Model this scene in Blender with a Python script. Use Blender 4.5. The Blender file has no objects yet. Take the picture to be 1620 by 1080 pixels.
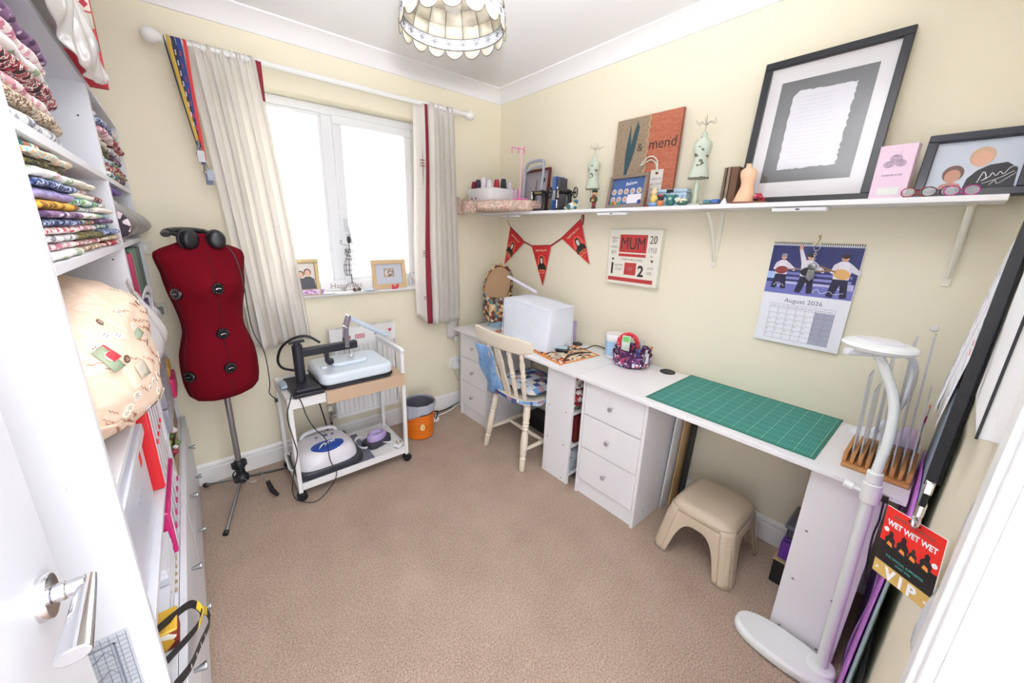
import bpy, bmesh, math, random
from mathutils import Vector, Matrix
random.seed(7)
PI = math.pi
SC = bpy.context.scene
COL = SC.collection

# ------------------------------------------------------------------ camera
cam_d = bpy.data.cameras.new('camera')
cam = bpy.data.objects.new('camera', cam_d); COL.objects.link(cam)
YAW, PITCH, ROLL, FPX, PCX, PCY = .6864, -.266, .024, 591.61, 788.17, 526.65
fw = Vector((math.sin(YAW)*math.cos(PITCH), math.cos(YAW)*math.cos(PITCH), math.sin(PITCH)))
rt = Vector((math.cos(YAW), -math.sin(YAW), 0)); up = rt.cross(fw)
r2 = math.cos(ROLL)*rt + math.sin(ROLL)*up; u2 = -math.sin(ROLL)*rt + math.cos(ROLL)*up
cm = Matrix((r2, u2, -fw)).transposed().to_4x4(); cm.translation = (0, 0, 1.448)
cam.matrix_world = cm
cam_d.sensor_width = 36; cam_d.sensor_fit = 'HORIZONTAL'; cam_d.lens = FPX/1620*36
cam_d.shift_x = (810-PCX)/1620; cam_d.shift_y = -(540-PCY)/1620
cam_d.clip_start = .02; cam_d.clip_end = 200
SC.camera = cam
SC.view_settings.view_transform = 'Standard'; SC.view_settings.look = 'None'
SC.view_settings.gamma = 1; SC.view_settings.use_curve_mapping = False
SC.view_settings.exposure = 0.08

# ------------------------------------------------------------------ world and lights
W = bpy.data.worlds.new('World'); SC.world = W; W.use_nodes = True
nt = W.node_tree; bg = nt.nodes['Background']
tc = nt.nodes.new('ShaderNodeTexCoord'); sep = nt.nodes.new('ShaderNodeSeparateXYZ')
rmp = nt.nodes.new('ShaderNodeValToRGB')
nt.links.new(tc.outputs['Generated'], sep.inputs[0]); nt.links.new(sep.outputs['Z'], rmp.inputs[0])
rmp.color_ramp.elements[0].color = (.93, .95, 1, 1); rmp.color_ramp.elements[0].position = 0
rmp.color_ramp.elements[1].color = (.80, .88, 1, 1); rmp.color_ramp.elements[1].position = 1
nt.links.new(rmp.outputs[0], bg.inputs[0]); bg.inputs[1].default_value = 5.0

def area(name, loc, rot, sx, sy, power, color=(1, 1, 1), portal=False):
    d = bpy.data.lights.new(name, 'AREA'); d.shape = 'RECTANGLE'; d.size = sx; d.size_y = sy
    d.energy = power; d.color = color
    if portal: d.cycles.is_portal = True
    o = bpy.data.objects.new(name, d); COL.objects.link(o); o.location = loc; o.rotation_euler = rot
    return o
area('window_portal', (.62, 2.70, 1.6), (math.radians(-90), 0, 0), 1.5, 1.15, 1, portal=True)
# added fill lamps: one behind the open doorway, one by the camera aimed upwards
area('doorway_fill', (.15, -.9, 2.2), (math.radians(62), 0, math.radians(-14)), .7, .7, 3, (1, .97, .93))
area('ceiling_bounce_fill', (.06, .02, 1.66), (math.radians(146), 0, math.radians(-39)), .10, .10, 36, (.95, .975, 1)).data.spread = math.radians(105)

# ------------------------------------------------------------------ materials
def lin(c):
    if isinstance(c, str):
        c = c.lstrip('#'); c = tuple(int(c[i:i+2], 16)/255 for i in (0, 2, 4))
    return tuple(x/12.92 if x <= .04045 else ((x+.055)/1.055)**2.4 for x in c[:3])+(1,)
MC = {}
def mat(name, color, rough=.5, metal=0, bump=None, var=0, alpha=1, trans=0, spec=.5, coat=0, sheen=0, emit=0):
    if name in MC: return MC[name]
    m = bpy.data.materials.new(name); m.use_nodes = True; MC[name] = m
    t = m.node_tree; b = t.nodes['Principled BSDF']; c = lin(color)
    b.inputs['Base Color'].default_value = c; b.inputs['Roughness'].default_value = rough
    b.inputs['Metallic'].default_value = metal; b.inputs['Alpha'].default_value = alpha
    b.inputs['Transmission Weight'].default_value = trans; b.inputs['Specular IOR Level'].default_value = spec
    b.inputs['Coat Weight'].default_value = coat; b.inputs['Sheen Weight'].default_value = sheen
    if emit: b.inputs['Emission Color'].default_value = c; b.inputs['Emission Strength'].default_value = emit
    if bump or var:
        co = t.nodes.new('ShaderNodeTexCoord')
    if bump:
        sc, st = bump[:2]; n = t.nodes.new('ShaderNodeTexNoise'); n.inputs['Scale'].default_value = sc
        n.inputs['Detail'].default_value = 3
        bp = t.nodes.new('ShaderNodeBump'); bp.inputs['Strength'].default_value = st; bp.inputs['Distance'].default_value = bump[2] if len(bump) > 2 else .002
        t.links.new(co.outputs['Object'], n.inputs['Vector']); t.links.new(n.outputs['Fac'], bp.inputs['Height'])
        t.links.new(bp.outputs[0], b.inputs['Normal'])
    if var:
        n2 = t.nodes.new('ShaderNodeTexNoise'); n2.inputs['Scale'].default_value = 4; n2.inputs['Detail'].default_value = 4
        mx = t.nodes.new('ShaderNodeMix'); mx.data_type = 'RGBA'
        mx.inputs[6].default_value = c; mx.inputs[7].default_value = tuple(x*(1-var) for x in c[:3])+(1,)
        t.links.new(co.outputs['Object'], n2.inputs['Vector']); t.links.new(n2.outputs['Fac'], mx.inputs[0])
        t.links.new(mx.outputs[2], b.inputs['Base Color'])
    return m

def patt(name, colors, scale=30, rough=.85, kind='voronoi', stretch=(1, 1, 1), bump=.3, rnd=1.0):
    """printed fabric / paper: cells, spots, checks or stripes in a fixed set of colours"""
    if name in MC: return MC[name]
    m = bpy.data.materials.new(name); m.use_nodes = True; MC[name] = m
    t = m.node_tree; b = t.nodes['Principled BSDF']; b.inputs['Roughness'].default_value = rough
    co = t.nodes.new('ShaderNodeTexCoord'); mp = t.nodes.new('ShaderNodeMapping'); mp.inputs['Scale'].default_value = stretch
    t.links.new(co.outputs['Object'], mp.inputs['Vector'])
    cr = t.nodes.new('ShaderNodeValToRGB'); cr.color_ramp.interpolation = 'CONSTANT'
    el = cr.color_ramp.elements
    while len(el) < len(colors): el.new(.5)
    for i, c in enumerate(colors):
        el[i].position = i/len(colors); el[i].color = lin(c)
    if kind == 'voronoi':
        v = t.nodes.new('ShaderNodeTexVoronoi'); v.inputs['Scale'].default_value = scale; v.inputs['Randomness'].default_value = rnd
        t.links.new(mp.outputs[0], v.inputs['Vector'])
        s = t.nodes.new('ShaderNodeSeparateColor'); t.links.new(v.outputs['Color'], s.inputs[0])
        t.links.new(s.outputs[0], cr.inputs[0]); h = v.outputs['Distance']
    elif kind == 'noise':
        v = t.nodes.new('ShaderNodeTexNoise'); v.inputs['Scale'].default_value = scale; v.inputs['Detail'].default_value = 2
        t.links.new(mp.outputs[0], v.inputs['Vector'])
        r = t.nodes.new('ShaderNodeMapRange'); r.inputs[1].default_value = .3; r.inputs[2].default_value = .7
        t.links.new(v.outputs['Fac'], r.inputs[0]); t.links.new(r.outputs[0], cr.inputs[0]); h = v.outputs['Fac']
    elif kind == 'spots':
        v = t.nodes.new('ShaderNodeTexVoronoi'); v.inputs['Scale'].default_value = scale; v.inputs['Randomness'].default_value = rnd
        t.links.new(mp.outputs[0], v.inputs['Vector'])
        t.links.new(v.outputs['Distance'], cr.inputs[0]); h = v.outputs['Distance']
    elif kind == 'wave':
        v = t.nodes.new('ShaderNodeTexWave'); v.inputs['Scale'].default_value = scale; v.wave_profile = 'SAW'
        t.links.new(mp.outputs[0], v.inputs['Vector']); t.links.new(v.outputs['Fac'], cr.inputs[0]); h = v.outputs['Fac']
    t.links.new(cr.outputs[0], b.inputs['Base Color'])
    if bump:
        bp = t.nodes.new('ShaderNodeBump'); bp.inputs['Strength'].default_value = bump; bp.inputs['Distance'].default_value = .001
        t.links.new(h, bp.inputs['Height']); t.links.new(bp.outputs[0], b.inputs['Normal'])
    return m

# ------------------------------------------------------------------ mesh building
class MB:
    def __init__(s): s.v = []; s.f = []; s.m = []
    def add(s, vs, fs, m=0, M=None):
        n = len(s.v)
        s.v += [tuple(M @ Vector(p)) for p in vs] if M is not None else [tuple(p) for p in vs]
        s.f += [tuple(n+i for i in f) for f in fs]; s.m += [m]*len(fs); return s
    def box(s, x0, x1, y0, y1, z0, z1, m=0, M=None):
        vs = [(x, y, z) for z in (z0, z1) for y in (y0, y1) for x in (x0, x1)]
        fs = [(0, 2, 3, 1), (4, 5, 7, 6), (0, 1, 5, 4), (2, 6, 7, 3), (0, 4, 6, 2), (1, 3, 7, 5)]
        return s.add(vs, fs, m, M)
    def cb(s, c, d, m=0, M=None):
        return s.box(c[0]-d[0]/2, c[0]+d[0]/2, c[1]-d[1]/2, c[1]+d[1]/2, c[2]-d[2]/2, c[2]+d[2]/2, m, M)
    def lathe(s, prof, n=20, c=(0, 0, 0), m=0, M=None, sx=1, sy=1, cap=True):
        vs = []; fs = []
        for r, z in prof:
            for k in range(n):
                a = 2*PI*k/n; vs.append((c[0]+r*sx*math.cos(a), c[1]+r*sy*math.sin(a), c[2]+z))
        for i in range(len(prof)-1):
            for k in range(n):
                k2 = (k+1) % n; fs.append((i*n+k, i*n+k2, (i+1)*n+k2, (i+1)*n+k))
        if cap:
            if prof[0][0] > 1e-5: fs.append(tuple(range(n))[::-1])
            if prof[-1][0] > 1e-5: fs.append(tuple((len(prof)-1)*n+k for k in range(n)))
        return s.add(vs, fs, m, M)
    def cyl(s, c, r, h, n=16, m=0, M=None): return s.lathe([(r, 0), (r, h)], n, c, m, M)
    def tube(s, pts, r, n=8, m=0, M=None, closed=False, flat=1):
        P = [Vector(p) for p in pts]; vs = []; fs = []; L = len(P)
        R = r if isinstance(r, (list, tuple)) else [r]*L
        nrm = None
        for i, p in enumerate(P):
            if closed: t = (P[(i+1) % L]-P[i-1])
            else: t = P[min(i+1, L-1)]-P[max(i-1, 0)]
            if t.length < 1e-9: t = Vector((0, 0, 1))
            t.normalize()
            if nrm is None:
                a = Vector((0, 0, 1)) if abs(t.z) < .9 else Vector((1, 0, 0)); nrm = t.cross(a).normalized()
            else:
                nrm = (nrm-t*nrm.dot(t)); nrm = nrm.normalized() if nrm.length > 1e-6 else t.orthogonal().normalized()
            b = t.cross(nrm)
            for k in range(n):
                a = 2*PI*k/n; vs.append(tuple(p+nrm*math.cos(a)*R[i]+b*math.sin(a)*R[i]*flat))
        for i in range(L if closed else L-1):
            j = (i+1) % L
            for k in range(n):
                k2 = (k+1) % n; fs.append((i*n+k, i*n+k2, j*n+k2, j*n+k))
        if not closed: fs += [tuple(range(n))[::-1], tuple((L-1)*n+k for k in range(n))]
        return s.add(vs, fs, m, M)
    def prism(s, poly, z0, z1, m=0, M=None):
        n = len(poly); a = sum(poly[i][0]*poly[(i+1) % n][1]-poly[(i+1) % n][0]*poly[i][1] for i in range(n))
        if a < 0: poly = poly[::-1]
        vs = [(p[0], p[1], z0) for p in poly]+[(p[0], p[1], z1) for p in poly]
        fs = [tuple(range(n))[::-1], tuple(n+i for i in range(n))]+[(i, (i+1) % n, n+(i+1) % n, n+i) for i in range(n)]
        return s.add(vs, fs, m, M)
    def ell(s, c, r, n=16, k=10, m=0, M=None):
        pr = [(max(math.sin(PI*i/k), 1e-4), -math.cos(PI*i/k)) for i in range(k+1)]
        T = Matrix.Translation(Vector(c)) @ Matrix.Diagonal((r[0], r[1], r[2], 1))
        return s.lathe(pr, n, (0, 0, 0), m, (M @ T) if M is not None else T, cap=False)
    def strip(s, pts, wdir, th, m=0, M=None):
        """a ribbon: centre points, a width vector (or list), thickness"""
        P = [Vector(p) for p in pts]; L = len(P); vs = []; fs = []
        for i, p in enumerate(P):
            w = Vector(wdir[i] if isinstance(wdir, list) else wdir)/2
            t = (P[min(i+1, L-1)]-P[max(i-1, 0)]); nn = t.cross(w)
            nn = nn.normalized()*th/2 if nn.length > 1e-9 else Vector((0, 0, th/2))
            vs += [tuple(p-w-nn), tuple(p+w-nn), tuple(p+w+nn), tuple(p-w+nn)]
        for i in range(L-1):
            for k in range(4): fs.append((i*4+k, i*4+(k+1) % 4, i*4+4+(k+1) % 4, i*4+4+k))
        fs += [(3, 2, 1, 0), tuple((L-1)*4+k for k in range(4))]
        return s.add(vs, fs, m, M)
    def grid(s, fn, nu, nv, m=0, M=None, wrap=False):
        vs = [fn(i/nu, j/nv) for j in range(nv+1) for i in range(nu+(0 if wrap else 1))]; w = nu if wrap else nu+1
        fs = [(j*w+i, j*w+(i+1) % w, (j+1)*w+(i+1) % w, (j+1)*w+i) for j in range(nv) for i in range(nu)]
        return s.add(vs, fs, m, M)

def mesh_of(mb, name, mats, ang=35):
    me = bpy.data.meshes.new(name); me.from_pydata(mb.v, [], mb.f)
    for x in (mats if isinstance(mats, (list, tuple)) else [mats]): me.materials.append(x)
    me.polygons.foreach_set('material_index', mb.m)
    me.polygons.foreach_set('use_smooth', [ang > 0]*len(mb.f))
    bm = bmesh.new(); bm.from_mesh(me); bmesh.ops.recalc_face_normals(bm, faces=bm.faces); bm.to_mesh(me); bm.free()
    if ang > 0: me.set_sharp_from_angle(angle=math.radians(ang))
    me.update(); return me

def part(name, mb, mats, parent, world=False, bevel=0, seg=2, ang=35, solid=0, label=None):
    """a piece that belongs to a thing (its parent)"""
    me = mesh_of(mb, name, mats, ang); o = bpy.data.objects.new(name, me); COL.objects.link(o)
    if world: me.transform(WM[parent.name].inverted())
    o.parent = parent; WM[o.name] = WM[parent.name]
    mods(o, bevel, seg, solid)
    if label: o['label'] = label
    return o
WM = {}
def mods(o, bevel, seg, solid=0):
    if solid:
        s = o.modifiers.new('thickness', 'SOLIDIFY'); s.thickness = solid; s.offset = 0
    if bevel:
        b = o.modifiers.new('bevel', 'BEVEL'); b.width = bevel; b.segments = seg; b.limit_method = 'ANGLE'; b.angle_limit = math.radians(40)
        b.harden_normals = False
def tag(o, label, cat, group=None):
    o['label'] = label; o['category'] = cat
    if group: o['group'] = group
    return o
def thing(name, label, cat, loc=(0, 0, 0), rz=0, group=None, M=None):
    o = bpy.data.objects.new(name, None); COL.objects.link(o); o.empty_display_size = .05
    m = M if M is not None else Matrix.Translation(Vector(loc)) @ Matrix.Rotation(rz, 4, 'Z')
    o.matrix_world = m; WM[o.name] = m.copy(); tag(o, label, cat, group); return o
def single(name, mb, mats, label, cat, bevel=0, seg=2, ang=35, group=None, solid=0, struct=False, M=None, stuff=False):
    """a thing that is one mesh; coordinates given in world (or local to M)"""
    me = mesh_of(mb, name, mats, ang); o = bpy.data.objects.new(name, me); COL.objects.link(o)
    if M is not None: o.matrix_world = M; WM[o.name] = M.copy()
    else:
        xs = [v.co.x for v in me.vertices]; ys = [v.co.y for v in me.vertices]; zs = [v.co.z for v in me.vertices]
        c = Vector(((min(xs)+max(xs))/2, (min(ys)+max(ys))/2, min(zs)))
        me.transform(Matrix.Translation(-c)); o.location = c; WM[o.name] = Matrix.Translation(c)
    mods(o, bevel, seg, solid)
    if struct: o['kind'] = 'structure'
    if stuff: o['kind'] = 'stuff'
    if label: o['label'] = label
    if cat: o['category'] = cat
    if group: o['group'] = group
    return o
def frameM(o, x, y):
    """matrix with local X, Y given as world directions, Z their normal"""
    x = Vector(x).normalized(); z = x.cross(Vector(y)).normalized(); y = z.cross(x)
    m = Matrix((x, y, z)).transposed().to_4x4(); m.translation = Vector(o); return m
def RW(y, z, x=2.019): return frameM((x, y, z), (0, -1, 0), (0, 0, 1))     # faces into the room from the right wall
def text(body, size, m, parent, x, y, z=.001, name='lettering', align='CENTER', sx=1, rot=0, ext=.0002, M=None, bold=0):
    cu = bpy.data.curves.new('t', 'FONT'); cu.body = body; cu.size = size; cu.extrude = ext; cu.align_x = align; cu.resolution_u = 3; cu.offset = bold*size
    o = bpy.data.objects.new('t', cu); COL.objects.link(o); bpy.context.view_layer.update()
    me = bpy.data.meshes.new_from_object(o); bpy.data.objects.remove(o); me.materials.clear(); me.materials.append(m); me.name = name
    me.transform(Matrix.Translation((x, y, z)) @ Matrix.Rotation(rot, 4, 'Z') @ Matrix.Diagonal((sx, 1, 1, 1)))
    if M is not None: me.transform(M)
    q = bpy.data.objects.new(name, me); COL.objects.link(q); q.parent = parent; WM[q.name] = WM[parent.name]; return q
def copy_tree(o, parent=None):
    c = o.copy(); COL.objects.link(c)
    if parent is not None: c.parent = parent
    for ch in list(o.children): copy_tree(ch, c)
    return c
def place(o, loc, rz, label=None, group=None):
    o.matrix_world = Matrix.Translation(Vector(loc)) @ Matrix.Rotation(rz, 4, 'Z')
    if label: o['label'] = label
    if group: o['group'] = group
    return o
def lerp(a, b, t): return a+(b-a)*t
def curve(pts, n=6):
    """Catmull-Rom through pts"""
    P = [Vector(p) for p in pts]; out = []
    for i in range(len(P)-1):
        a = P[max(i-1, 0)]; b = P[i]; c = P[i+1]; d = P[min(i+2, len(P)-1)]
        for k in range(n):
            t = k/n; out.append(.5*((2*b)+(c-a)*t+(2*a-5*b+4*c-d)*t*t+(3*b-a-3*c+d)*t**3))
    out.append(P[-1]); return out

white = mat('white_laminate', '#F0EFF1', .38)
white2 = mat('white_gloss', '#F1F1F4', .25)
whitem = mat('white_metal', '#ECEBEA', .4)
chrome = mat('chrome', '#D8D8DC', .12, 1)
steel = mat('steel', '#A9ABAE', .3, 1)
black = mat('black_plastic', '#1A1A1E', .45)
blackg = mat('black_gloss', '#121216', .15)
dark = mat('dark_grey', '#3A3B45', .5)
darkwire = mat('dark_wire', '#2A2A2C', .5)
# ------------------------------------------------------------------ room shell
XR, YW, XL, YN, ZC = 2.019, 2.495, -.56, -.08, 2.447
wallm = mat('cream_wall_paint', '#EFE7D0', .85, bump=(90, .08))
ceilm = mat('ceiling_white', '#F4F3F6', .9)
trimm = mat('trim_white_paint', '#F2F1F0', .35)

def carpet():
    m = bpy.data.materials.new('beige_carpet'); m.use_nodes = True; t = m.node_tree; b = t.nodes['Principled BSDF']
    b.inputs['Roughness'].default_value = .95; b.inputs['Sheen Weight'].default_value = .3
    co = t.nodes.new('ShaderNodeTexCoord')
    n1 = t.nodes.new('ShaderNodeTexNoise'); n1.inputs['Scale'].default_value = 170; n1.inputs['Detail'].default_value = 4
    n2 = t.nodes.new('ShaderNodeTexNoise'); n2.inputs['Scale'].default_value = 5; n2.inputs['Detail'].default_value = 5
    ad = t.nodes.new('ShaderNodeMix'); ad.inputs[0].default_value = .18
    cr = t.nodes.new('ShaderNodeValToRGB'); cr.color_ramp.elements[0].position = .33; cr.color_ramp.elements[1].position = .68
    cr.color_ramp.elements[0].color = lin('#846C5B'); cr.color_ramp.elements[1].color = lin('#C4AC98')
    for n in (n1, n2): t.links.new(co.outputs['Object'], n.inputs['Vector'])
    t.links.new(n1.outputs['Fac'], ad.inputs[2]); t.links.new(n2.outputs['Fac'], ad.inputs[3]); t.links.new(ad.outputs[0], cr.inputs[0])
    t.links.new(cr.outputs[0], b.inputs['Base Color'])
    bp = t.nodes.new('ShaderNodeBump'); bp.inputs['Strength'].default_value = .8; bp.inputs['Distance'].default_value = .006
    t.links.new(n1.outputs['Fac'], bp.inputs['Height']); t.links.new(bp.outputs[0], b.inputs['Normal'])
    return m
def struct(name, mb, m, bevel=0, ang=35, **k): return single(name, mb, m, None, None, bevel=bevel, ang=ang, struct=True, **k)
struct('floor', MB().box(XL, XR, -1.2, YW, -.1, 0), carpet(), ang=0)
struct('ceiling', MB().box(XL-.1, XR+.1, YN-.1, YW+.3, ZC, ZC+.1), ceilm, ang=0)
struct('wall_right', MB().box(XR, XR+.1, YN-.12, YW+.3, -.1, ZC), wallm, ang=0)
struct('wall_left', MB().box(XL-.1, XL, YN-.12, YW+.3, -.1, ZC), wallm, ang=0)
WX0, WX1, WZ0, WZ1 = .25, 1.345, 1.03, 2.146
w = MB().box(XL, WX0, YW, YW+.28, -.1, ZC).box(WX1, XR, YW, YW+.28, -.1, ZC).box(WX0, WX1, YW, YW+.28, -.1, WZ0).box(WX0, WX1, YW, YW+.28, WZ1, ZC)
struct('wall_window', w, wallm, ang=0)
DX0, DX1, DZ = -.20, .56, 2.0
w = MB().box(XL, DX0-.03, YN-.12, YN, -.1, ZC).box(DX1+.03, XR, YN-.12, YN, -.1, ZC).box(DX0-.03, DX1+.03, YN-.12, YN, DZ+.03, ZC)
struct('wall_near', w, wallm, ang=0)
# skirting boards: a plain board with a stepped, rounded top
SK = [(0, 0), (.016, 0), (.016, .088), (.012, .092), (.012, .098), (.014, .104), (.010, .118), (.004, .125), (0, .125)]
def sweep_board(name, x0, y0, x1, y1, nx, ny):
    L = math.hypot(x1-x0, y1-y0); M = frameM((x0, y0, 0), (nx, ny, 0), (0, 0, 1))
    d = M.to_3x3().col[2]; along = Vector((x1-x0, y1-y0, 0)).normalized(); s = 1 if d.dot(along) > 0 else -1
    struct(name, MB().prism(SK, 0, L*s, M=M), trimm)
sweep_board('baseboard_right', XR, YN, XR, YW, -1, 0)
sweep_board('baseboard_window', XL, YW, XR-.016, YW, 0, -1)
sweep_board('baseboard_near', DX1+.10, YN, XR-.016, YN, 0, 1)
# coving
CV = [(0, 0), (.098, 0), (.098, -.010)]+[(.098-.086*math.sin(a*PI/16), -.010-.054*(1-math.cos(a*PI/16))) for a in range(1, 9)]+[(.0, -.074)]
CV = [(0, 0), (.10, 0), (.10, -.008), (.086, -.012), (.066, -.020), (.044, -.034), (.026, -.050), (.014, -.066), (.010, -.074), (0, -.074)]
def coving(name, x0, y0, x1, y1, nx, ny):
    M = frameM((x0, y0, ZC), (nx, ny, 0), (0, 0, 1)); d = M.to_3x3().col[2]; al = Vector((x1-x0, y1-y0, 0)); s = 1 if d.dot(al) > 0 else -1
    struct(name, MB().prism(CV, 0, al.length*s, M=M), ceilm, ang=50)
coving('trim_1', XR, YN, XR, YW, -1, 0); coving('trim_2', XL, YW, XR, YW, 0, -1)
coving('trim_3', XL, YN, XL, YW, 1, 0); coving('trim_4', XL, YN, XR, YN, 0, 1)
# window: upvc frame, fixed light left, casement right
pvc = mat('upvc_white', '#F4F6FA', .3)
FY = 2.60
wn = struct('window_1', MB().box(WX0, WX1, FY, FY+.06, WZ0+.0, WZ0+.055).box(WX0, WX1, FY, FY+.06, WZ1-.05, WZ1).box(WX0, WX0+.05, FY, FY+.06, WZ0+.055, WZ1-.05).box(WX1-.05, WX1, FY, FY+.06, WZ0+.055, WZ1-.05).box(.722, .790, FY, FY+.06, WZ0+.055, WZ1-.05), pvc, bevel=.006)
def wp(name, mb, m, **k): return part(name, mb, m, wn, world=True, **k)
def rect_frame(x0, x1, y0, y1, z0, z1, t):
    return MB().box(x0, x1, y0, y1, z0, z0+t).box(x0, x1, y0, y1, z1-t, z1).box(x0, x0+t, y0, y1, z0+t, z1-t).box(x1-t, x1, y0, y1, z0+t, z1-t)
wp('fixed_light_bead', rect_frame(WX0+.05, .722, FY-.004, FY+.03, WZ0+.055, WZ1-.05, .018), pvc, bevel=.004)
sash = wp('sash', rect_frame(.786, WX1-.045, FY-.018, FY+.03, WZ0+.05, WZ1-.045, .052), pvc, bevel=.006)
gl = bpy.data.materials.new('window_glass'); gl.use_nodes = True
gt = gl.node_tree; gt.nodes.clear(); go = gt.nodes.new('ShaderNodeOutputMaterial'); gm = gt.nodes.new('ShaderNodeMixShader')
ga = gt.nodes.new('ShaderNodeBsdfTransparent'); gg = gt.nodes.new('ShaderNodeBsdfGlossy'); gg.inputs['Roughness'].default_value = .02
gm.inputs[0].default_value = .06; gt.links.new(ga.outputs[0], gm.inputs[1]); gt.links.new(gg.outputs[0], gm.inputs[2]); gt.links.new(gm.outputs[0], go.inputs[0])
wp('pane', MB().box(WX0+.06, .715, FY+.02, FY+.024, WZ0+.06, WZ1-.06), gl, ang=0)
wp('pane', MB().box(.83, WX1-.09, FY+.02, FY+.024, WZ0+.09, WZ1-.09), gl, ang=0)
hd = wp('window_handle', MB().box(.805, .828, FY-.030, FY-.018, 1.42, 1.50).tube([(.816, FY-.03, 1.46), (.816, FY-.055, 1.46), (.822, FY-.058, 1.44), (.835, FY-.058, 1.34)], .008, 8), mat('handle_white', '#DADBE0', .3), bevel=.002)
# leaded lines of the far pane pattern, seen lower left
leadm = mat('lead_came', '#9FA4A4', .5, .4)
ld = MB()
for q in ([(.60, 1.99), (.60, 1.26)], [(.64, 1.99), (.64, 1.20)], [(.68, 1.99), (.68, 1.10)], [(.36, 1.20), (.50, 1.20), (.53, 1.26), (.60, 1.28)], [(.36, 1.16), (.52, 1.16), (.56, 1.22), (.64, 1.23)]):
    ld.tube([(a, FY+.018, b) for a, b in q], .002, 6)
wp('leading', ld, leadm)
struct('trim_5', MB().box(WX0-.03, WX1+.02, YW-.030, YW+.105, 1.026, 1.048), trimm, bevel=.008)   # window board
# garden beyond: overexposed lawn and a shrub
single('garden_lawn', MB().box(-9, 12, 3.2, 22, -3.2, -3.0), mat('lawn', '#A9AB93', .9), 'pale lawn far below outside the window', 'lawn', ang=0)
bsh = MB()
for i in range(26):
    a = random.uniform(0, 2*PI); rr = random.uniform(0, .9); bsh.ell((3.6+rr*math.cos(a), 6.2+rr*math.sin(a)*.7, -3.0+random.uniform(.3, 3.6)), (.45, .45, .4), 10, 7)
single('garden_shrub', bsh, patt('shrub_leaf', ['#7E9C63', '#A6BE8C', '#93AE79'], 9, bump=1), 'bushy green shrub seen faintly through the right window pane', 'shrub')
# doorway: lining and architrave on the near wall
ln = MB().box(DX1, DX1+.03, YN-.13, YN+.002, 0, DZ+.03).box(DX0-.03, DX0, YN-.13, YN+.002, 0, DZ+.03).box(DX0-.03, DX1+.03, YN-.13, YN+.002, DZ, DZ+.03)
struct('trim_6', ln, trimm, bevel=.002)
ar = MB()
for x0, x1 in ((DX1+.005, DX1+.062), (DX0-.062, DX0-.005)):
    ar.box(x0, x1, YN, YN+.012, 0, DZ+.06); ar.box(x0+(.012 if x0 > 0 else 0), x1-(0 if x0 > 0 else .012), YN+.01, YN+.018, 0, DZ+.06)
ar.box(DX0-.062, DX1+.062, YN, YN+.018, DZ+.005, DZ+.062)
struct('trim_7', ar, trimm, bevel=.004)
# open door, standing against the end of the shelving
dr = struct('door_1', MB().box(-.236, -.200, -.078, .680, .008, 1.985), mat('door_white', '#DFE0E6', .35), bevel=.003)
HX, HY, HZ = -.200, .612, 1.008
Mr = frameM((HX, HY, HZ), (0, 1, 0), (0, 0, 1))          # local Z points into the room (+x)
rose = part('handle_rose', MB().lathe([(.027, 0), (.0265, .008), (.0255, .0095), (.020, .0098)], 40, M=Mr), chrome, dr, world=True)
lv = MB().lathe([(.0095, 0), (.0095, .038)], 24, M=Mr).lathe([(.0115, .0098), (.0115, .020), (.0095, .022)], 24, M=Mr)
pts = []; rad = []
for k in range(17):
    t = k/16; pts.append((HX+.038+.006*t, HY+.012-.128*t, HZ+.002*t)); rad.append(lerp(.0075, .0150, t**.8))
lv.tube(pts, rad, 20, flat=.62)
lv2 = part('door_lever', lv, chrome, dr, world=True, bevel=.0015)
# ------------------------------------------------------------------ desks
XF, XB, HT = 1.508, 2.000, .72
capm = mat('screw_cap', '#8C8A90', .4, .3)
chip = mat('chipboard_edge', '#D8CFC4', .8)
def desk(y0, y1, label, gy):
    t = thing('desk_worktop', label, 'desk', (XF, (y0+y1)/2, HT-.018))
    part('worktop', MB().box(XF, XB, y0, y1, HT-.018, HT), white, t, world=True, bevel=.002)
    g = part('cable_grommet', MB().lathe([(.040, 0), (.040, .004), (.034, .006), (.030, .0045), (.0, .0045)], 30, (1.955, gy, HT)), black, t, world=True)
    part('grommet_lid', MB().lathe([(.014, .0), (.012, .002), (0, .002)], 16, (1.957, gy, HT+.0046)), dark, g, world=True)
    return t
desk(1.173, 2.385, 'white laminate desk top by the window under the covered machine', 1.545)
desk(-.045, 1.170, 'white laminate desk top carrying the green cutting mat', .905)

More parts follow.
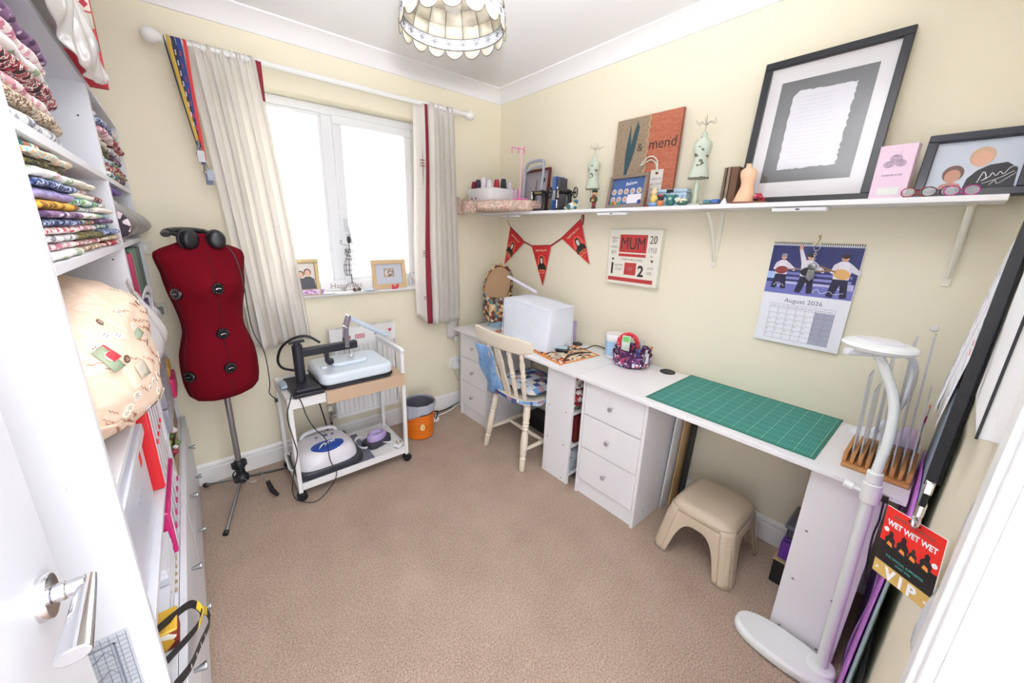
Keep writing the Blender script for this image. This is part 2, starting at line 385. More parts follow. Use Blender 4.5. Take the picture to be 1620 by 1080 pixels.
def drawer_unit(y0, y1, label):
    x0, x1 = 1.545, 1.985
    t = thing('drawer_unit', label, 'drawers', (x0, (y0+y1)/2, 0))
    c = MB().box(x0, x1, y0, y0+.016, 0, HT-.0185).box(x0, x1, y1-.016, y1, 0, HT-.0185).box(x1-.01, x1, y0+.016, y1-.016, .05, HT-.02)
    c.box(x0+.03, x1-.011, y0+.0165, y1-.0165, .085, .097)
    part('carcass', c, white, t, world=True, bevel=.0012)
    part('plinth', MB().box(x0+.014, x0+.028, y0+.0165, y1-.0165, 0, .092), white, t, world=True)
    zs = [.098, .302, .502, HT-.030]
    for i in range(3):
        d = part('drawer', MB().box(x0+.001, x0+.017, y0+.018, y1-.018, zs[i], zs[i+1]-.005).box(x0+.018, x1-.03, y0+.030, y1-.030, zs[i]+.015, zs[i+1]-.05), white, t, world=True, bevel=.0015)
        M = frameM((x0+.001, (y0+y1)/2, (zs[i]+zs[i+1])/2+.0), (0, -1, 0), (0, 0, 1))
        part('knob', MB().lathe([(.006, 0), (.0055, .010), (.009, .016), (.0125, .022), (.012, .026), (.006, .028), (0, .028)], 20, M=M), mat('satin_knob', '#CFCFD6', .25, .7), d, world=True)
    part('screw_cap', MB().lathe([(.004, 0), (.003, .0015), (0, .0015)], 10, M=frameM((x0+.09, y0, .06), (1, 0, 0), (0, 0, 1))), capm, t, world=True)
    return t
drawer_unit(.776, 1.150, 'white three-drawer pedestal in the middle, left of the step stool')
drawer_unit(2.005, 2.350, 'white three-drawer pedestal in the window corner behind the chair')
def shelf_unit(y0, y1, label, depth=.44):
    x0, x1 = 1.545, 1.545+depth
    t = thing('narrow_shelf_unit', label, 'shelf unit', (x0, (y0+y1)/2, 0))
    part('front_panel', MB().box(x0, x0+.016, y0, y1, 0, HT-.0185), white, t, world=True, bevel=.0012)
    part('back_panel', MB().box(x1-.016, x1, y0, y1, 0, HT-.0185), white, t, world=True)
    part('side_panel', MB().box(x0+.017, x1-.017, y1-.016, y1, 0, HT-.019), white, t, world=True)
    for z in (.05, .235, .445): part('shelf', MB().box(x0+.0165, x1-.0165, y0+.002, y1-.0165, z, z+.016), white, t, world=True, bevel=.001)
    for z in (.022, .245, .455):
        for yy in (y0+.045, y1-.03):
            part('screw_cap', MB().lathe([(.0045, 0), (.0035, .0018), (0, .0018)], 10, M=frameM((x0, yy, z), (0, -1, 0), (0, 0, 1))), capm, t, world=True)
    return t
shelf_unit(1.212, 1.415, 'narrow white open shelf unit between the chair and the middle drawers')
shelf_unit(-.008, .178, 'narrow white open shelf unit at the right end behind the floor lamp', depth=.205)
# contents showing in the gap of the narrow units
fab_red = patt('fabric_red_floral', ['#8E1F2C', '#E9E2DC', '#B94355', '#4D5A48', '#F2EAE2', '#A33040'], 60)
fab_grey = patt('fabric_grey_bird', ['#D9D5CF', '#6B5A5E', '#EDE7E0', '#A33A3F', '#C7BFB8'], 70)
def folded(name, x0, x1, y0, y1, z0, z1, m, label, cat='fabric', n=4, group=None, M=None):
    """a folded cloth: stacked rounded layers as one mesh"""
    mb = MB(); h = (z1-z0)/n
    for i in range(n):
        o = [random.uniform(-.006, .006) for _ in range(4)]
        mb.box(x0+o[0], x1+o[1], y0+o[2], y1+o[3], z0+i*h+.0004, z0+(i+1)*h-.0004)
    return single(name, mb, m, label, cat, bevel=h*.42, seg=3, ang=60, group=group)
folded('folded_fabric', 1.60, 1.93, 1.222, 1.385, .463, .585, fab_red, 'red floral folded fabric on the top shelf of the narrow unit', n=3)
folded('folded_fabric', 1.60, 1.90, 1.224, 1.385, .587, .660, fab_grey, 'grey bird-print folded fabric above the red floral one', n=2)
single('red_folder_box', MB().box(1.60, 1.92, 1.222, 1.39, .2515, .420), mat('maroon_card', '#6E1F20', .6), 'dark red box file on the middle shelf of the narrow unit', 'box', bevel=.003)
single('plastic_case', MB().box(1.585, 1.90, 1.220, 1.385, .067, .135).box(1.58, 1.905, 1.217, 1.388, .135, .150), mat('clear_grey_plastic', '#AEB6BD', .2), 'grey plastic case low in the narrow unit', 'box', bevel=.006)
single('booklet_stack', MB().box(1.60, 1.88, 1.224, 1.38, .151, .165).box(1.61, 1.89, 1.228, 1.375, .165, .180).box(1.605, 1.87, 1.226, 1.382, .180, .192), mat('booklet_paper', '#C9CDD1', .6), 'stack of pale booklets on the grey plastic case', 'booklets', bevel=.001)
purp = mat('purple_plastic', '#A653B8', .35)
for i, (z0, z1, c, l) in enumerate(((.067, .20, '#6A3E86', 'dark purple tub on the bottom shelf of the end unit'), (.2515, .40, '#8D7FA5', 'lilac fabric bundle on the middle shelf of the end unit'), (.463, .60, '#4B4560', 'dark violet bag on the top shelf of the end unit'))):
    single('craft_tub', MB().box(1.575, 1.725, .004, .155, z0, z1), mat('tub_%d' % i, c, .5), l, 'tub', bevel=.02, seg=3)

# green cutting mat
def mat_green():
    m = bpy.data.materials.new('cutting_mat_green'); m.use_nodes = True; t = m.node_tree; b = t.nodes['Principled BSDF']; b.inputs['Roughness'].default_value = .55
    co = t.nodes.new('ShaderNodeTexCoord'); s = t.nodes.new('ShaderNodeSeparateXYZ'); t.links.new(co.outputs['Object'], s.inputs[0])
    def line(o, step, wd, ofs=0):
        a = t.nodes.new('ShaderNodeMath'); a.operation = 'ADD'; a.inputs[1].default_value = 10+ofs; t.links.new(o, a.inputs[0])
        d = t.nodes.new('ShaderNodeMath'); d.operation = 'DIVIDE'; d.inputs[1].default_value = step; t.links.new(a.outputs[0], d.inputs[0])
        f = t.nodes.new('ShaderNodeMath'); f.operation = 'FRACT'; t.links.new(d.outputs[0], f.inputs[0])
        l = t.nodes.new('ShaderNodeMath'); l.operation = 'LESS_THAN'; l.inputs[1].default_value = wd/step; t.links.new(f.outputs[0], l.inputs[0]); return l.outputs[0]
    def mx(a, b_):
        q = t.nodes.new('ShaderNodeMath'); q.operation = 'MAXIMUM'; t.links.new(a, q.inputs[0]); t.links.new(b_, q.inputs[1]); return q.outputs[0]
    fine = mx(line(s.outputs[0], .01, .0008), line(s.outputs[1], .01, .0008)); bold = mx(line(s.outputs[0], .05, .0013), line(s.outputs[1], .05, .0013))
    m1 = t.nodes.new('ShaderNodeMix'); m1.data_type = 'RGBA'; m1.inputs[6].default_value = lin('#1B7A70'); m1.inputs[7].default_value = lin('#4FA097')
    m2 = t.nodes.new('ShaderNodeMix'); m2.data_type = 'RGBA'; m2.inputs[7].default_value = lin('#9CCDC4')
    t.links.new(fine, m1.inputs[0]); t.links.new(m1.outputs[2], m2.inputs[6]); t.links.new(bold, m2.inputs[0]); t.links.new(m2.outputs[2], b.inputs['Base Color']); return m
ct = thing('cutting_mat', 'green gridded self-healing cutting mat lying on the desk', 'cutting mat', (1.7835, .491, HT))
part('mat_sheet', MB().box(-.231, .231, -.312, .312, .0003, .003), mat('cutting_mat_edge', '#1B6E5C', .55), ct, bevel=.001)
part('printed_grid', MB().box(-.220, .220, -.300, .300, .003, .0034), mat_green(), ct, ang=0)

# ------------------------------------------------------------------ chair
cream = mat('cream_paint', '#E6DBC8', .4)
ch = thing('farmhouse_chair', 'cream painted turned-leg wooden chair tucked at the desk', 'chair', (1.62, 1.655, 0), math.radians(-90))
# local: x = chair right, y = chair front (towards the desk after rotation); world = (1.62 + y, 1.655 - x)
def turned(p0, p1, prof, n=14):
    P0, P1 = Vector(p0), Vector(p1); d = P1-P0; L = d.length; q = Vector((0, 0, 1)).rotation_difference(d).to_matrix().to_4x4(); q.translation = P0
    return MB().lathe([(r, t*L) for r, t in prof], n, M=q)
LEG = [(.012, 0), (.0165, .02), (.0185, .16), (.0155, .165), (.021, .19), (.0155, .215), (.019, .23), (.0235, .42), (.0215, .55), (.017, .60), (.0225, .625), (.017, .645), (.0225, .67), (.017, .69), (.0225, .715), (.018, .74), (.0225, .80), (.021, .95), (.015, 1)]
for sx, sy in ((-1, -1), (1, -1), (-1, 1), (1, 1)):
    part('leg', turned((sx*.185, sy*.195-.005, 0), (sx*.145, sy*.135, .428), LEG), cream, ch)
def seatout(k):
    out = []
    for i in range(40):
        a = 2*PI*i/40; c, s = math.cos(a), math.sin(a)
        out.append((k*.205*math.copysign(abs(c)**.7, c), k*.195*math.copysign(abs(s)**.62, s)))
    return out
part('seat', MB().prism(seatout(1), .425, .455), cream, ch, bevel=.008, seg=3)
STR = [(.008, 0), (.011, .1), (.016, .5), (.011, .9), (.008, 1)]
for sx in (-1, 1): part('stretcher', turned((sx*.174, -.185, .135), (sx*.174, .185, .135), STR), cream, ch)
part('stretcher', turned((-.172, 0, .135), (.172, 0, .135), STR), cream, ch)
SP = [(.010, 0), (.015, .06), (.012, .12), (.018, .3), (.013, .42), (.018, .47), (.012, .5), (.018, .54), (.012, .58), (.017, .78), (.011, .86), (.015, .92), (.010, 1)]
backtop = lambda x: (x*1.28, -.285+.9*x*x, .77)
for i, x in enumerate((-.165, -.085, 0, .085, .165)):
    b = backtop(x)
    if x == 0: continue
    part('back_spindle', turned((x*.86, -.165+.3*x*x, .452), (x*1.16, b[1]+.012, .785), SP), cream, ch)
# flat carved splat in the middle
part('back_splat', MB().prism([(-.024, 0), (.024, 0), (.03, .09), (.018, .16), (.032, .24), (.024, .34), (-.024, .34), (-.032, .24), (-.018, .16), (-.03, .09)], -.007, .007, M=frameM((0, -.168, .452), (1, 0, 0), (0, -.33, 1))), cream, ch, bevel=.003)
rail = MB()
def rl(u, v):
    x = lerp(-.262, .262, u); y0 = -.288+.75*x*x; th = .011
    h = .048*(1-(abs(u-.5)*2)**6*.35); zc = .828
    a = v*2*PI; cy, cz = math.cos(a), math.sin(a)
    sq = lambda q: math.copysign(abs(q)**.45, q)
    return (x, y0+th*sq(cy)-(.10*sq(cz)*h), zc+h*sq(cz))
rail.grid(rl, 24, 20)
n_ = 25
rail.f.append(tuple(j*n_ for j in range(20))); rail.m.append(0); rail.f.append(tuple(j*n_+24 for j in range(20))[::-1]); rail.m.append(0)
part('top_rail', rail, cream, ch, ang=50)
patch = patt('patchwork_blue', ['#6F9CC9', '#C9D6E2', '#3F4F86', '#E2D9CF', '#8DB4D8', '#A9848E', '#D9E4EC', '#4B4F7C'], 24, rnd=.0)
blue = patt('sea_blue_cloth', ['#7FA9DA', '#8DB6E4', '#7FA9DA', '#6F97CF'], 30, kind='noise')
cu = thing('patchwork_cushion', 'blue patchwork cushion on the chair seat and leaning on its back', 'cushion', (1.62, 1.655, .456), math.radians(-90))
def pillow(cx, cy, cz, w, d, h, M=None, n=14):
    mb = MB()
    for sg in (1, -1):
        def f(u, v):
            a, b = u*2-1, v*2-1; e = max(0, (1-abs(a)**3.5))**.5*max(0, (1-abs(b)**3.5))**.5
            return (cx+a*w/2, cy+b*d/2, cz+sg*h/2*e)
        mb.grid(f, n, n, M=M)
    return mb
part('seat_pad', pillow(.005, .03, .036, .36, .34, .07), patch, cu, ang=80)
part('seat_skirt', MB().grid(lambda u, v: (.209*math.copysign(abs(math.cos(lerp(-PI*1.02, .02, u)))**.7, math.cos(lerp(-PI*1.02, .02, u))), .199*math.copysign(abs(math.sin(lerp(-PI*1.02, .02, u)))**.62, math.sin(lerp(-PI*1.02, .02, u))), lerp(-.002, -.030, v)+.004*math.sin(u*40)*v), 60, 4), patch, cu, solid=.003, ang=80)
part('pad_edge', MB().tube([(.18*math.copysign(abs(math.cos(a))**.4, math.cos(a))+.005, .17*math.copysign(abs(math.sin(a))**.4, math.sin(a))+.03, .036) for a in [2*PI*i/32 for i in range(32)]], .005, 6, closed=True), mat('navy_piping', '#2F3A63', .7), cu)
th = thing('draped_blue_cloth', 'sky blue dolphin-print cloth draped over the left spindles of the chair', 'cloth', (1.62, 1.655, .45), math.radians(-90))
def drape(u, v):
    x = lerp(-.215, -.055, u)+.03*v*math.sin(v*4); z = lerp(.31, -.045, v)
    return (x+.02*math.sin(9*v), -.262+.26*v*.42-.012*math.sin(u*7+v*5)-.016, z)
part('cloth', MB().grid(drape, 14, 20), blue, th, solid=.006, ang=80)

# sewing machine under its white cover
sm = thing('covered_sewing_machine', 'sewing machine hidden under a white cloth cover', 'machine cover', (1.757, 1.735, HT), math.radians(3))
cov = MB(); N = 40
def covf(u, v):
    a = u*2*PI; w, d = .136, .212; k = 1-.08*v
    c, s = math.cos(a), math.sin(a); e = .16
    x = w*k*math.copysign(abs(c)**e, c); y = d*(1-.03*v)*math.copysign(abs(s)**e, s)
    return (x+.004*math.sin(y*40+v*3), y+.004*math.sin(x*50-v*4), .003+.275*v+(.012*math.sin(y*9+.5)*v))
cov.grid(covf, 64, 10, wrap=True)
def covt(u, v):
    a = u*2*PI; w, d = .1251, .2056; c, s = math.cos(a), math.sin(a); e = .16
    x = w*math.copysign(abs(c)**e, c)*v; y = d*math.copysign(abs(s)**e, s)*v
    return (x+.004*math.sin(y*40+3)*v, y+.004*math.sin(x*50-4)*v, .278+.012*math.sin(y*9+.5)+.016*(1-v**2)+.006*math.sin(x*14)*(1-v))
cov.grid(covt, 64, 8, wrap=True)
cloth_white = mat('white_cotton', '#E9EEF8', .85, bump=(9, .7, .02))
part('cover', cov, cloth_white, sm, ang=60)
def ringpts(k, z): return [(.1372*k*math.copysign(abs(math.cos(a))**.16, math.cos(a)), .2165*k*math.copysign(abs(math.sin(a))**.16, math.sin(a)), z+.012*math.sin(.2165*k*math.copysign(abs(math.sin(a))**.16, math.sin(a))*9+.5)*(z > .1)) for a in [2*PI*i/64 for i in range(64)]]
part('top_seam', MB().tube([(p[0]*.915, p[1]*.965, p[2]) for p in ringpts(1, .280)], .0035, 6, closed=True), cloth_white, sm)
for sx, sy in ((-1, -1), (-1, 1), (1, -1)):
    part('corner_seam', MB().tube([(sx*.1315*(1-.08*v), sy*.205*(1-.03*v), .006+.27*v) for v in (0, .25, .5, .75, 1)], .003, 6), cloth_white, sm)
single('machine_top_handle', MB().tube(curve([(1.80, 1.80, 1.000), (1.80, 1.83, 1.018), (1.80, 1.88, 1.016), (1.80, 1.90, 1.000)], 5), .012, 10), cloth_white, 'white handle bump on top of the covered machine', 'handle') if False else None
lil = single('lilac_box', MB().box(1.965, 2.012, 1.60, 1.70, HT+.0005, .86), mat('lilac_card', '#B9A6CE', .6), 'lilac box standing behind the covered machine', 'box', bevel=.003)

# fabric character basket with a ruffled lid, generic fabric
hb = thing('ruffled_fabric_bin', 'blue bin with a patchwork ruffled open lid in the corner', 'bin', (1.845, 2.25, HT))
part('bin_body', MB().lathe([(.080, .0005), (.092, .10), (.098, .17), (.094, .17), (.088, .10), (.076, .006), (0, .006)], 32), mat('pale_blue_card', '#A9C9DC', .5), hb)
ruff = patt('brown_patch', ['#7A3E33', '#E3CFAE', '#B98A5C', '#4F3A35', '#D9B98C', '#8A4B40', '#5E7F86', '#C9A36B'], 38)
rf = MB()
def skirt(u, v):
    a = u*2*PI; r = .102+.020*math.sin(PI*v)+.006*math.sin(a*15)*(.3+v); return (r*math.cos(a), r*math.sin(a), .05+.19*v+.01*math.sin(a*5)*(1-v))
rf.grid(skirt, 90, 8, wrap=True); part('fabric_skirt', rf, ruff, hb, solid=.003, ang=80)
Ml = frameM((-.035, -.02, .325), (.55, -.80, -.15), (.25, .15, 1.0))
lid = MB().prism([(.098*math.cos(2*PI*i/30), .145*math.sin(2*PI*i/30)) for i in range(30)], -.008, .008, M=Ml)
part('lid', lid, mat('brown_board', '#A98866', .7), hb, bevel=.003)
rr = MB()
def ruf(u, v):
    a = u*2*PI; k = 1+.16*v+.03*math.sin(a*22)*v
    p = Vector((.098*k*math.cos(a), .145*k*math.sin(a), -.012+.012*math.sin(a*22+1)*(.4+v)+.020*math.sin(PI*v))); return tuple(Ml @ p)
rr.grid(ruf, 110, 5, wrap=True); part('ruffle', rr, ruff, hb, solid=.003, ang=80)
single('led_light_bar', MB().tube([(1.79, 2.085, 1.130), (1.83, 1.825, 1.045)], [.015, .015], 14, flat=.7), mat('led_white', '#E8E4F4', .3), 'slim white light bar resting between fabric bin and covered machine', 'light bar', bevel=.002)

# placemats / fabric mats on desk 1
pm = patt('cream_orange_print', ['#EFE4D2', '#B5502F', '#E6D3B0', '#3C3230', '#D98B3A', '#F2E9DA', '#8A2F2B', '#EFE4D2'], 55)
orm = mat('orange_binding', '#D98B3A', .8)
def placemat(pts, label):
    c = [sum(p[i] for p in pts)/len(pts) for i in (0, 1)]
    t = thing('quilted_placemat', label, 'placemat', (c[0], c[1], HT+.0004))
    ins = [((p[0]-c[0])*.90, (p[1]-c[1])*.93) for p in pts]
    part('binding', MB().prism([(p[0]-c[0], p[1]-c[1]) for p in pts], 0, .003), orm, t, bevel=.001)
    part('printed_top', MB().prism(ins, .003, .0038), pm, t, ang=0)
placemat([(1.545, 1.325), (1.885, 1.300), (1.93, 1.60), (1.60, 1.64)], 'orange-edged print placemat half under the covered machine')
placemat([(1.600, 1.955), (1.82, 1.955), (1.82, 2.12), (1.60, 2.12)], 'small print mat left of the covered machine')
pz = HT+.006
single('foot_pedal', MB().prism([(-.055, -.04), (.055, -.04), (.055, .04), (-.055, .04)], 0, .016, M=Matrix.Translation((1.765, 1.50, pz-.001)) @ Matrix.Rotation(.6, 4, 'Z')), blackg, 'black flat power brick on the print placemat', 'pedal', bevel=.005)
single('silver_case', MB().prism([(-.03, -.04), (.03, -.04), (.03, .04), (-.03, .04)], 0, .006, M=Matrix.Translation((1.755, 1.505, pz+.0155)) @ Matrix.Rotation(.6, 4, 'Z')), mat('ice_plastic', '#B9CBD6', .25), 'pale silver card case lying on the black power brick', 'case', bevel=.002)
single('power_lead', MB().tube(curve([(1.80, 1.46, pz+.01), (1.83, 1.43, pz+.012), (1.87, 1.40, pz+.016), (1.93, 1.38, pz+.03), (1.96, 1.33, pz+.022), (1.97, 1.27, pz+.004)], 6), .0035, 8), black, 'black lead curling from the power brick past the tub', 'cable')
bw = MB()
for i in range(5): bw.tube([(1.64+.03*math.cos(a)*(1+.2*i), 1.44+.025*math.sin(a+i)*(1+.1*i), pz-.001+.003*i) for a in [2*PI*k/16 for k in range(16)]], .0016, 5, closed=True)
single('wire_coil', bw, mat('beige_wire', '#C9BFAE', .5), 'small tangled coil of pale thread on the placemat', 'wire')
single('spectacle_strip', MB().strip([(1.62, 1.36, pz), (1.70, 1.40, pz+.004), (1.80, 1.395, pz+.004), (1.87, 1.36, pz)], (0, .014, 0), .004), mat('dark_strap', '#2A2320', .6), 'dark folded strap across the placemat', 'strap')

# tub and tote
tb = thing('white_tub', 'round white screw-lid tub with a pale blue label', 'tub', (1.935, 1.235, HT+.0005))
part('tub_body', MB().lathe([(.050, 0), (.056, .004), (.058, .11), (.055, .115)], 36), white2, tb)
part('label', MB().lathe([(.0568, .018), (.0586, .106)], 36, cap=False), mat('tub_label', '#A7CBE8', .4), tb)
part('lid', MB().lathe([(.0605, .108), (.0615, .112), (.0615, .142), (.058, .147), (.0, .147)], 36), white2, tb)
Mt = frameM((-.041, -.041, .062), (1, -1, 0), (0, 0, 1))
part('label_roundel', MB().prism([(.030*math.cos(2*PI*i/20), .024*math.sin(2*PI*i/20)) for i in range(20)], .001, .0018, M=Mt), mat('label_pale', '#EAF2F8', .4), tb)
text('GELLI', .012, dark, tb, 0, -.004, .0022, M=Mt)
tote = thing('tool_tote', 'purple checked fabric tool tote full of sewing tools', 'tote', (1.895, 1.095, HT+.0005))
chk = patt('purple_check_floral', ['#5B2A5E', '#E9E1EA', '#7B3A70', '#3C1F45', '#C94F6E', '#8E6FA5', '#452050'], 75, rnd=.35)
body = MB(); n8 = 8
def oct_(u, v):
    a = u*2*PI+PI/8; r = .082+.014*v; return (r*math.cos(a), r*math.sin(a), .004+.095*v)
body.grid(oct_, 8, 3, wrap=True); body.prism([(.082*math.cos(2*PI*(i+.5)/8), .082*math.sin(2*PI*(i+.5)/8)) for i in range(8)], 0, .004)
part('tote_body', body, chk, tote, solid=.004, ang=20)
part('dark_base_band', MB().prism([(.0845*math.cos(2*PI*(i+.5)/8), .0845*math.sin(2*PI*(i+.5)/8)) for i in range(8)], -.0003, .014), mat('plum_cloth', '#3A1A3C', .8), tote, bevel=.003)
for i in range(8):
    a = 2*PI*(i)/8; M = frameM((.094*math.cos(a), .094*math.sin(a), .048), (-math.sin(a), math.cos(a), 0), (.12*math.cos(a), .12*math.sin(a), 1))
    part('pocket', MB().box(-.033, .033, -.036, .028, .0, .006, M=M).box(-.033, .033, .024, .030, -.001, .008, m=1, M=M), [chk, mat('plum_cloth', '#3A1A3C', .8)], tote, bevel=.002)
part('rim_binding', MB().tube([(.098*math.cos(2*PI*(i+.5)/8), .098*math.sin(2*PI*(i+.5)/8), .1) for i in range(8)], .004, 6, closed=True), mat('plum_cloth', '#3A1A3C', .8), tote)
single('pin_pad_handle', MB().tube(curve([(1.86, 1.16, HT+.10), (1.865, 1.165, HT+.145), (1.885, 1.135, HT+.175), (1.905, 1.10, HT+.165), (1.915, 1.08, HT+.13), (1.915, 1.07, HT+.10)], 6), .011, 10), patt('red_polka', ['#F6E9EA', '#D3303F', '#D3303F', '#C92B3A'], 60, kind='spots'), 'red polka-dot padded handle arching over the tote', 'handle')
single('green_packet', MB().box(-.022, .022, -.045, .045, -.003, .003, M=frameM((1.868, 1.125, HT+.125), (.4, -1, 0), (0, .1, 1))).box(-.018, .018, .010, .040, .003, .004, m=1, M=frameM((1.868, 1.125, HT+.125), (.4, -1, 0), (0, .1, 1))), [mat('packet_white', '#E8F0E8', .4), mat('packet_green', '#79C972', .4)], 'white and green needle packet sticking out of the tote', 'packet', bevel=.001)
tools = [((-.02, -.085), '#E8E8EC', 'white hook-ended tool clipped in the front pocket of the tote', .07), ((.05, -.075), '#C98A52', 'wooden-handled tool standing at the right of the tote', .075), ((-.06, -.06), '#3B4FA0', 'blue-handled scissors at the front left of the tote', .055), ((-.045, -.03), '#2E2E34', 'black snips inside the left of the tote', .08), ((.02, -.03), '#BFC6CC', 'steel scissors with pale loops in the middle of the tote', .08), ((.06, .0), '#8D6A4F', 'brown clip at the far right inside the tote', .06), ((-.01, .045), '#A3463C', 'red pencil leaning at the back of the tote', .09)]
for i, ((dx, dy), c, l, h) in enumerate(tools):
    x, y, z = 1.895+dx, 1.095+dy, HT+.045
    mm = mat('tool_%d' % i, c, .35, .1)
    mb = MB().tube([(x, y, z), (x+.004, y-.004, z+h*.6), (x+.002, y-.012, z+h)], [.004, .006, .006], 8)
    if i in (2, 4):
        for s in (-1, 1): mb.tube([(x+s*.010+.011*math.cos(a), y-.012, z+h+.010+.014*math.sin(a)) for a in [2*PI*k/14 for k in range(14)]], .0028, 6, closed=True)
    if i == 0: mb.box(x-.012, x+.012, y-.022, y-.016, z-.005, z+.05)
    single('sewing_tool', mb, mm, l, 'tool', bevel=.001, group='tools in the tote')
# ------------------------------------------------------------------ curtains and pole
PZ, PY = 2.222, 2.405
cp = thing('curtain_pole', 'white wooden curtain pole with ball finials above the window', 'curtain pole', (.84, PY, PZ))
Mx = Matrix.Translation((.055, PY, PZ)) @ Matrix.Rotation(PI/2, 4, 'Y')
part('pole', MB().lathe([(.0135, 0), (.0135, 1.565)], 18, M=Mx), trimm, cp, world=True)
for x, s in ((.055, -1), (1.62, 1)):
    M = Matrix.Translation((x, PY, PZ)) @ Matrix.Rotation(s*PI/2, 4, 'Y')
    part('finial', MB().lathe([(.0145, -.002), (.018, .006), (.013, .012), (.017, .018), (.027, .032), (.031, .048), (.027, .066), (.015, .078), (0, .081)], 20, M=M), trimm, cp, world=True)
for x in (.165, 1.56):
    part('bracket', MB().tube([(x, PY, PZ-.012), (x, PY+.045, PZ-.02), (x, YW-.001, PZ-.02)], .008, 10).lathe([(.022, 0), (.018, .008)], 16, M=frameM((x, YW, PZ-.02), (-1, 0, 0), (0, 0, 1))), trimm, cp, world=True)
curt = mat('cream_curtain', '#FBF8F4', .9, bump=(60, .1))
_t = curt.node_tree; _b = _t.nodes['Principled BSDF']; _l = _t.nodes.new('ShaderNodeBsdfTranslucent'); _l.inputs[0].default_value = lin('#F8F3EC'); _m = _t.nodes.new('ShaderNodeMixShader'); _m.inputs[0].default_value = .42
_t.links.new(_b.outputs[0], _m.inputs[1]); _t.links.new(_l.outputs[0], _m.inputs[2]); _t.links.new(_m.outputs[0], _t.nodes['Material Output'].inputs[0])
burg = mat('burgundy_lining', '#8E2438', .85)
rng = mat('ring_white', '#E4E1DE', .4)
def curtain(name, xs_top, xs_bot, zb, label, folds, seed, sheer_first=False, amp=.035, mats=None, yoff=0, parent=None, y0=0):
    random.seed(seed); ph = [random.uniform(-.4, .4) for _ in range(64)]
    def f(u, v):
        vv = v**.8; x = lerp(lerp(xs_top[0], xs_top[1], u), lerp(xs_bot[0], xs_bot[1], u), vv)
        a = u*folds*2*PI+.55*math.sin(u*8+seed)+.2*math.sin(u*15+v*1.5)
        g = min(1, v/.09); pinch = .45+.55*g
        y = PY-.004+yoff+amp*pinch*(math.sin(a)+.25*math.sin(a*.37+ph[3]*9+v*1.4))*(.7+.3*v)
        x += .006*math.sin(a*2+1)*g
        y += .007*(1-g)*math.sin(u*150)
        z = lerp(PZ+.014+.003*math.sin(u*150), zb+.012*math.sin(u*6+seed), v)
        return (x, y, z)
    return MB().grid(f, folds*14, 40)
lc = thing('curtain', 'cream pencil-pleat curtain on the left of the window', 'curtain', (.3, PY, .78))
part('curtain_panel', curtain('c', (.105, .385), (.20, .50), .785, '', 5, 3, amp=.030), curt, lc, world=True, solid=.003, ang=80)
def fold_strip(x0t, x1t, x0b, x1b, y, zt, zb, wig=.004):
    return MB().grid(lambda u, v: (lerp(lerp(x0t, x1t, u), lerp(x0b, x1b, u), v), y+wig*math.sin(u*3+v*9), lerp(zt, zb, v)), 6, 24)
part('lining_edge', MB().grid(lambda u, v: (lerp(.388, .412, u)+.012*v-.014*v*u, PY-.030+.01*u, lerp(PZ-.004, 2.045, v)), 5, 10), burg, lc, world=True, solid=.002, ang=80)
for i in range(9): part('curtain_hook_ring', MB().tube([(lerp(.15, .375, i/8), PY+.018*math.cos(a), PZ+.018*math.sin(a)) for a in [2*PI*k/14 for k in range(14)]], .0022, 6, closed=True), rng, lc, world=True)
rc = thing('curtain', 'cream curtain with burgundy stripe on the right of the window', 'curtain', (1.4, PY, .77))
part('curtain_panel', curtain('c', (1.335, 1.525), (1.335, 1.575), .775, '', 5, 8, amp=.032), curt, rc, world=True, solid=.003, ang=80)
part('leading_edge', MB().grid(lambda u, v: (lerp(1.238, 1.300, u)-.018*v+.006*math.sin(v*7), PY-.004+.028*math.sin(u*3+1)+.012*v, lerp(PZ-.004, .845-.06*u, v)), 10, 30), curt, rc, world=True, solid=.003, ang=80)
part('burgundy_stripe', MB().grid(lambda u, v: (lerp(1.293, 1.336, u)-.010*math.sin(v*PI)*(1-u)+.0*v, PY-.006-.012*math.sin(u*PI), lerp(PZ-.004, .778, v)), 6, 24), burg, rc, world=True, solid=.003, ang=80)
part('front_fold', MB().grid(lambda u, v: (lerp(1.322, 1.372, u)+.004*math.sin(v*8), PY-.022-.030*math.sin(u*PI), lerp(PZ-.004, .775, v)), 8, 24), curt, rc, world=True, solid=.003, ang=80)
stm = mat('stitch_brown', '#7A4A4E', .8)
for z in (1.88, 1.862, 1.845, 1.30, 1.285, 1.268, .98, .965): part('embroidered_bar', MB().box(1.255, 1.287, PY-.034, PY-.032, z, z+.005), stm, rc, world=True)
for i in range(7): part('curtain_hook_ring', MB().tube([(lerp(1.35, 1.52, i/6), PY+.018*math.cos(a), PZ+.018*math.sin(a)) for a in [2*PI*k/14 for k in range(14)]], .0022, 6, closed=True), rng, rc, world=True)
wc = thing('roller_shade_end', 'pale grey cloth flap with a white clip hanging low behind the right curtain', 'cloth', (1.545, 2.47, .60))
part('cloth_flap', MB().grid(lambda u, v: (lerp(1.50, 1.60, u), 2.463+.006*math.sin(u*6+v*2), lerp(.80, .615, v)), 8, 8), mat('pale_grey_cloth', '#D9D5D2', .85), wc, world=True, solid=.004, ang=80)
part('clip', MB().box(1.56, 1.585, 2.452, 2.472, .585, .625), white2, wc, world=True, bevel=.002)

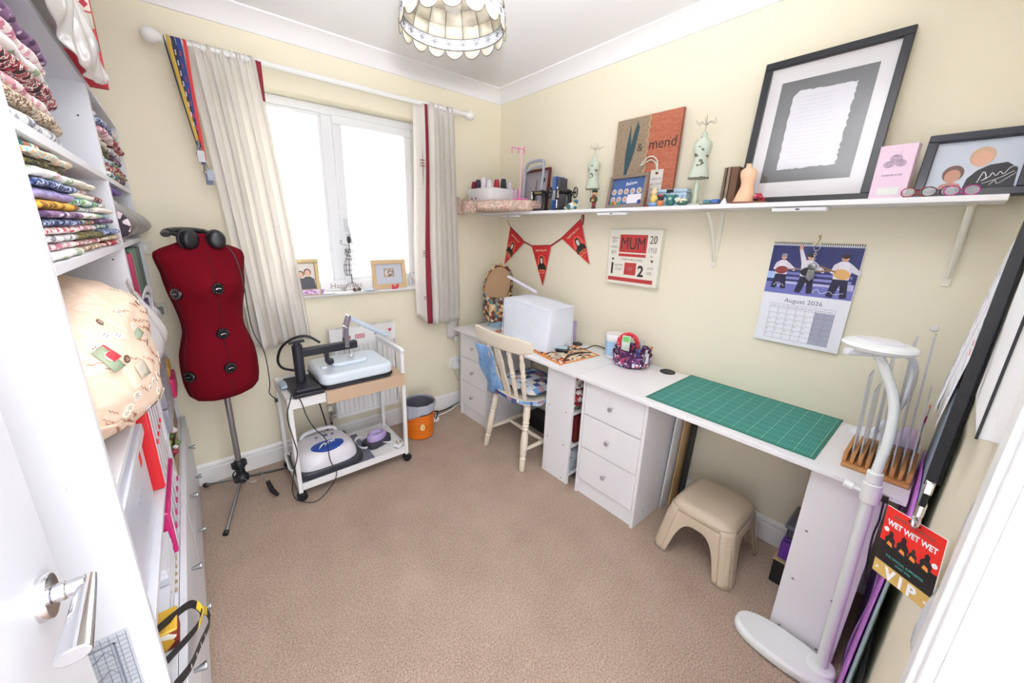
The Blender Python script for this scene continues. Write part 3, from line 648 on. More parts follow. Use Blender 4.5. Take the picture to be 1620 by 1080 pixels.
# lanyards on the left end of the pole
lany = [(.052, .004, '#23242E', '#2E3140', 'thin navy cord lanyard, outermost on the left of the pole', 1.78, .006), (.066, .010, '#C9A33C', '#E3C25C', 'yellow lanyard on the pole beside the thin navy cord', 1.80, .012), (.082, .014, '#24294A', '#C9CBD8', 'dark navy printed lanyard between the yellow and blue ones', 1.77, .014),
        (.100, .018, '#2B3F86', '#B63A4A', 'broad blue lanyard with red and white lettering', 1.70, .018), (.121, .012, '#D33A3A', '#D33A3A', 'bright red lanyard nearest the curtain', 1.72, .012)]
for i, (x, wd, c, c2, l, zb, ww) in enumerate(lany):
    t = thing('lanyard', l, 'lanyard', (x, PY-.02, zb), group='lanyards on the pole end')
    m = mat('lanyard_%d' % i, c, .7)
    xb = lerp(.105, .125, i/4)
    for s in (-1, 1):
        pts = curve([(x, PY, PZ+.0155), (x, PY+s*.013, PZ+.008), (x+.003, PY+s*.0165, PZ-.02), (lerp(x, xb, .5), PY+s*.008-.008, (PZ+zb)/2), (xb, PY-.02+s*.0015, zb+.02)], 5)
        part('strap', MB().strip(pts, (ww, .0, 0) if i else (.004, 0, 0), .0016), m, t, world=True)
    if i in (2, 3):
        M = frameM((lerp(x, xb, .5), PY-.020, 1.98), (1, 0, 0), (0, 0, 1))
        text('MERSEYTIDE' if i == 3 else 'ON TOUR', .016, mat('lan_text', '#E7E7EE', .6), t, 0, 0, .004, rot=PI/2, M=Matrix.Translation((0, 0, 0)) if False else (t.matrix_world.inverted() @ M)) if False else None
        for k in range(9): part('printed_mark', MB().box(-.0022, .0022, -.010, .010, .0, .0006, M=frameM((lerp(x, xb, (k+1)/11), PY-.0185-.009*(1-abs(k-4)/5), lerp(PZ-.05, zb+.08, k/8)), (1, 0, 0), (0, 0, 1))), mat('mark_%d' % i, c2, .6), t, world=True)
    part('metal_clip', MB().tube([(xb, PY-.021, zb+.024), (xb, PY-.021, zb-.004)], .005, 8).tube([(xb+.008*math.cos(a), PY-.021, zb-.014+.012*math.sin(a)) for a in [2*PI*k/12 for k in range(12)]], .0018, 6, closed=True), steel, t, world=True)
    if i in (1, 3, 4):
        part('card_holder', MB().box(xb-.014+i*.003, xb+.014+i*.003, PY-.030-i*.002, PY-.027-i*.002, zb-.070, zb-.02), mat('holder_%d' % i, ('#B9BCC4', '#22305E', '#8F95A6')[(1, 3, 4).index(i)], .25), t, world=True, bevel=.001)

# ------------------------------------------------------------------ window board ornaments
SZ = 1.0485
def flat_people(M, parent, w, h, bgc='#D9D3CC', dk='#2B2C33', kind=0):
    """a printed photograph: background and simple head-and-shoulder shapes, all flat print"""
    part('photo_print', MB().box(-w/2, w/2, -h/2, h/2, 0, .0008, M=M), mat('photo_bg_'+bgc, bgc, .3), parent, world=True, ang=0)
    sk = mat('print_skin', '#D6A58A', .35); hr = mat('print_hair', '#3A2A24', .4); dm = mat('print_'+dk, dk, .35)
    for i, (x, y, k) in enumerate(((-.22, .05, 1), (.14, .12, 1.05)) if kind == 0 else ((-.1, 0, 1),)):
        cx, cy = x*w, y*h; r = .12*h*k
        el = lambda a, b, sx, sy, n=16: [(a+sx*math.cos(2*PI*q/n), b+sy*math.sin(2*PI*q/n)) for q in range(n)]
        y0 = -h/2
        part('printed_clothes', MB().prism([(cx-.26*h, y0), (cx+.26*h, y0), (cx+.22*h, cy-r*1.9), (cx+.09*h, cy-r*1.1), (cx-.09*h, cy-r*1.1), (cx-.22*h, cy-r*1.9)], .0009+.0002*i, .0011+.0002*i, M=M), dm, parent, world=True, ang=0)
        part('printed_hair', MB().prism(el(cx, cy+r*.25, r*1.05, r*1.15), .0013+.0003*i, .0014+.0003*i, M=M), hr, parent, world=True, ang=0)
        part('printed_face', MB().prism(el(cx, cy, r*.8, r*1.05), .00145+.0003*i, .0016+.0003*i, M=M), sk, parent, world=True, ang=0)
def picture(name, label, cat, M, w, h, fr, dep, fmat, mount=None, mw=.02, glass=True, group=None, bev=.002):
    """frame standing in local XY with its base on y=0, front towards +Z"""
    t = thing(name, label, cat, M=M, group=group)
    f = MB().box(-w/2, w/2, 0, fr, 0, dep).box(-w/2, w/2, h-fr, h, 0, dep).box(-w/2, -w/2+fr, fr, h-fr, 0, dep).box(w/2-fr, w/2, fr, h-fr, 0, dep)
    part('frame', f, fmat, t, bevel=bev); part('backing', MB().box(-w/2+.004, w/2-.004, .004, h-.004, -.002, .001), mat('backing_board', '#B9A78F', .8), t)
    if mount: part('mount', MB().box(-w/2+fr, w/2-fr, fr, h-fr, .001, .003), mount, t)
    return t
def leanM(x, y, z, xdir, tilt, face):
    """picture standing at (x,y,z), local X along xdir, leaning back by tilt; face = outward horizontal normal"""
    f = Vector(face).normalized(); upv = Vector((0, 0, 1))*math.cos(tilt)-f*math.sin(tilt); return frameM((x, y, z), xdir, upv)
M = leanM(.515, 2.44, SZ, (1, -.12, 0), .18, (-.12, -1, 0))
t = picture('framed_photo', 'gilt photo frame with two dark-dressed people, on the sill by the left curtain', 'photo frame', M, .155, .215, .022, .012, mat('gilt_swirl', '#C9B27E', .4, .3, var=.5))
flat_people(M @ Matrix.Translation((0, .115, .0015)), t, .105, .15, '#CFC7BE')
part('base_card_strip', MB().box(-.07, .07, .004, .035, .012, .015), patt('gem_beads', ['#D9B7D8', '#A98CC9', '#F0E3F0', '#C98BB5'], 120), t)
def butterfly(x, y, c, label, s=1):
    t = thing('butterfly_ornament', label, 'ornament', (x, y, SZ), rz=.3)
    m = mat('bf_'+c, c, .3, .3)
    for q in (-1, 1):
        part('wing', MB().prism([(0, .004), (q*.018*s, .030*s), (q*.030*s, .030*s), (q*.028*s, .014*s), (q*.022*s, .002), (q*.012*s, 0), (0, .001)], -.001, .001, M=frameM((0, 0, .001), (1, -.25*q, 0), (0, -.1, 1))), m, t, bevel=.0004)
    part('body', MB().ell((0, 0, .014*s), (.0025, .0025, .013*s), 8, 8), m, t)
butterfly(.585, 2.452, '#B784C9', 'lilac butterfly ornament in front of the gilt photo frame')
butterfly(1.06, 2.425, '#E0486A', 'pink butterfly ornament in front of the pale wooden frame', 1.1)
M = leanM(1.052, 2.475, SZ, (1, 0, 0), .14, (0, -1, 0))
wood_pale = mat('pale_wood', '#DDBE95', .5, var=.15)
t = picture('framed_photo', 'pale wooden landscape frame with a small print on the sill', 'photo frame', M, .245, .195, .030, .014, wood_pale, mat('grey_blue_mount', '#C9CEDB', .7))
part('small_print_frame', rect_frame(-.035, .035, .003, .006, .075, .135, .006) if False else MB().box(-.036, .036, .078, .136, .003, .005), mat('tan_inner', '#B99A72', .6), t)
part('small_print', MB().box(-.030, .030, .084, .130, .005, .0056), patt('mono_print', ['#6F6A6A', '#D9D6D3', '#8D8787', '#BDB8B4'], 90), t, ang=0)
hb2 = thing('word_block', 'long white wooden word block standing at the back of the sill', 'sign', (.80, 2.555, SZ))
part('block', MB().box(-.17, .17, -.012, .012, 0, .062), white2, hb2, bevel=.002)
text('Happiness', .050, mat('soft_brown_print', '#9C8A80', .6), hb2, -.02, .015, .0, M=frameM((0, -.0122, 0), (1, 0, 0), (0, 0, 1)))
wm = thing('wire_mannequin', 'little dark wire dress-form jewellery stand on the window sill', 'ornament', (.795, 2.475, SZ))
rib = MB(); P_ = [(.036, .105), (.043, .135), (.042, .170), (.030, .205), (.021, .225), (.026, .250), (.031, .262), (.020, .275)]
for k in range(12):
    a = 2*PI*k/12; rib.tube([(r*math.cos(a), r*.75*math.sin(a), z) for r, z in P_], .0013, 5)
for r, z in P_[:7]: rib.tube([(r*math.cos(a), r*.75*math.sin(a), z) for a in [2*PI*k/20 for k in range(20)]], .0012, 5, closed=True)
part('wire_bodice', rib, darkwire, wm)
part('stem', MB().tube([(0, 0, .05), (0, 0, .112)], .0028, 8).tube([(0, 0, .262), (0, 0, .305)], .0022, 8).ell((0, 0, .325), (.013, .010, .024), 10, 8), darkwire, wm)
ft = MB()
for k in range(3):
    a = 2*PI*k/3+.5; pr = [(0, .055), (.022, .05), (.038, .03), (.044, .008), (.056, .003), (.064, .012), (.058, .02), (.052, .012)]
    ft.tube(curve([(r*math.cos(a), r*math.sin(a), z) for r, z in pr], 4), .0018, 6)
part('scroll_foot', ft, darkwire, wm)
hk = MB()
hk.tube(curve([(0, 0, .285), (-.02, 0, .292), (-.045, 0, .298), (-.055, 0, .312), (-.048, 0, .322), (-.04, 0, .314)], 4), .0014, 6); hk.tube(curve([(0, 0, .33), (-.012, 0, .352), (0, 0, .357), (.014, 0, .351)], 4), .0014, 6)
hk.tube([(.045*0+.021+.013*math.cos(a), -.01, .243+.013*math.sin(a)) for a in [2*PI*k/12 for k in range(12)]], .0014, 6, closed=True); hk.tube([(-.024+.010*math.cos(a), -.01, .243+.013*math.sin(a)) for a in [2*PI*k/12 for k in range(12)]], .0014, 6, closed=True)
part('curled_hook', hk, darkwire, wm)
for dx, c in ((-.012, '#8E3346'), (.012, '#7C8B5E'), (.0, '#B99AA0'), (.024, '#5E4A44')): part('bead', MB().ell((dx+.015, -.02, .012), (.009, .009, .011), 10, 8), mat('bead_'+c, c, .3, .3), wm)
single('small_dish', MB().lathe([(.028, .0003), (.040, .004), (.042, .006), (.026, .0022), (0, .0022)], 26, (.64, 2.455, SZ)), mat('frosted_dish', '#E8EAF0', .2), 'round white coaster on the sill left of the wire dress form', 'dish')
single('small_dish', MB().lathe([(.028, .0003), (.042, .005), (.044, .007), (.026, .0025), (0, .0025)], 26, (.905, 2.455, SZ)), mat('blue_dish', '#C3CCE4', .2), 'shallow pale blue dish between the wire dress form and the wooden frame', 'dish')
single('glass_bottle', MB().lathe([(.014, .0003), (.016, .006), (.016, .06), (.007, .075), (.007, .092), (.009, .094)], 18, (1.215, 2.50, SZ)), mat('clear_glass', '#F2F6FA', .05, trans=.9), 'slim clear glass bottle at the right end of the sill', 'bottle')

# ------------------------------------------------------------------ radiator
rd = thing('radiator', 'white panel radiator with stickers below the window', 'radiator', (.82, 2.43, .20))
RX0, RX1, RZ0, RZ1, RY0 = .615, 1.035, .215, .825, 2.405
pr = MB(); nf = 13
pr.box(RX0, RX1, RY0, RY0+.006, RZ1-.12, RZ1-.005).box(RX0, RX1, RY0, RY0+.006, RZ0, RZ0+.02)
def conv(u, v):
    x = lerp(RX0+.004, RX1-.004, u); k = (u*nf) % 1; s = 1 if .3 < k < .7 else 0
    return (x, RY0+.008-.010*(0 if (k < .28 or k > .72) else 1)*(1 if .03 < v < .97 else 0), lerp(RZ0+.02, RZ1-.12, v))
pr.grid(conv, nf*10, 12)
part('front_panel', pr, trimm, rd, world=True, ang=30)
part('back_panel', MB().box(RX0, RX1, RY0+.035, RY0+.050, RZ0, RZ1-.02), trimm, rd, world=True)
part('side_cover', MB().box(RX0-.008, RX0, RY0-.002, RY0+.052, RZ0, RZ1), trimm, rd, world=True, bevel=.003); part('side_cover', MB().box(RX1, RX1+.008, RY0-.002, RY0+.052, RZ0, RZ1), trimm, rd, world=True, bevel=.003)
gr = MB().box(RX0, RX1, RY0, RY0+.004, RZ1-.006, RZ1).box(RX0, RX1, RY0+.048, RY0+.052, RZ1-.006, RZ1)
for i in range(27):
    x = lerp(RX0+.006, RX1-.006, i/26); gr.box(x-.0035, x+.0035, RY0+.004, RY0+.048, RZ1-.005, RZ1)
part('top_grille', gr, trimm, rd, world=True)
part('wall_bracket', MB().box(.70, .73, RY0+.05, YW-.001, .30, .70).box(.92, .95, RY0+.05, YW-.001, .30, .70), trimm, rd, world=True)
vv = MB().tube([(RX0-.008, RY0+.03, .232), (.575, RY0+.03, .232)], .011, 12).tube([(.575, RY0+.03, .18), (.575, RY0+.03, .275)], .012, 12).tube([(.575, RY0+.03, .19), (.575, RY0+.03, .002)], .0075, 10)
part('valve', vv, chrome, rd, world=True)
part('valve_cap', MB().lathe([(.014, 0), (.015, .03), (.012, .036), (0, .036)], 16, (.575, RY0+.03, .276)), mat('ivory_cap', '#E5E2D8', .4), rd, world=True)
def sticker(kind, x, z, s, c):
    if kind == 'heart': P = [(0, -.9), (.75, -.1), (.95, .45), (.6, .85), (.2, .75), (0, .4), (-.2, .75), (-.6, .85), (-.95, .45), (-.75, -.1)]
    elif kind == 'flower': P = [((1 if i % 2 else .55)*math.cos(2*PI*i/16), (1 if i % 2 else .55)*math.sin(2*PI*i/16)) for i in range(16)]
    elif kind == 'bird': P = [(-1, -.5), (-.2, -.3), (.2, .2), (.5, .8), (1, .9), (.9, .1), (.4, -.6), (-.3, -.9)]
    else: P = [(-1.8, -.9), (1.8, -.9), (1.8, .9), (-1.8, .9)]
    part('sticker', MB().prism([(a*s, b*s) for a, b in P], .0003, .0012, M=frameM((x, RY0, z), (1, 0, 0), (0, 0, 1))), mat('sticker_'+c, c, .5), rd, world=True, ang=0)
sticker('heart', .69, .755, .012, '#B5566B'); sticker('flower', .725, .762, .015, '#B23A4C'); sticker('rect', .795, .762, .018, '#D79CA4'); sticker('bird', .905, .775, .020, '#8C90C4'); sticker('heart', 1.0, .775, .014, '#C4526E')

# ------------------------------------------------------------------ trolley
tr = thing('white_trolley', 'white metal two-tier trolley on black castors below the window', 'trolley', (.59, 2.19, 0))
TX0, TX1, TY0, TY1 = .272, .912, 1.995, 2.375
for x in (TX0+.011, TX1-.011):
    for y in (TY0+.011, TY1-.011):
        top = .745 if x > .5 else .603
        part('leg', MB().box(x-.011, x+.011, y-.011, y+.011, .05, top), whitem, tr, world=True, bevel=.003)
        cs = part('castor', MB().tube([(x+.004, y-.016, .026), (x+.004, y+.016, .026)], .026, 18).box(x-.012, x+.016, y-.02, y+.02, .040, .052), black, tr, world=True, bevel=.002)
part('end_handle', MB().tube(curve([(TX1-.011, TY0+.011, .735), (TX1-.011, TY0+.03, .752), (TX1-.011, TY1-.03, .752), (TX1-.011, TY1-.011, .735)], 5), .012, 10), whitem, tr, world=True)
part('end_plate', MB().box(TX1-.016, TX1-.008, TY0+.022, TY1-.022, .725, .748), whitem, tr, world=True, bevel=.002)
def tray(z0, z1, nm, zf):
    m = MB().box(TX0+.022, TX1-.022, TY0+.0005, TY0+.005, z0, z1).box(TX0+.022, TX1-.022, TY1-.005, TY1-.0005, z0, z1).box(TX0+.0005, TX0+.005, TY0+.022, TY1-.022, z0, z1).box(TX1-.005, TX1-.0005, TY0+.022, TY1-.022, z0, z1).box(TX0+.005, TX1-.005, TY0+.005, TY1-.005, zf, zf+.004)
    part(nm, m, whitem, tr, world=True, bevel=.001)
tray(.545, .600, 'top_tray', .592); tray(.064, .106, 'bottom_tray', .092)
# beige cloth/board over the tray's right part and hanging over the front
bd = MB().box(.455, .905, 1.985, 2.30, .6005, .606).box(.455, .905, 1.976, 1.985, .535, .606)
single('beige_heat_sheet', bd, mat('beige_teflon', '#CBAF93', .5, var=.15), 'beige non-stick sheet on the trolley top folded down over its front', 'sheet', bevel=.002)
# heat press on top
hp = thing('heat_press', 'black-armed swing heat press with a white heated plate on the trolley', 'heat press', (.37, 2.13, .60))
bm_ = mat('press_black', '#23242E', .4)
part('base_plate', MB().box(.305, .450, 1.985, 2.27, .6005, .622).prism([(.32, 2.00), (.44, 2.00), (.425, 2.12), (.335, 2.12)], .622, .640), bm_, hp, world=True, bevel=.004)
part('post', MB().tube([(.372, 2.135, .62), (.372, 2.135, .84)], .026, 20), bm_, hp, world=True, bevel=.003)
part('post_knob', MB().tube([(.335, 2.13, .858), (.41, 2.14, .858)], .008, 10).lathe([(.018, 0), (.018, .014), (.010, .02)], 14, (.372, 2.135, .838)), bm_, hp, world=True)
part('arm', MB().box(-.012, .300, -.02, .02, -.022, .022, M=Matrix.Translation((.385, 2.137, .795)) @ Matrix.Rotation(.02, 4, 'Z')), bm_, hp, world=True, bevel=.005)
part('arm_block', MB().box(.505, .525, 2.125, 2.155, .715, .775).box(.512, .545, 2.115, 2.150, .705, .733), bm_, hp, world=True, bevel=.003)
lk = MB()
for s in (-.024, .022):
    lk.prism([(.612, .79), (.636, .785), (.640, .90), (.660, .965), (.645, .975), (.622, .905)], 0, .006, M=Matrix(((1, 0, 0, 0), (0, 0, 1, 2.14+s), (0, 1, 0, 0), (0, 0, 0, 1))))
lk.tube([(.632, 2.112, .90), (.632, 2.168, .90)], .007, 10).tube([(.650, 2.112, .965), (.650, 2.168, .965)], .007, 10)
part('toggle_link', lk, chrome, hp, world=True, bevel=.001)
part('lever_arm', MB().tube([(.652, 2.14, .955), (.73, 2.165, .905), (.90, 2.215, .795)], [.014, .015, .016], 14), mat('lever_grip', '#CFDDEA', .3), hp, world=True)
part('pressure_screw', MB().tube([(.648, 2.14, .775), (.648, 2.14, .732)], .007, 10).lathe([(.018, 0), (.018, .010), (.008, .014)], 18, (.648, 2.14, .722)), chrome, hp, world=True)
def slab(x0, x1, y0, y1, z0, z1, r, n=6):
    out = []
    for cx, cy, a0 in ((x1-r, y1-r, 0), (x0+r, y1-r, PI/2), (x0+r, y0+r, PI), (x1-r, y0+r, 1.5*PI)):
        for k in range(n+1): a = a0+PI/2*k/n; out.append((cx+r*math.cos(a), cy+r*math.sin(a)))
    return MB().prism(out, z0, z1)
gloss = mat('press_white', '#DDE8F2', .18, coat=.4)
part('heated_plate', slab(.440, .845, 1.985, 2.33, .6185, .628, .05), black, hp, world=True, bevel=.003)
part('plate_cover', slab(.440, .845, 1.985, 2.33, .6285, .690, .055), gloss, hp, world=True, bevel=.018, seg=4)
part('cover_ridge', slab(.530, .735, 2.09, 2.21, .688, .712, .045), gloss, hp, world=True, bevel=.012, seg=4)
part('plate_boss', slab(.475, .51, 2.11, 2.15, .687, .699, .012), gloss, hp, world=True, bevel=.005, seg=3)
part('lower_pad', slab(.450, .835, 1.995, 2.32, .6065, .618, .04), dark, hp, world=True, bevel=.004)
part('cable_hose', MB().tube(curve([(.395, 2.30, .64), (.325, 2.33, .66), (.298, 2.30, .72), (.318, 2.27, .80), (.372, 2.24, .85), (.44, 2.22, .86), (.50, 2.19, .82)], 8), .007, 10), black, hp, world=True)
single('tissue_pouch', pillow(.300, 2.20, .612, .05, .12, .02), mat('pale_blue_film', '#A9BCCB', .25), 'crumpled pale blue pouch at the left end of the trolley top', 'pouch', ang=80)
single('dark_cable', MB().tube(curve([(.300, 2.02, .614), (.285, 1.985, .60), (.262, 1.975, .52), (.275, 1.97, .40), (.285, 1.975, .30), (.255, 1.97, .20), (.24, 1.965, .08), (.28, 1.955, .025), (.36, 1.95, .006), (.46, 1.965, .10), (.44, 1.985, .20), (.43, 1.98, .33), (.38, 1.975, .42), (.35, 1.98, .50), (.335, 1.985, .58), (.32, 2.0, .615)], 6), .0028, 7), darkwire, 'dark cable looping down the front of the trolley', 'cable')
single('mains_lead', MB().tube([(.46, 2.395, .60), (.50, 2.40, .40), (.535, 2.41, .20), (.56, 2.42, .01)], .0042, 8), darkwire, 'straight dark mains lead dropping behind the trolley', 'cable')
# lower tier
LZ = .0965
single('grey_sheet', MB().box(.285, .70, 2.005, 2.35, LZ, LZ+.004), mat('slate_sheet', '#6A6C7A', .5), 'slate grey sheet under the steam press on the lower tier', 'sheet')
sp = thing('steam_press', 'white domed press with a blue oval badge on the lower trolley tier', 'press', (.455, 2.17, LZ+.0045))
def dome(k, z0, z1, rx, ry):
    mb = MB()
    def f(u, v):
        a = u*2*PI; c, s = math.cos(a), math.sin(a); q = math.cos(v*PI/2)**.45 if v < 1 else 0
        return (rx*q*math.copysign(abs(c)**.55, c), ry*q*math.copysign(abs(s)**.6, s), z0+(z1-z0)*math.sin(v*PI/2)**.9)
    mb.grid(f, 44, 12, wrap=True); return mb
part('base', slab(-.176, .190, -.158, .158, 0, .036, .06), mat('press_charcoal', '#34353F', .4), sp, bevel=.006, seg=3)
part('shell', dome(1, .030, .136, .170, .146), mat('press_shell', '#E4E2E8', .25), sp, ang=80)
def on_dome(u, w):       # point on the sloping front of the shell
    return (u, w)
bdg = MB()
def bf(u, v):
    a = u*2*PI; x = .005+.090*v*math.cos(a); y = -.075+.045*v*math.sin(a)
    rx, ry = .170, .146
    q = max((abs(x)/rx)**(1/.55)+(abs(y)/ry)**(1/.6), 1e-6)
    # invert dome profile: q_ = cos(t)^.45
    lo, hi = 0, PI/2
    for _ in range(24):
        mid = (lo+hi)/2; k = math.cos(mid)**.45
        if (abs(x)/(rx*k))**(2/.55)+(abs(y)/(ry*k))**(2/.6) < 1: lo = mid
        else: hi = mid
    return (x, y, .030+.106*math.sin(lo)**.9+.0016)
bdg.grid(bf, 32, 6, wrap=True); part('blue_badge', bdg, mat('badge_blue', '#27499C', .3), sp, ang=80)
for k in range(3):
    sw = MB(); P2 = []
    for q in range(9):
        tt = q/8; x = -.045+.035*k+.06*tt; y = -.095+.035*math.sin(tt*PI*.8)+.012*k
        rx, ry = .170, .146; lo, hi = 0, PI/2
        for _ in range(24):
            mid = (lo+hi)/2; kk = math.cos(mid)**.45
            if (abs(x)/(rx*kk))**(2/.55)+(abs(y)/(ry*kk))**(2/.6) < 1: lo = mid
            else: hi = mid
        P2.append((x, y, .030+.106*math.sin(lo)**.9+.003))
    sw.tube(P2, [.001, .003, .0045, .005, .005, .005, .004, .003, .001], 6, flat=.5); part('badge_swoosh', sw, white2, sp)
part('handle', MB().tube(curve([(-.10, .09, .115), (-.08, .10, .143), (0, .105, .150), (.08, .10, .143), (.10, .09, .115)], 5), .012, 12), mat('press_shell', '#E4E2E8', .25), sp)
part('dial', MB().cyl((.02, .03, .134), .014, .008).cyl((-.03, .03, .133), .008, .008).cyl((.06, .03, .131), .010, .007), mat('soft_purple', '#6F6A94', .4), sp, bevel=.001)
part('dark_vent', MB().box(.095, .14, .02, .06, .105, .120), dark, sp, bevel=.003)
for k in range(5): part('vent_hole', MB().ell((-.03+.02*k, -.130, .083), (.0022, .0022, .0022), 6, 5), dark, sp)
single('white_flex', MB().tube(curve([(.285, 2.25, LZ+.06), (.262, 2.23, LZ+.09), (.258, 2.17, LZ+.06), (.262, 2.14, LZ+.03), (.29, 2.14, LZ+.015)], 6), .004, 8), white2, 'white flex bulging at the left end of the steam press', 'cable')
ir = thing('travel_iron', 'small lilac travel iron with a charcoal sole on the lower tier', 'iron', (.775, 2.17, LZ+.0005), rz=.35)
irp = [(-.085, -.035), (-.06, -.048), (.0, -.052), (.06, -.048), (.085, -.025), (.09, 0), (.085, .025), (.06, .048), (0, .052), (-.06, .048), (-.085, .035)]
part('sole', MB().prism([(a*1.05, b*1.25) for a, b in irp], 0, .034), mat('press_charcoal', '#34353F', .4), ir, bevel=.006, seg=3)
part('body', MB().lathe([(.058, .030), (.062, .045), (.058, .062), (.046, .075), (.030, .070), (.026, .060), (0, .060)], 26, sx=1.15, sy=.75), mat('iron_lilac', '#B7A1D2', .3), ir, ang=60)
if 0: part('handle', MB().tube(curve([(-.055, 0, .055), (-.05, 0, .085), (0, 0, .095), (.05, 0, .085), (.055, 0, .055)], 5), .009, 10), mat('iron_lilac', '#B7A1D2', .3), ir)
single('iron_flex', MB().tube([(.690+.035*math.cos(a)*(1+.1*(i//16)), 2.20+.075*math.sin(a), LZ+.006+.0035*i/8) for i, a in enumerate([2*PI*k/16 for k in range(40)])], .0032, 7), white2, 'coil of white flex left of the lilac iron', 'cable')
pg = thing('mains_plug', 'white three-pin plug lying at the right end of the lower tier', 'plug', (.865, 2.045, LZ), rz=.5)
part('plug_body', MB().box(-.024, .024, -.024, .024, .0005, .022), white2, pg, bevel=.006, seg=3)
for dx, dy in ((0, .012), (-.011, -.008), (.011, -.008)): part('pin', MB().box(dx-.003, dx+.003, dy-.002, dy+.002, .022, .036), mat('brass', '#C9A45A', .3, 1), pg)
part('flex', MB().tube(curve([(.0, .02, .012), (-.01, .06, .02), (-.05, .12, .03), (-.06, .19, .05), (-.07, .22, .03)], 5), .0035, 7), white2, pg)

# ------------------------------------------------------------------ tailor's dummy
df = thing('dress_form', 'adjustable red fabric tailor dummy on a steel tripod stand', 'dress form', (.042, 2.2, 0), rz=math.radians(17))
red = mat('wine_red_jersey', '#6B0618', .95, bump=(220, .15), spec=.15)
prof = [(.625, .088, .060), (.640, .125, .082), (.665, .145, .098), (.72, .154, .104), (.79, .155, .105), (.86, .150, .100), (.92, .134, .092), (.965, .121, .084), (1.0, .119, .083), (1.04, .122, .088), (1.09, .130, .100), (1.14, .141, .114), (1.19, .149, .118), (1.24, .154, .106), (1.28, .164, .090), (1.31, .170, .080), (1.33, .166, .072), (1.345, .140, .064), (1.36, .098, .056), (1.375, .066, .050), (1.39, .054, .048), (1.405, .052, .048)]
def form(u, v):
    k = v*(len(prof)-1); i = min(int(k), len(prof)-2); t = k-i; z, rx, ry = [lerp(prof[i][j], prof[i+1][j], t) for j in range(3)]
    a = u*2*PI; c, s = math.cos(a), math.sin(a); e = .85 if z < 1.30 else .95
    y = ry*math.copysign(abs(s)**e, s); x = rx*math.copysign(abs(c)**e, c)
    if s < 0 and 1.08 < z < 1.30:                     # bust
        b = math.exp(-((z-1.175)/.05)**2)*math.exp(-((abs(x)-.065)/.045)**2); y -= .022*b
    return (x, y+.0, z)
fm = MB().grid(form, 56, 66, wrap=True)
fm.f.append(tuple(range(56))[::-1]); fm.m.append(0); fm.f.append(tuple(66*56+i for i in range(56))); fm.m.append(0)
part('torso', fm, red, df, ang=60)
seam = mat('seam_dark', '#3C0810', .8)
def surf(a, z):
    for i in range(len(prof)-1):
        if prof[i][0] <= z <= prof[i+1][0]:
            t = (z-prof[i][0])/(prof[i+1][0]-prof[i][0]); return form((a/(2*PI)) % 1, (i+t)/(len(prof)-1))
for a in (-PI/2, -.30, PI+.30):
    part('panel_seam', MB().tube([Vector(surf(a, z))*1+Vector((math.cos(a), math.sin(a), 0))*.0008 for z in [.64+.68*k/30 for k in range(31)]], .0016, 5), seam, df)
def dial(a, z):
    p = Vector(surf(a, z)); n = Vector((math.cos(a)*.8, math.sin(a), 0)).normalized(); M = frameM(p-n*.003, n.cross(Vector((0, 0, -1))), (0, 0, 1))
    M = frameM(p-n*.003, Vector((0, 0, 1)).cross(n), (0, 0, 1))
    d = part('adjuster_dial', MB().lathe([(.026, 0), (.026, .008), (.023, .011), (.015, .011), (.0, .011)], 24, M=M), blackg, df)
    part('dial_toggle', MB().tube([M @ Vector((-.010, -.002, .0125)), M @ Vector((0, .002, .0135)), M @ Vector((.010, -.001, .0125))], [.003, .0022, .003], 8), chrome, d) if False else None
    q = MB().tube([M @ Vector((-.010, -.002, .0125)), M @ Vector((0, .002, .0135)), M @ Vector((.010, -.001, .0125))], [.0034, .0024, .0034], 8)
    for k in range(12): q.ell(tuple(M @ Vector((.0195*math.cos(k*PI/6), .0195*math.sin(k*PI/6), .0112))), (.0016, .0016, .0016), 6, 4)
    o = part('dial_marks', q, chrome, d)
for z in (1.17, .955, .79): dial(-PI/2, z)
dial(PI+.45, 1.155); dial(PI+.45, .775)
part('pole', MB().tube([(0, 0, .10), (0, 0, .64)], .0135, 16), steel, df)
part('pole_clamp', MB().lathe([(.026, .20), (.030, .21), (.024, .235), (.020, .245)], 16).box(-.034, .034, -.012, .012, .205, .238).lathe([(.022, .12), (.036, .125), (.036, .150), (.022, .165), (.020, .205)], 18), black, df, bevel=.002)
part('clamp_loop', MB().tube([(-.028+.018*math.cos(a), -.03, .185+.022*math.sin(a)) for a in [2*PI*k/16 for k in range(16)]], .004, 7, closed=True), black, df)
for wx, wy in ((-.125, 2.455), (-.064, 1.952), (.335, 2.345)):
    v = Matrix.Rotation(-math.radians(17), 4, 'Z') @ Vector((wx-.042, wy-2.2, 0))
    l = part('leg', MB().tube([(v.x*.10, v.y*.10, .125), (v.x*.95, v.y*.95, .016)], .008, 12), steel, df)
    part('rubber_foot', MB().tube([(v.x*.93, v.y*.93, .018), (v.x*1.0, v.y*1.0, .012)], .012, 12), black, l)
single('umbrella_case', MB().tube([(.150, 2.135, .105), (.163, 2.12, .05), (.185, 2.11, .016)], [.013, .017, .012], 12, flat=.8), black, 'small black wire-handled tool hanging by the dummy stand', 'tool') 
single('hem_wire', MB().tube(curve([(.045, 2.165, .158), (.08, 2.13, .135), (.12, 2.14, .14), (.125, 2.17, .16), (.15, 2.135, .115)], 5), .002, 6), steel, 'bent steel wire hooked round the dummy stand', 'wire')
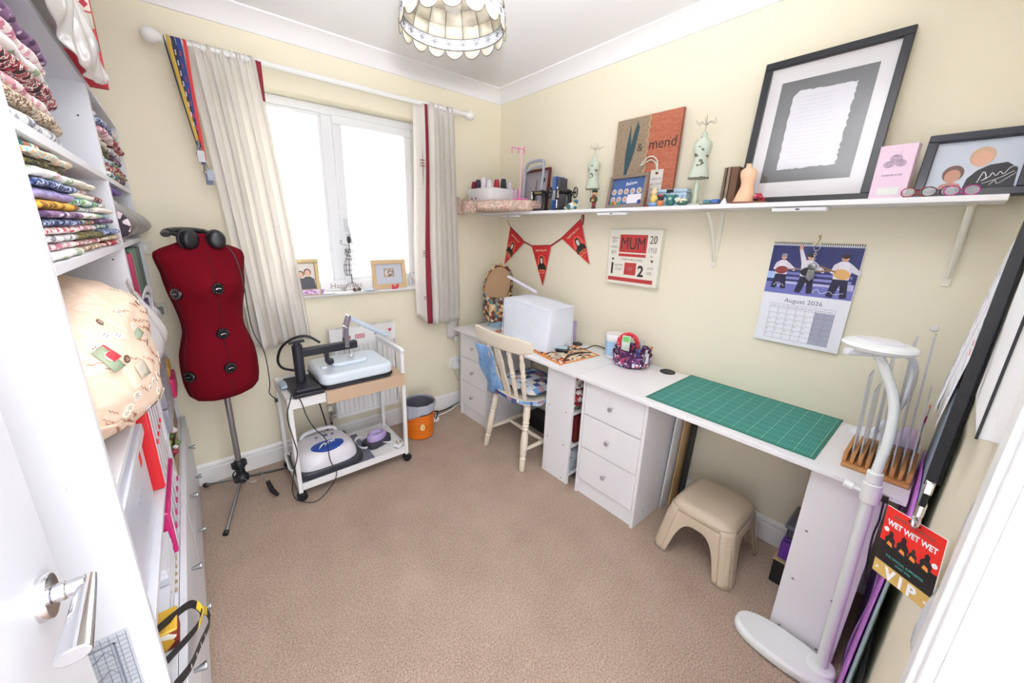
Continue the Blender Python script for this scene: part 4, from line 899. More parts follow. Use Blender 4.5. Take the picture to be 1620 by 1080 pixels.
# headphones round the neck of the dummy
hd = thing('headphones', 'black over-ear headphones resting on the neck of the red dummy', 'headphones', (.042, 2.2, 1.36), rz=math.radians(17))
hm = mat('headphone_black', '#1B1C22', .35)
band = []
for k in range(15):
    a = PI*k/14; band.append((-.022+.088*math.cos(a), .004+.080*math.sin(a), .040+.020*math.sin(a)))
part('headband', MB().tube(band, .017, 10, flat=.6), hm, hd)
part('headband_pad', MB().tube([band[k] for k in range(3, 12)], .021, 10, flat=.62), hm, hd)
for sx, yy, tl in ((-1, -.065, .5), (1, -.075, -.35)):
    n = Vector((tl*.6, -1, .35)).normalized(); c = Vector((sx*.048-.004, yy, .022))
    M = frameM(c, Vector((0, 0, 1)).cross(n), (0, 0, 1))
    e = part('ear_cup', MB().lathe([(.030, -.022), (.040, -.016), (.042, .0), (.038, .012), (.030, .018), (.016, .020), (0, .020)], 28, M=M, sx=.85), hm, hd)
    part('ear_pad', MB().tube([M @ Vector((.034*.85*math.cos(a), .034*math.sin(a), -.020)) for a in [2*PI*k/22 for k in range(22)]], .010, 10, closed=True), mat('leatherette', '#25262C', .5), e)
    part('yoke', MB().tube([c+Vector((0, .01, .0)), Vector((sx*.082, -.02, .04)), Vector((sx*.088, .018, .045))], .007, 8), hm, hd)
single('headphone_cable', MB().tube(curve([(.115, 2.15, 1.375), (.158, 2.118, 1.32), (.175, 2.08, 1.20), (.178, 2.09, 1.05), (.185, 2.07, .95), (.215, 2.06, .85), (.218, 2.05, .70), (.21, 2.05, .64), (.235, 2.05, .60)], 8), .0024, 6).box(.228, .242, 2.045, 2.055, .585, .602), darkwire, 'thin black headphone cable hanging down the dummy to its jack', 'cable')

# ------------------------------------------------------------------ orange bin
ob = thing('orange_bin', 'orange ribbed round bin with a grey liner beside the trolley', 'bin', (1.125, 2.25, 0))
orange = mat('bin_orange', '#E8781C', .4)
bp_ = [(.088, .0005), (.094, .004)]
for k in range(8): z = .015+k*.021; bp_ += [(.096+.010*z/.18, z), (.0975+.010*z/.18, z+.010), (.096+.010*z/.18, z+.020)]
bp_ += [(.110, .186), (.110, .190), (.104, .190), (.098, .012), (0, .010)]
part('bin_body', MB().lathe(bp_, 40), orange, ob, ang=50)
part('bin_label_patch', MB().prism([(.018*math.cos(2*PI*i/16), .026*math.sin(2*PI*i/16)) for i in range(16)], 0, .001, M=frameM((-.030, -.101, .105), (1, -.30, 0), (0, 0, 1))), mat('bin_patch', '#E9C98A', .5), ob)
part('rope_handle', MB().tube(curve([(.098, -.05, .17), (.125, -.045, .16), (.12, -.04, .12), (.108, -.04, .10)], 5), .005, 8), black, ob)
gi = MB()
def inn(u, v): a = u*2*PI; r = lerp(.100, .112, v)+.002*math.sin(a*9); return (r*math.cos(a), r*math.sin(a), lerp(.012, .265, v)+.006*math.sin(a*3)*v)
gi.grid(inn, 60, 8, wrap=True)
part('grey_inner_pot', MB().lathe([(.095, .014), (.106, .255), (.109, .257), (.100, .250), (.090, .02), (0, .02)], 36), mat('pot_grey', '#5F6069', .5), ob)
film = mat('liner_film', '#C9CBD8', .25, alpha=.75)
ln_ = MB()
def liner(u, v):
    a = u*2*PI; w_ = .002*math.sin(a*11)+.0015*math.sin(a*23)
    if v < .5: r = lerp(.088, .112, v*2); z = lerp(.10, .268, v*2)
    else:
        r = lerp(.113, .118, v*2-1)+w_; z = .268-(v*2-1)*(.060+.035*math.sin(a+4.6)+.010*math.sin(a*4))
    return (r*math.cos(a)+w_*.3, r*math.sin(a), z)
ln_.grid(liner, 80, 12, wrap=True); part('bin_liner', ln_, film, ob, solid=.001, ang=80)

# socket, adaptor and loose leads by the skirting
sk = thing('wall_socket', 'white double wall socket with an adaptor plugged in, beside the desk', 'socket', (1.60, YW, .37))
part('faceplate', MB().box(1.535, 1.68, YW-.010, YW, .35, .435), white2, sk, world=True, bevel=.003)
part('adaptor', MB().box(1.545, 1.60, YW-.052, YW-.010, .345, .420), white2, sk, world=True, bevel=.006)
part('switch', MB().box(1.625, 1.637, YW-.014, YW-.010, .40, .42), white2, sk, world=True, bevel=.001)
part('flex', MB().tube(curve([(1.565, YW-.03, .345), (1.57, YW-.03, .30), (1.60, YW-.025, .24), (1.66, YW-.02, .21)], 5), .003, 7), mat('grey_flex', '#C9C9CE', .4), sk, world=True)
single('white_floor_lead', MB().tube(curve([(1.34, 2.40, .008), (1.42, 2.41, .007), (1.50, 2.43, .007), (1.56, 2.455, .008)], 5), .0045, 8), white2, 'white lead lying along the skirting between bin and drawers', 'cable')
single('black_floor_lead', MB().tube(curve([(1.30, 2.42, .07), (1.36, 2.435, .03), (1.44, 2.45, .012), (1.52, 2.455, .02), (1.60, 2.46, .035)], 5), .004, 8), black, 'black lead above the white one by the skirting', 'cable')
ex = thing('extension_block', 'white extension block and yellow-and-black adaptor beside the orange bin', 'adaptor', (1.285, 2.36, 0))
part('socket_block', MB().box(-.02, .05, -.03, .03, .0005, .035), white2, ex, bevel=.006, seg=3)
part('yellow_adaptor', MB().box(-.03, .02, .01, .05, .036, .085), mat('adaptor_yellow', '#C9A44A', .5), ex, bevel=.004)
part('black_plug', MB().box(-.02, .02, -.02, .012, .036, .062), black, ex, bevel=.004)
so = thing('wall_socket', 'small white wall switch plate left of the red dummy at shoulder height', 'socket', (-.15, YW, 1.32))
part('faceplate', MB().box(-.19, -.125, YW-.009, YW, 1.30, 1.365), mat('plate_cream', '#DDD8C8', .4), so, world=True, bevel=.003); part('switch', MB().box(-.163, -.152, YW-.013, YW-.009, 1.32, 1.345), white2, so, world=True)
so = thing('wall_socket', 'small white wall socket left of the red dummy at bust height', 'socket', (-.15, YW, 1.02))
part('faceplate', MB().box(-.19, -.125, YW-.009, YW, 1.0, 1.065), mat('plate_cream', '#DDD8C8', .4), so, world=True, bevel=.003); part('plug', MB().box(-.175, -.140, YW-.040, YW-.009, 1.01, 1.045), mat('plug_grey', '#8B8A88', .5), so, world=True, bevel=.004)
# ------------------------------------------------------------------ wall shelf
ST = 1.583; SX0, SX1, SY0, SY1 = 1.819, 2.018, -.035, 2.492
sh = thing('wall_shelf', 'long white laminate shelf on brackets across the right wall', 'shelf', (SX1, 1.2, ST-.018))
part('shelf_board', MB().box(SX0, SX1, SY0, SY1, ST-.018, ST), white, sh, world=True, bevel=.0015)
for y in (.030, .785):
    k = MB().box(1.838, 2.016, y-.012, y+.012, ST-.0215, ST-.0185).box(2.012, 2.018, y-.010, y+.010, 1.30, ST-.0185)
    k.tube([(1.850, y, ST-.030), (1.90, y, ST-.07), (1.97, y, ST-.17), (2.008, y, ST-.255)], [.007, .008, .008, .006], 8)
    part('bracket', k, mat('bracket_ivory', '#EFEADB', .4), sh, world=True, bevel=.002)
for i, (y0, y1) in enumerate(((2.06, 2.24), (1.19, 1.375), (.365, .535))):
    g = thing('puck_light', ('slim white under-shelf light at the window end', 'slim white under-shelf light above the red and white sign', 'slim white under-shelf light above the calendar')[i], 'light', (1.835, (y0+y1)/2, ST-.036))
    part('housing', MB().box(1.828, 1.870, y0, y1, ST-.036, ST-.0195), white2, g, world=True, bevel=.004)
    part('switch', MB().box(1.826, 1.828, (y0+y1)/2-.006, (y0+y1)/2+.006, ST-.031, ST-.026), dark, g, world=True)
# bundle, basket of threads, thread stand
bdl = patt('cream_rose_print', ['#E9D3C1', '#E9D3C1', '#E2CBB8', '#E9D3C1', '#B4545C', '#EAD6C6', '#8FA08A', '#E9D3C1', '#E2CBB8', '#D98F8F'], 42, kind='noise')
bn = thing('fabric_wrapped_board', 'rose-print fabric wrapped flat board overhanging the window end of the shelf', 'fabric', (1.78, 2.2, ST))
def bundle(u, v):
    a = u*2*PI; c, s = math.cos(a), math.sin(a); P = (math.copysign(abs(c)**.3, c), math.copysign(abs(s)**.3, s))
    y = 2.17+.285*P[1]; x0 = 1.60 if y > 2.15 else lerp(1.76, 1.60, max(0, (y-1.88)/.27)); x = lerp(x0, 1.985, (P[0]+1)/2)
    q = math.sin(PI*min(max(v, 0), 1))**.35; xm = (x0+1.985)/2
    x = xm+(x-xm)*(.80+.20*q); y = 2.17+(y-2.17)*(.92+.08*q)
    return (x+.004*math.sin(a*13+v*4), y+.004*math.sin(a*11), ST+.001+.067*v+.004*math.sin(a*7+2)*math.sin(v*PI))
b_ = MB().grid(bundle, 72, 8, wrap=True); b_.f.append(tuple(range(72))[::-1]); b_.m.append(0); b_.f.append(tuple(8*72+i for i in range(72))); b_.m.append(0)
part('wrapped_fabric', b_, bdl, bn, world=True, ang=60)
part('loose_fold', MB().grid(lambda u, v: (1.585+.010*math.sin(v*9), lerp(2.45, 2.22, v), lerp(ST-.030+.02*v, ST+.095-.045*v, u)+.006*math.sin(v*20)), 6, 20), bdl, bn, world=True, solid=.006, ang=80)
BK = ST+.071
bkM = Matrix.Translation((1.785, 2.28, BK)) @ Matrix.Rotation(math.radians(3), 4, 'Z')
bt = thing('thread_basket', 'white plastic basket filled with thread cones', 'basket', M=bkM)
o_ = [(-.125, -.135), (.125, -.135), (.125, .135), (-.125, .135)]
bw_ = MB()
for k in range(4):
    a, b = o_[k], o_[(k+1) % 4]; bw_.add([(a[0]*.94, a[1]*.94, .002), (b[0]*.94, b[1]*.94, .002), (b[0]*1.02, b[1]*1.02, .078), (a[0]*1.02, a[1]*1.02, .078)], [(0, 1, 2, 3)])
bw_.add([(p[0]*.94, p[1]*.94, .002) for p in o_], [(0, 1, 2, 3)])
part('basket_wall', bw_, white2, bt, solid=.003, bevel=.002)
part('rim', MB().tube([(p[0]*1.03, p[1]*1.03, .079) for p in o_], .004, 6, closed=True), white2, bt)
cones = [(-.10, .09, '#8E1F3B', 'dark red thread cone at the window end of the basket'), (-.10, .045, '#43324A', 'dark plum thread cone next to the dark red one'), (-.09, -.005, '#E9E6EA', 'white thread cone left of centre in the basket'), (-.085, -.06, '#F0EEF4', 'larger white thread cone at the front corner of the basket'),
         (-.03, -.075, '#B1303F', 'bright red thread cone behind the white corner one'), (.03, -.08, '#2C313E', 'blue-black thread cone right of the bright red one'), (.085, -.085, '#E6E4E8', 'white thread cone right of the blue-black one'), (.09, -.02, '#9B8468', 'tan thread cone at the right end of the basket'), (-.03, .03, '#D9D6DE', 'pale grey thread cone in the middle of the basket')]
for i, (x, y, c, l) in enumerate(cones):
    p = bkM @ Vector((x, y, .004)); t = thing('thread_cone', l, 'thread', p, group='thread cones in the white basket'); h = .128+.010*(i % 3)
    part('thread', MB().lathe([(.020, .004), (.0225, .012), (.020, h*.8), (.015, h)], 18), mat('thread_'+c, c, .7, bump=(300, .3)), t)
    part('core', MB().lathe([(.010, 0), (.008, h+.008), (.005, h+.008), (.005, h), (0, h)], 12), mat('cone_core', '#E0DCE0', .5), t)
pk = mat('pink_plastic', '#E86FB4', .3, alpha=1); pkp = mat('pale_pink_plastic', '#F2C4DA', .3)
ts = thing('thread_stand', 'pink thread stand with a tall pole and hooked guide arms', 'thread stand', (1.80, 2.00, BK-.002))
part('base', MB().lathe([(.058, .0005), (.060, .004), (.052, .010), (.020, .012), (0, .012)], 30, sx=.8, sy=1.15), pk, ts)
part('pole', MB().tube([(0, 0, .01), (0, 0, .335)], .0035, 10), pkp, ts)
for x, y in ((-.03, .03), (-.03, -.02), (.02, .045)): part('spool_pin', MB().tube([(x, y, .008), (x, y, .075)], .0025, 8), pk, ts)
arm = MB().tube([(0, -.025, .315), (0, .01, .322), (.0, .10, .345)], .003, 8).tube([(0, .02, .322), (.03, .0, .338)], .003, 8)
for y, z in ((-.028, .305), (.03, .320), (.095, .333)): arm.tube([(0, y+.006*math.cos(a), z+.014*math.sin(a)-.010) for a in [2*PI*k/14 for k in range(14)]], .002, 6, closed=True)
part('guide_arm', arm, pk, ts)
# dark red folder frame, grey carry frame, books
fr_red = mat('maroon_frame', '#6A1D24', .4)
M = leanM(1.955, 2.02, ST+.0005, (-.06, -1, 0), .10, (-1, .06, 0))
t = picture('framed_picture', 'maroon-edged picture of grey shapes standing behind the grey frame', 'picture', M, .275, .285, .014, .018, fr_red, mat('grey_photo', '#A9A3AC', .35))
part('printed_tower', MB().prism([(-.03, .03), (.03, .03), (.012, .14), (.006, .22), (-.004, .22), (-.012, .14)], .0031, .0034), mat('print_grey_dark', '#6F6C76', .5), t, ang=0)
part('printed_seal', MB().lathe([(.016, .0031), (.016, .0035)], 20, (.07, .21, 0)), black, t, ang=0)
part('price_sticker', MB().box(.085, .12, .025, .045, .0031, .0036), mat('sticker_pale', '#E6DCDC', .5), t, ang=0)
gm_ = mat('grey_plastic', '#AEB3C0', .35)
g = thing('grey_handle_frame', 'pale grey plastic open frame with an arched handle on the shelf', 'frame', (1.905, 2.00, ST))
gf = MB().tube([(1.895, 2.085, ST+.004), (1.915, 2.075, ST+.30)], .009, 10).tube([(1.895, 1.905, ST+.004), (1.915, 1.900, ST+.315)], .009, 10).tube(curve([(1.915, 2.078, ST+.285), (1.915, 2.05, ST+.318), (1.915, 1.99, ST+.328), (1.915, 1.92, ST+.325), (1.915, 1.900, ST+.312)], 5), .010, 10).tube([(1.912, 2.07, ST+.265), (1.912, 1.99, ST+.290), (1.912, 1.905, ST+.292)], .008, 10)
part('frame_tube', gf, gm_, g, world=True)
part('foot', MB().box(1.875, 1.935, 1.89, 1.92, ST+.0005, ST+.010).box(1.875, 1.935, 2.07, 2.10, ST+.0005, ST+.010), gm_, g, world=True, bevel=.002)
def book(x0, x1, y0, y1, h, c, label, pc='#E6E0D3', name='book'):
    t = thing(name, label, 'book', ((x0+x1)/2, (y0+y1)/2, ST+.0003)); w = (y1-y0)/2; d = (x1-x0)/2
    part('cover', MB().box(-d, d, -w, -w+.002, 0, h).box(-d, d, w-.002, w, 0, h).box(-d, -d+.002, -w, w, 0, h), mat('book_'+c, c, .45), t, bevel=.0006)
    part('pages', MB().box(-d+.0025, d-.004, -w+.0025, w-.0025, .003, h-.003), mat('pages', pc, .8), t); return t
t = book(1.925, 2.005, 1.790, 1.822, .215, '#3E66B0', 'blue-spined guidebook right of the maroon frame')
part('spine_band', MB().box(-.0410, -.0402, -.014, .014, .07, .13), mat('spine_grey', '#C9CCD6', .5), t, ang=0)
book(1.93, 2.0, 1.762, 1.785, .205, '#4A4A55', 'dark grey book right of the blue-spined one')
# two miniature vintage sewing machines
def mini_machine(x, y, rz, s, label, full=True):
    t = thing('miniature_sewing_machine', label, 'ornament', (x, y, ST+.0003), rz=rz)
    part('bed', MB().box(-.050*s, .050*s, -.026*s, .026*s, 0, .012*s), black, t, bevel=.002)
    part('pillar', MB().lathe([(.016*s, .012*s), (.013*s, .03*s), (.013*s, .075*s), (.018*s, .09*s)], 16, (.032*s, 0, 0)), blackg, t)
    part('arm', MB().tube(curve([(.036*s, 0, .095*s), (.01*s, 0, .100*s), (-.025*s, 0, .098*s), (-.042*s, 0, .094*s)], 4), [.016*s]*5+[.013*s]*4+[.015*s]*4, 12), blackg, t)
    part('head', MB().box(-.052*s, -.036*s, -.011*s, .011*s, .055*s, .112*s), blackg, t, bevel=.003)
    part('needle_bar', MB().tube([(-.044*s, 0, .02*s), (-.044*s, 0, .125*s)], .0025, 8).cyl((-.044*s, 0, .012*s), .006*s, .004*s), chrome, t)
    part('faceplate', MB().box(-.049*s, -.039*s, -.0125*s, -.011*s, .065*s, .105*s), chrome, t)
    w = MB().tube([(.066*s, .028*s*math.cos(a), .098*s+.028*s*math.sin(a)) for a in [2*PI*k/20 for k in range(20)]], .0035, 7, closed=True)
    for k in range(5): w.tube([(.066*s, 0, .098*s), (.066*s, .028*s*math.cos(k*1.257), .098*s+.028*s*math.sin(k*1.257))], .002, 6)
    w.tube([(.045*s, 0, .098*s), (.070*s, 0, .098*s)], .005*s, 8); part('hand_wheel', w, blackg, t)
    if full: text('SINGER', .013*s, mat('gold_leaf', '#CDB272', .4, .5), t, -.004*s, -.0165*s, .096*s, M=None, name='lettering', rot=0) if False else text('SINGER', .014*s, mat('gold_leaf', '#CDB272', .4, .5), t, 0, 0, 0, M=frameM((0, -.0165*s, .093*s), (1, 0, 0), (0, 0, 1)))
    return t
mini_machine(1.862, 1.875, math.radians(-78), 1.15, 'black miniature sewing machine with gold lettering nearer the maroon frame')
t = mini_machine(1.870, 1.665, math.radians(-25), 1.10, 'second black miniature sewing machine, turned end-on by the painted figurine', full=False)
def figurine(x, y, rz, label, parts_, s=1, name='figurine'):
    t = thing(name, label, 'figurine', (x, y, ST+.0003), rz=rz, group='painted figurines on the shelf')
    for nm, c, r, col in parts_:
        mb = MB(); mb.ell([q*s for q in c], [q*s for q in r], 14, 10); part(nm, mb, mat('fig_'+col, col, .35), t)
    return t
figurine(1.845, 1.575, math.radians(-60), 'small white and blue reclining painted figurine between the machine and the mannequin',
  [('body', (0, 0, .022), (.030, .016, .020), '#DDE6E4'), ('head', (.022, -.004, .046), (.014, .012, .013), '#3B6C8F'), ('arm', (-.02, -.012, .018), (.014, .008, .012), '#2F5F6A'), ('leg', (-.034, .0, .010), (.016, .010, .0095), '#BFCBB0'), ('collar', (.014, -.008, .034), (.010, .009, .008), '#E6C34C')])
figurine(1.825, 1.535, 0, 'tiny teal painted bird figurine right of the blue reclining one', [('body', (0, 0, .010), (.012, .008, .0095), '#2E7A86'), ('head', (.009, 0, .021), (.006, .005, .006), '#E8E3D8')])
# mannequin jewellery stands
sage = patt('sage_floral_print', ['#C9D3C2', '#C9D3C2', '#CFD8C9', '#C9D3C2', '#C9D3C2', '#CDD6C6', '#6F7468'], 26, kind='noise', bump=.1)
sagep = mat('sage_paint', '#C6D0BC', .5)
def mann(x, y, s, label, rz=0, lean=0):
    t = thing('mannequin_jewellery_stand', label, 'ornament', (x, y, ST+.0003), rz=rz)
    part('base', MB().lathe([(.040*s, 0), (.042*s, .006*s), (.022*s, .013*s), (.009*s, .018*s)], 24), sagep, t)
    part('post', MB().lathe([(.010*s, .015*s), (.013*s, .04*s), (.009*s, .06*s), (.013*s, .085*s), (.009*s, .118*s)], 16), sagep, t)
    pf = [(.044, .035, .128), (.043, .034, .132), (.042, .032, .150), (.030, .024, .190), (.028, .023, .205), (.034, .030, .235), (.040, .030, .262), (.036, .022, .285), (.015, .013, .298), (.011, .011, .320), (.010, .010, .325)]
    def f(u, v):
        k = v*(len(pf)-1); i = min(int(k), len(pf)-2); q = k-i; rx, ry, z = [lerp(pf[i][j], pf[i+1][j], q) for j in range(3)]; a = u*2*PI
        return (rx*s*math.cos(a), ry*s*math.sin(a), z*s)
    b = MB().grid(f, 26, 22, wrap=True); b.f.append(tuple(range(26))[::-1]); b.m.append(0); b.f.append(tuple(22*26+i for i in range(26))); b.m.append(0)
    part('torso', b, sage, t, ang=60)
    part('base_rim', MB().tube([(.044*s*math.cos(a), .035*s*math.sin(a), .128*s) for a in [2*PI*k/24 for k in range(24)]], .0022, 6, closed=True), mat('brown_rim', '#7A6A58', .5), t)
    h = MB().tube([(0, 0, .322*s), (0, 0, .395*s)], .0018, 6)
    for k in range(6):
        a = 2*PI*k/6+.3; h.tube(curve([(0, 0, .352*s), (.018*s*math.cos(a), .018*s*math.sin(a), .368*s), (.036*s*math.cos(a), .036*s*math.sin(a), .362*s), (.046*s*math.cos(a), .046*s*math.sin(a), .375*s)], 3), .0013, 5)
    part('wire_hooks', h, mat('sage_wire', '#B9B7A4', .4, .4), t)
mann(1.935, 1.505, .94, 'smaller sage green floral mannequin stand behind the bearded gnome figure', rz=math.radians(-80))
mann(1.930, .888, 1.0, 'larger sage green floral mannequin stand between the sign board and the big frame', rz=math.radians(-60))
figurine(1.862, 1.430, math.radians(-80), 'small standing painted figure with a dark green hat and brown beard',
  [('boots', (0, 0, .009), (.013, .010, .0088), '#5A2A20'), ('trousers', (0, 0, .026), (.012, .010, .014), '#7E2530'), ('coat', (0, 0, .050), (.018, .013, .020), '#2E3A28'), ('arm', (-.016, -.006, .050), (.006, .006, .014), '#2E3A28'), ('arm', (.016, -.006, .050), (.006, .006, .014), '#2E3A28'), ('beard', (0, -.010, .062), (.010, .007, .014), '#7A3F26'), ('head', (0, 0, .080), (.012, .011, .012), '#D9A27C'), ('hat', (0, .001, .094), (.015, .014, .011), '#27402E'), ('plate', (0, -.016, .045), (.009, .004, .007), '#C9A257')], 1.05)
# & mend board
bd_ = thing('sewing_sign_board', 'hessian and coral wood-effect canvas board with scissors and the word mend', 'sign', M=leanM(1.990, 1.2165, ST+.0005, (0, -1, 0), .03, (-1, 0, 0)))
part('board', MB().box(-.186, .186, 0, .472, 0, .018), mat('board_brown', '#8A5240', .7), bd_, bevel=.001)
part('printed_hessian', MB().box(-.185, .012, .001, .471, .018, .0184), patt('hessian', ['#8F7B66', '#A38F78', '#978570', '#86735F'], 140, kind='noise'), bd_, ang=0)
part('printed_wood', MB().box(.012, .185, .001, .471, .018, .0184), patt('coral_wood', ['#B5694F', '#BF755B', '#A85E47', '#B96D54'], 20, kind='noise', stretch=(1, 12, 1)), bd_, ang=0)
rp = MB()
for k in range(40):
    z = .471*k/39; rp.ell((.012+.004*math.sin(k*1.9), z if 0 < k < 39 else max(.006, min(z, .466)), .020), (.006, .009, .0022), 8, 6)
part('rope_trim', rp, mat('rope', '#B79B78', .9), bd_)
teal = mat('teal_print', '#2F4F57', .5)
sc = MB().prism([(-.120, .03), (-.104, .03), (-.098, .16), (-.102, .18), (-.085, .32), (-.100, .445), (-.116, .30), (-.112, .18), (-.118, .16)], .0185, .0190).prism([(-.105, .03), (-.070, .03), (-.082, .13), (-.094, .19), (-.062, .30), (-.045, .42), (-.060, .45), (-.080, .38), (-.090, .30), (-.110, .19), (-.104, .14)], .0191, .0195)
for cx, cz in ((-.135, .04), (-.075, .04)): sc.tube([(cx+.026*math.cos(a), cz+.030*math.sin(a)+.01, .019) for a in [2*PI*k/20 for k in range(20)]], .006, 6, closed=True)
part('printed_scissors', sc, teal, bd_, ang=0)
inkb = mat('brown_ink', '#3D2A24', .6)
text('&', .055, inkb, bd_, -.030, .30, .0192); text('mend', .072, inkb, bd_, .098, .30, .0192, sx=.95)
tg = MB().box(.055, .125, .02, .195, .0192, .0205); part('label_tag', tg, mat('tag_paper', '#E3DED8', .7), bd_, bevel=.0008)
part('tag_eyelet', MB().lathe([(.008, 0), (.008, .0015), (.004, .002), (0, .002)], 16, (.090, .178, .0205)), mat('eyelet_brown', '#6B4A3C', .4, .4), bd_)
part('tag_string', MB().tube(curve([(.09, .182, .023), (.085, .235, .024), (.055, .262, .024), (.02, .255, .024), (-.01, .222, .023)], 5), .004, 7).tube(curve([(.09, .182, .026), (.080, .225, .027), (.045, .245, .027), (.0, .222, .026)], 5), .0035, 7), mat('string_pale', '#D9D2C4', .9), bd_)
for k in range(5): text(('make do', 'and mend', 'knit sew', 'patch', 'love')[k], .017, mat('tag_grey', '#9A9490', .7), bd_, .090, .145-.026*k, .0206)
# small portrait-group frame
M = leanM(1.855, 1.222, ST+.0005, (-.10, -1, 0), .16, (-1, .10, 0))
t = picture('framed_photo', 'grey wooden landscape frame holding a crowded group print, in front of the sign board', 'photo frame', M, .242, .168, .016, .016, mat('driftwood', '#8A7B6F', .6, var=.2), mat('print_blue', '#3F5F96', .4))
for j in range(2):
    for k in range(5 if j else 3):
        x = -.085+.040*k; y = .045+.040*j
        part('printed_portrait', MB().lathe([(.0155, .0031), (.0155, .0034)], 18, (x, y, 0)), mat('print_ring', '#C9C3C4', .5), t, ang=0)
        part('printed_portrait_face', MB().lathe([(.009, .0035), (.009, .0037)], 14, (x, y-.001, 0)), mat('print_skin2', '#B98A76', .5), t, ang=0)
part('printed_card', MB().box(.010, .098, .022, .068, .0038, .0041), mat('card_pale', '#E6E2EC', .5), t, ang=0)
part('printed_rosette', MB().lathe([(.012, .0042), (.012, .0045)], 14, (.088, .028, 0)), mat('royal_print', '#2E3F9C', .5), t, ang=0)
text('Believe', .024, white2, t, .02, .118, .0034, rot=.1)
for x, c in ((-.09, '#6FA24A'), (-.065, '#E0A23C'), (-.04, '#3F8F5C'), (-.09+.01, '#C94A3C')): part('printed_figure', MB().lathe([(.010, .0032), (.010, .0036)], 12, (x, .026, 0)), mat('pf_'+c, c, .5), t, ang=0)
# tin and figurines
tn = thing('blue_tin', 'pale blue lidded storage tin with a dark handle slot', 'tin', (1.935, 1.005, ST+.0003), rz=math.radians(-78))
tb_ = mat('tin_blue', '#B3CBDD', .35)
part('tin_body', MB().box(-.075, .075, -.045, .045, 0, .068), patt('tin_print', ['#B3CBDD', '#B3CBDD', '#A9C3D8', '#B9D0E0', '#8FA9C4'], 30, kind='noise'), tn, bevel=.003)
part('tin_lid', MB().box(-.078, .078, -.048, .048, .0685, .084), tb_, tn, bevel=.003)
part('handle_slot', MB().box(-.016, .016, -.0492, -.048, .068, .082), black, tn)
figurine(1.862, 1.062, math.radians(-80), 'cream seated figurine in a yellow coat on a blue block, left of the tin', [('block', (0, 0, .012), (.026, .016, .0118), '#7FA6D4'), ('body', (0, .0, .040), (.017, .013, .022), '#E3C56A'), ('arm', (.014, -.008, .042), (.008, .007, .012), '#E3C56A'), ('head', (0, -.002, .070), (.015, .014, .015), '#EBC9A2'), ('hat', (.002, 0, .084), (.012, .011, .007), '#E8DCA8')])
figurine(1.838, 1.010, math.radians(-80), 'dark round figurine with a red bow between the cream and teal ones', [('body', (0, 0, .016), (.018, .014, .0158), '#C77A45'), ('head', (0, -.002, .038), (.015, .013, .013), '#2F2C30'), ('bow', (.0, -.014, .050), (.010, .004, .006), '#B8334A'), ('ear', (.014, 0, .050), (.007, .004, .007), '#2F2C30'), ('ear', (-.014, 0, .050), (.007, .004, .007), '#2F2C30')])
figurine(1.840, .962, math.radians(-70), 'teal long-eared crouching figurine in front of the tin', [('body', (0, 0, .018), (.022, .018, .0178), '#2C6A66'), ('head', (0, -.008, .038), (.019, .015, .015), '#3E7F78'), ('ear', (.022, -.004, .046), (.012, .005, .007), '#2C6A66'), ('ear', (-.022, -.004, .046), (.012, .005, .007), '#2C6A66'), ('muzzle', (0, -.020, .032), (.009, .006, .007), '#A9CBC0')])
figurine(1.842, .905, math.radians(-60), 'sage and cream patterned crouching figurine right of the teal one', [('body', (0, 0, .014), (.026, .016, .0138), '#3F6A60'), ('back', (.004, 0, .024), (.018, .013, .010), '#D6D3B4'), ('head', (-.020, -.004, .026), (.011, .010, .011), '#DCDABF'), ('spot', (-.006, -.013, .018), (.006, .004, .005), '#E6E1C4')])
# trinkets lying near the front edge
def flat_obj(name, x, y, rz, w, d, h, c, label, cat, bev=.002):
    return single(name, MB().box(-w/2, w/2, -d/2, d/2, .0003, h), mat('f_'+c, c, .4), label, cat, bevel=bev, M=Matrix.Translation((x, y, ST)) @ Matrix.Rotation(rz, 4, 'Z'))
flat_obj('trinket_tray', 1.862, .785, .2, .05, .085, .006, '#6E5A48', 'low dark wooden tray left of the peach torso', 'tray')
flat_obj('trinket_box', 1.862, .800, .3, .030, .030, .016, '#3D7A86', 'teal trinket box on the low tray', 'box', .003).location.z += .0062
flat_obj('trinket_box', 1.860, .762, -.2, .030, .030, .018, '#4A6FB4', 'blue glitter trinket box beside the teal one', 'box', .004).location.z += .0062
single('white_cone_ornament', MB().lathe([(.016, .0003), (.010, .012), (.004, .024), (0, .028)], 6, (1.845, .722, ST)), white2, 'small white pyramid ornament at the shelf edge', 'ornament')
flat_obj('card_pack', 1.868, .690, .15, .06, .050, .005, '#7E97AE', 'slate blue card pack left of the peach torso base', 'cards')
for i, (x0, x1, y0, y1, h, c, l) in enumerate(((1.90, 2.0, .752, .764, .158, '#6E5D4E', 'thin brown book, leftmost of the three by the big frame'), (1.90, 2.0, .737, .750, .160, '#8C7A66', 'thin tan book, middle of the three by the big frame'), (1.90, 2.0, .705, .735, .158, '#6B4A36', 'thick brown book nearest the big frame'))):
    book(x0, x1, y0, y1, h, c, l)
peach = mat('peach_resin', '#EBBE9C', .45)
tt = thing('peach_torso_figure', 'peach-coloured armless torso figure on the shelf before the big frame', 'figurine', (1.875, .660, ST+.009), rz=math.radians(-75))
pf2 = [(.038, .030, 0), (.036, .028, .012), (.031, .024, .035), (.024, .019, .062), (.024, .019, .078), (.029, .024, .098), (.031, .022, .115), (.026, .018, .128), (.011, .010, .136), (.009, .009, .148), (.010, .010, .151)]
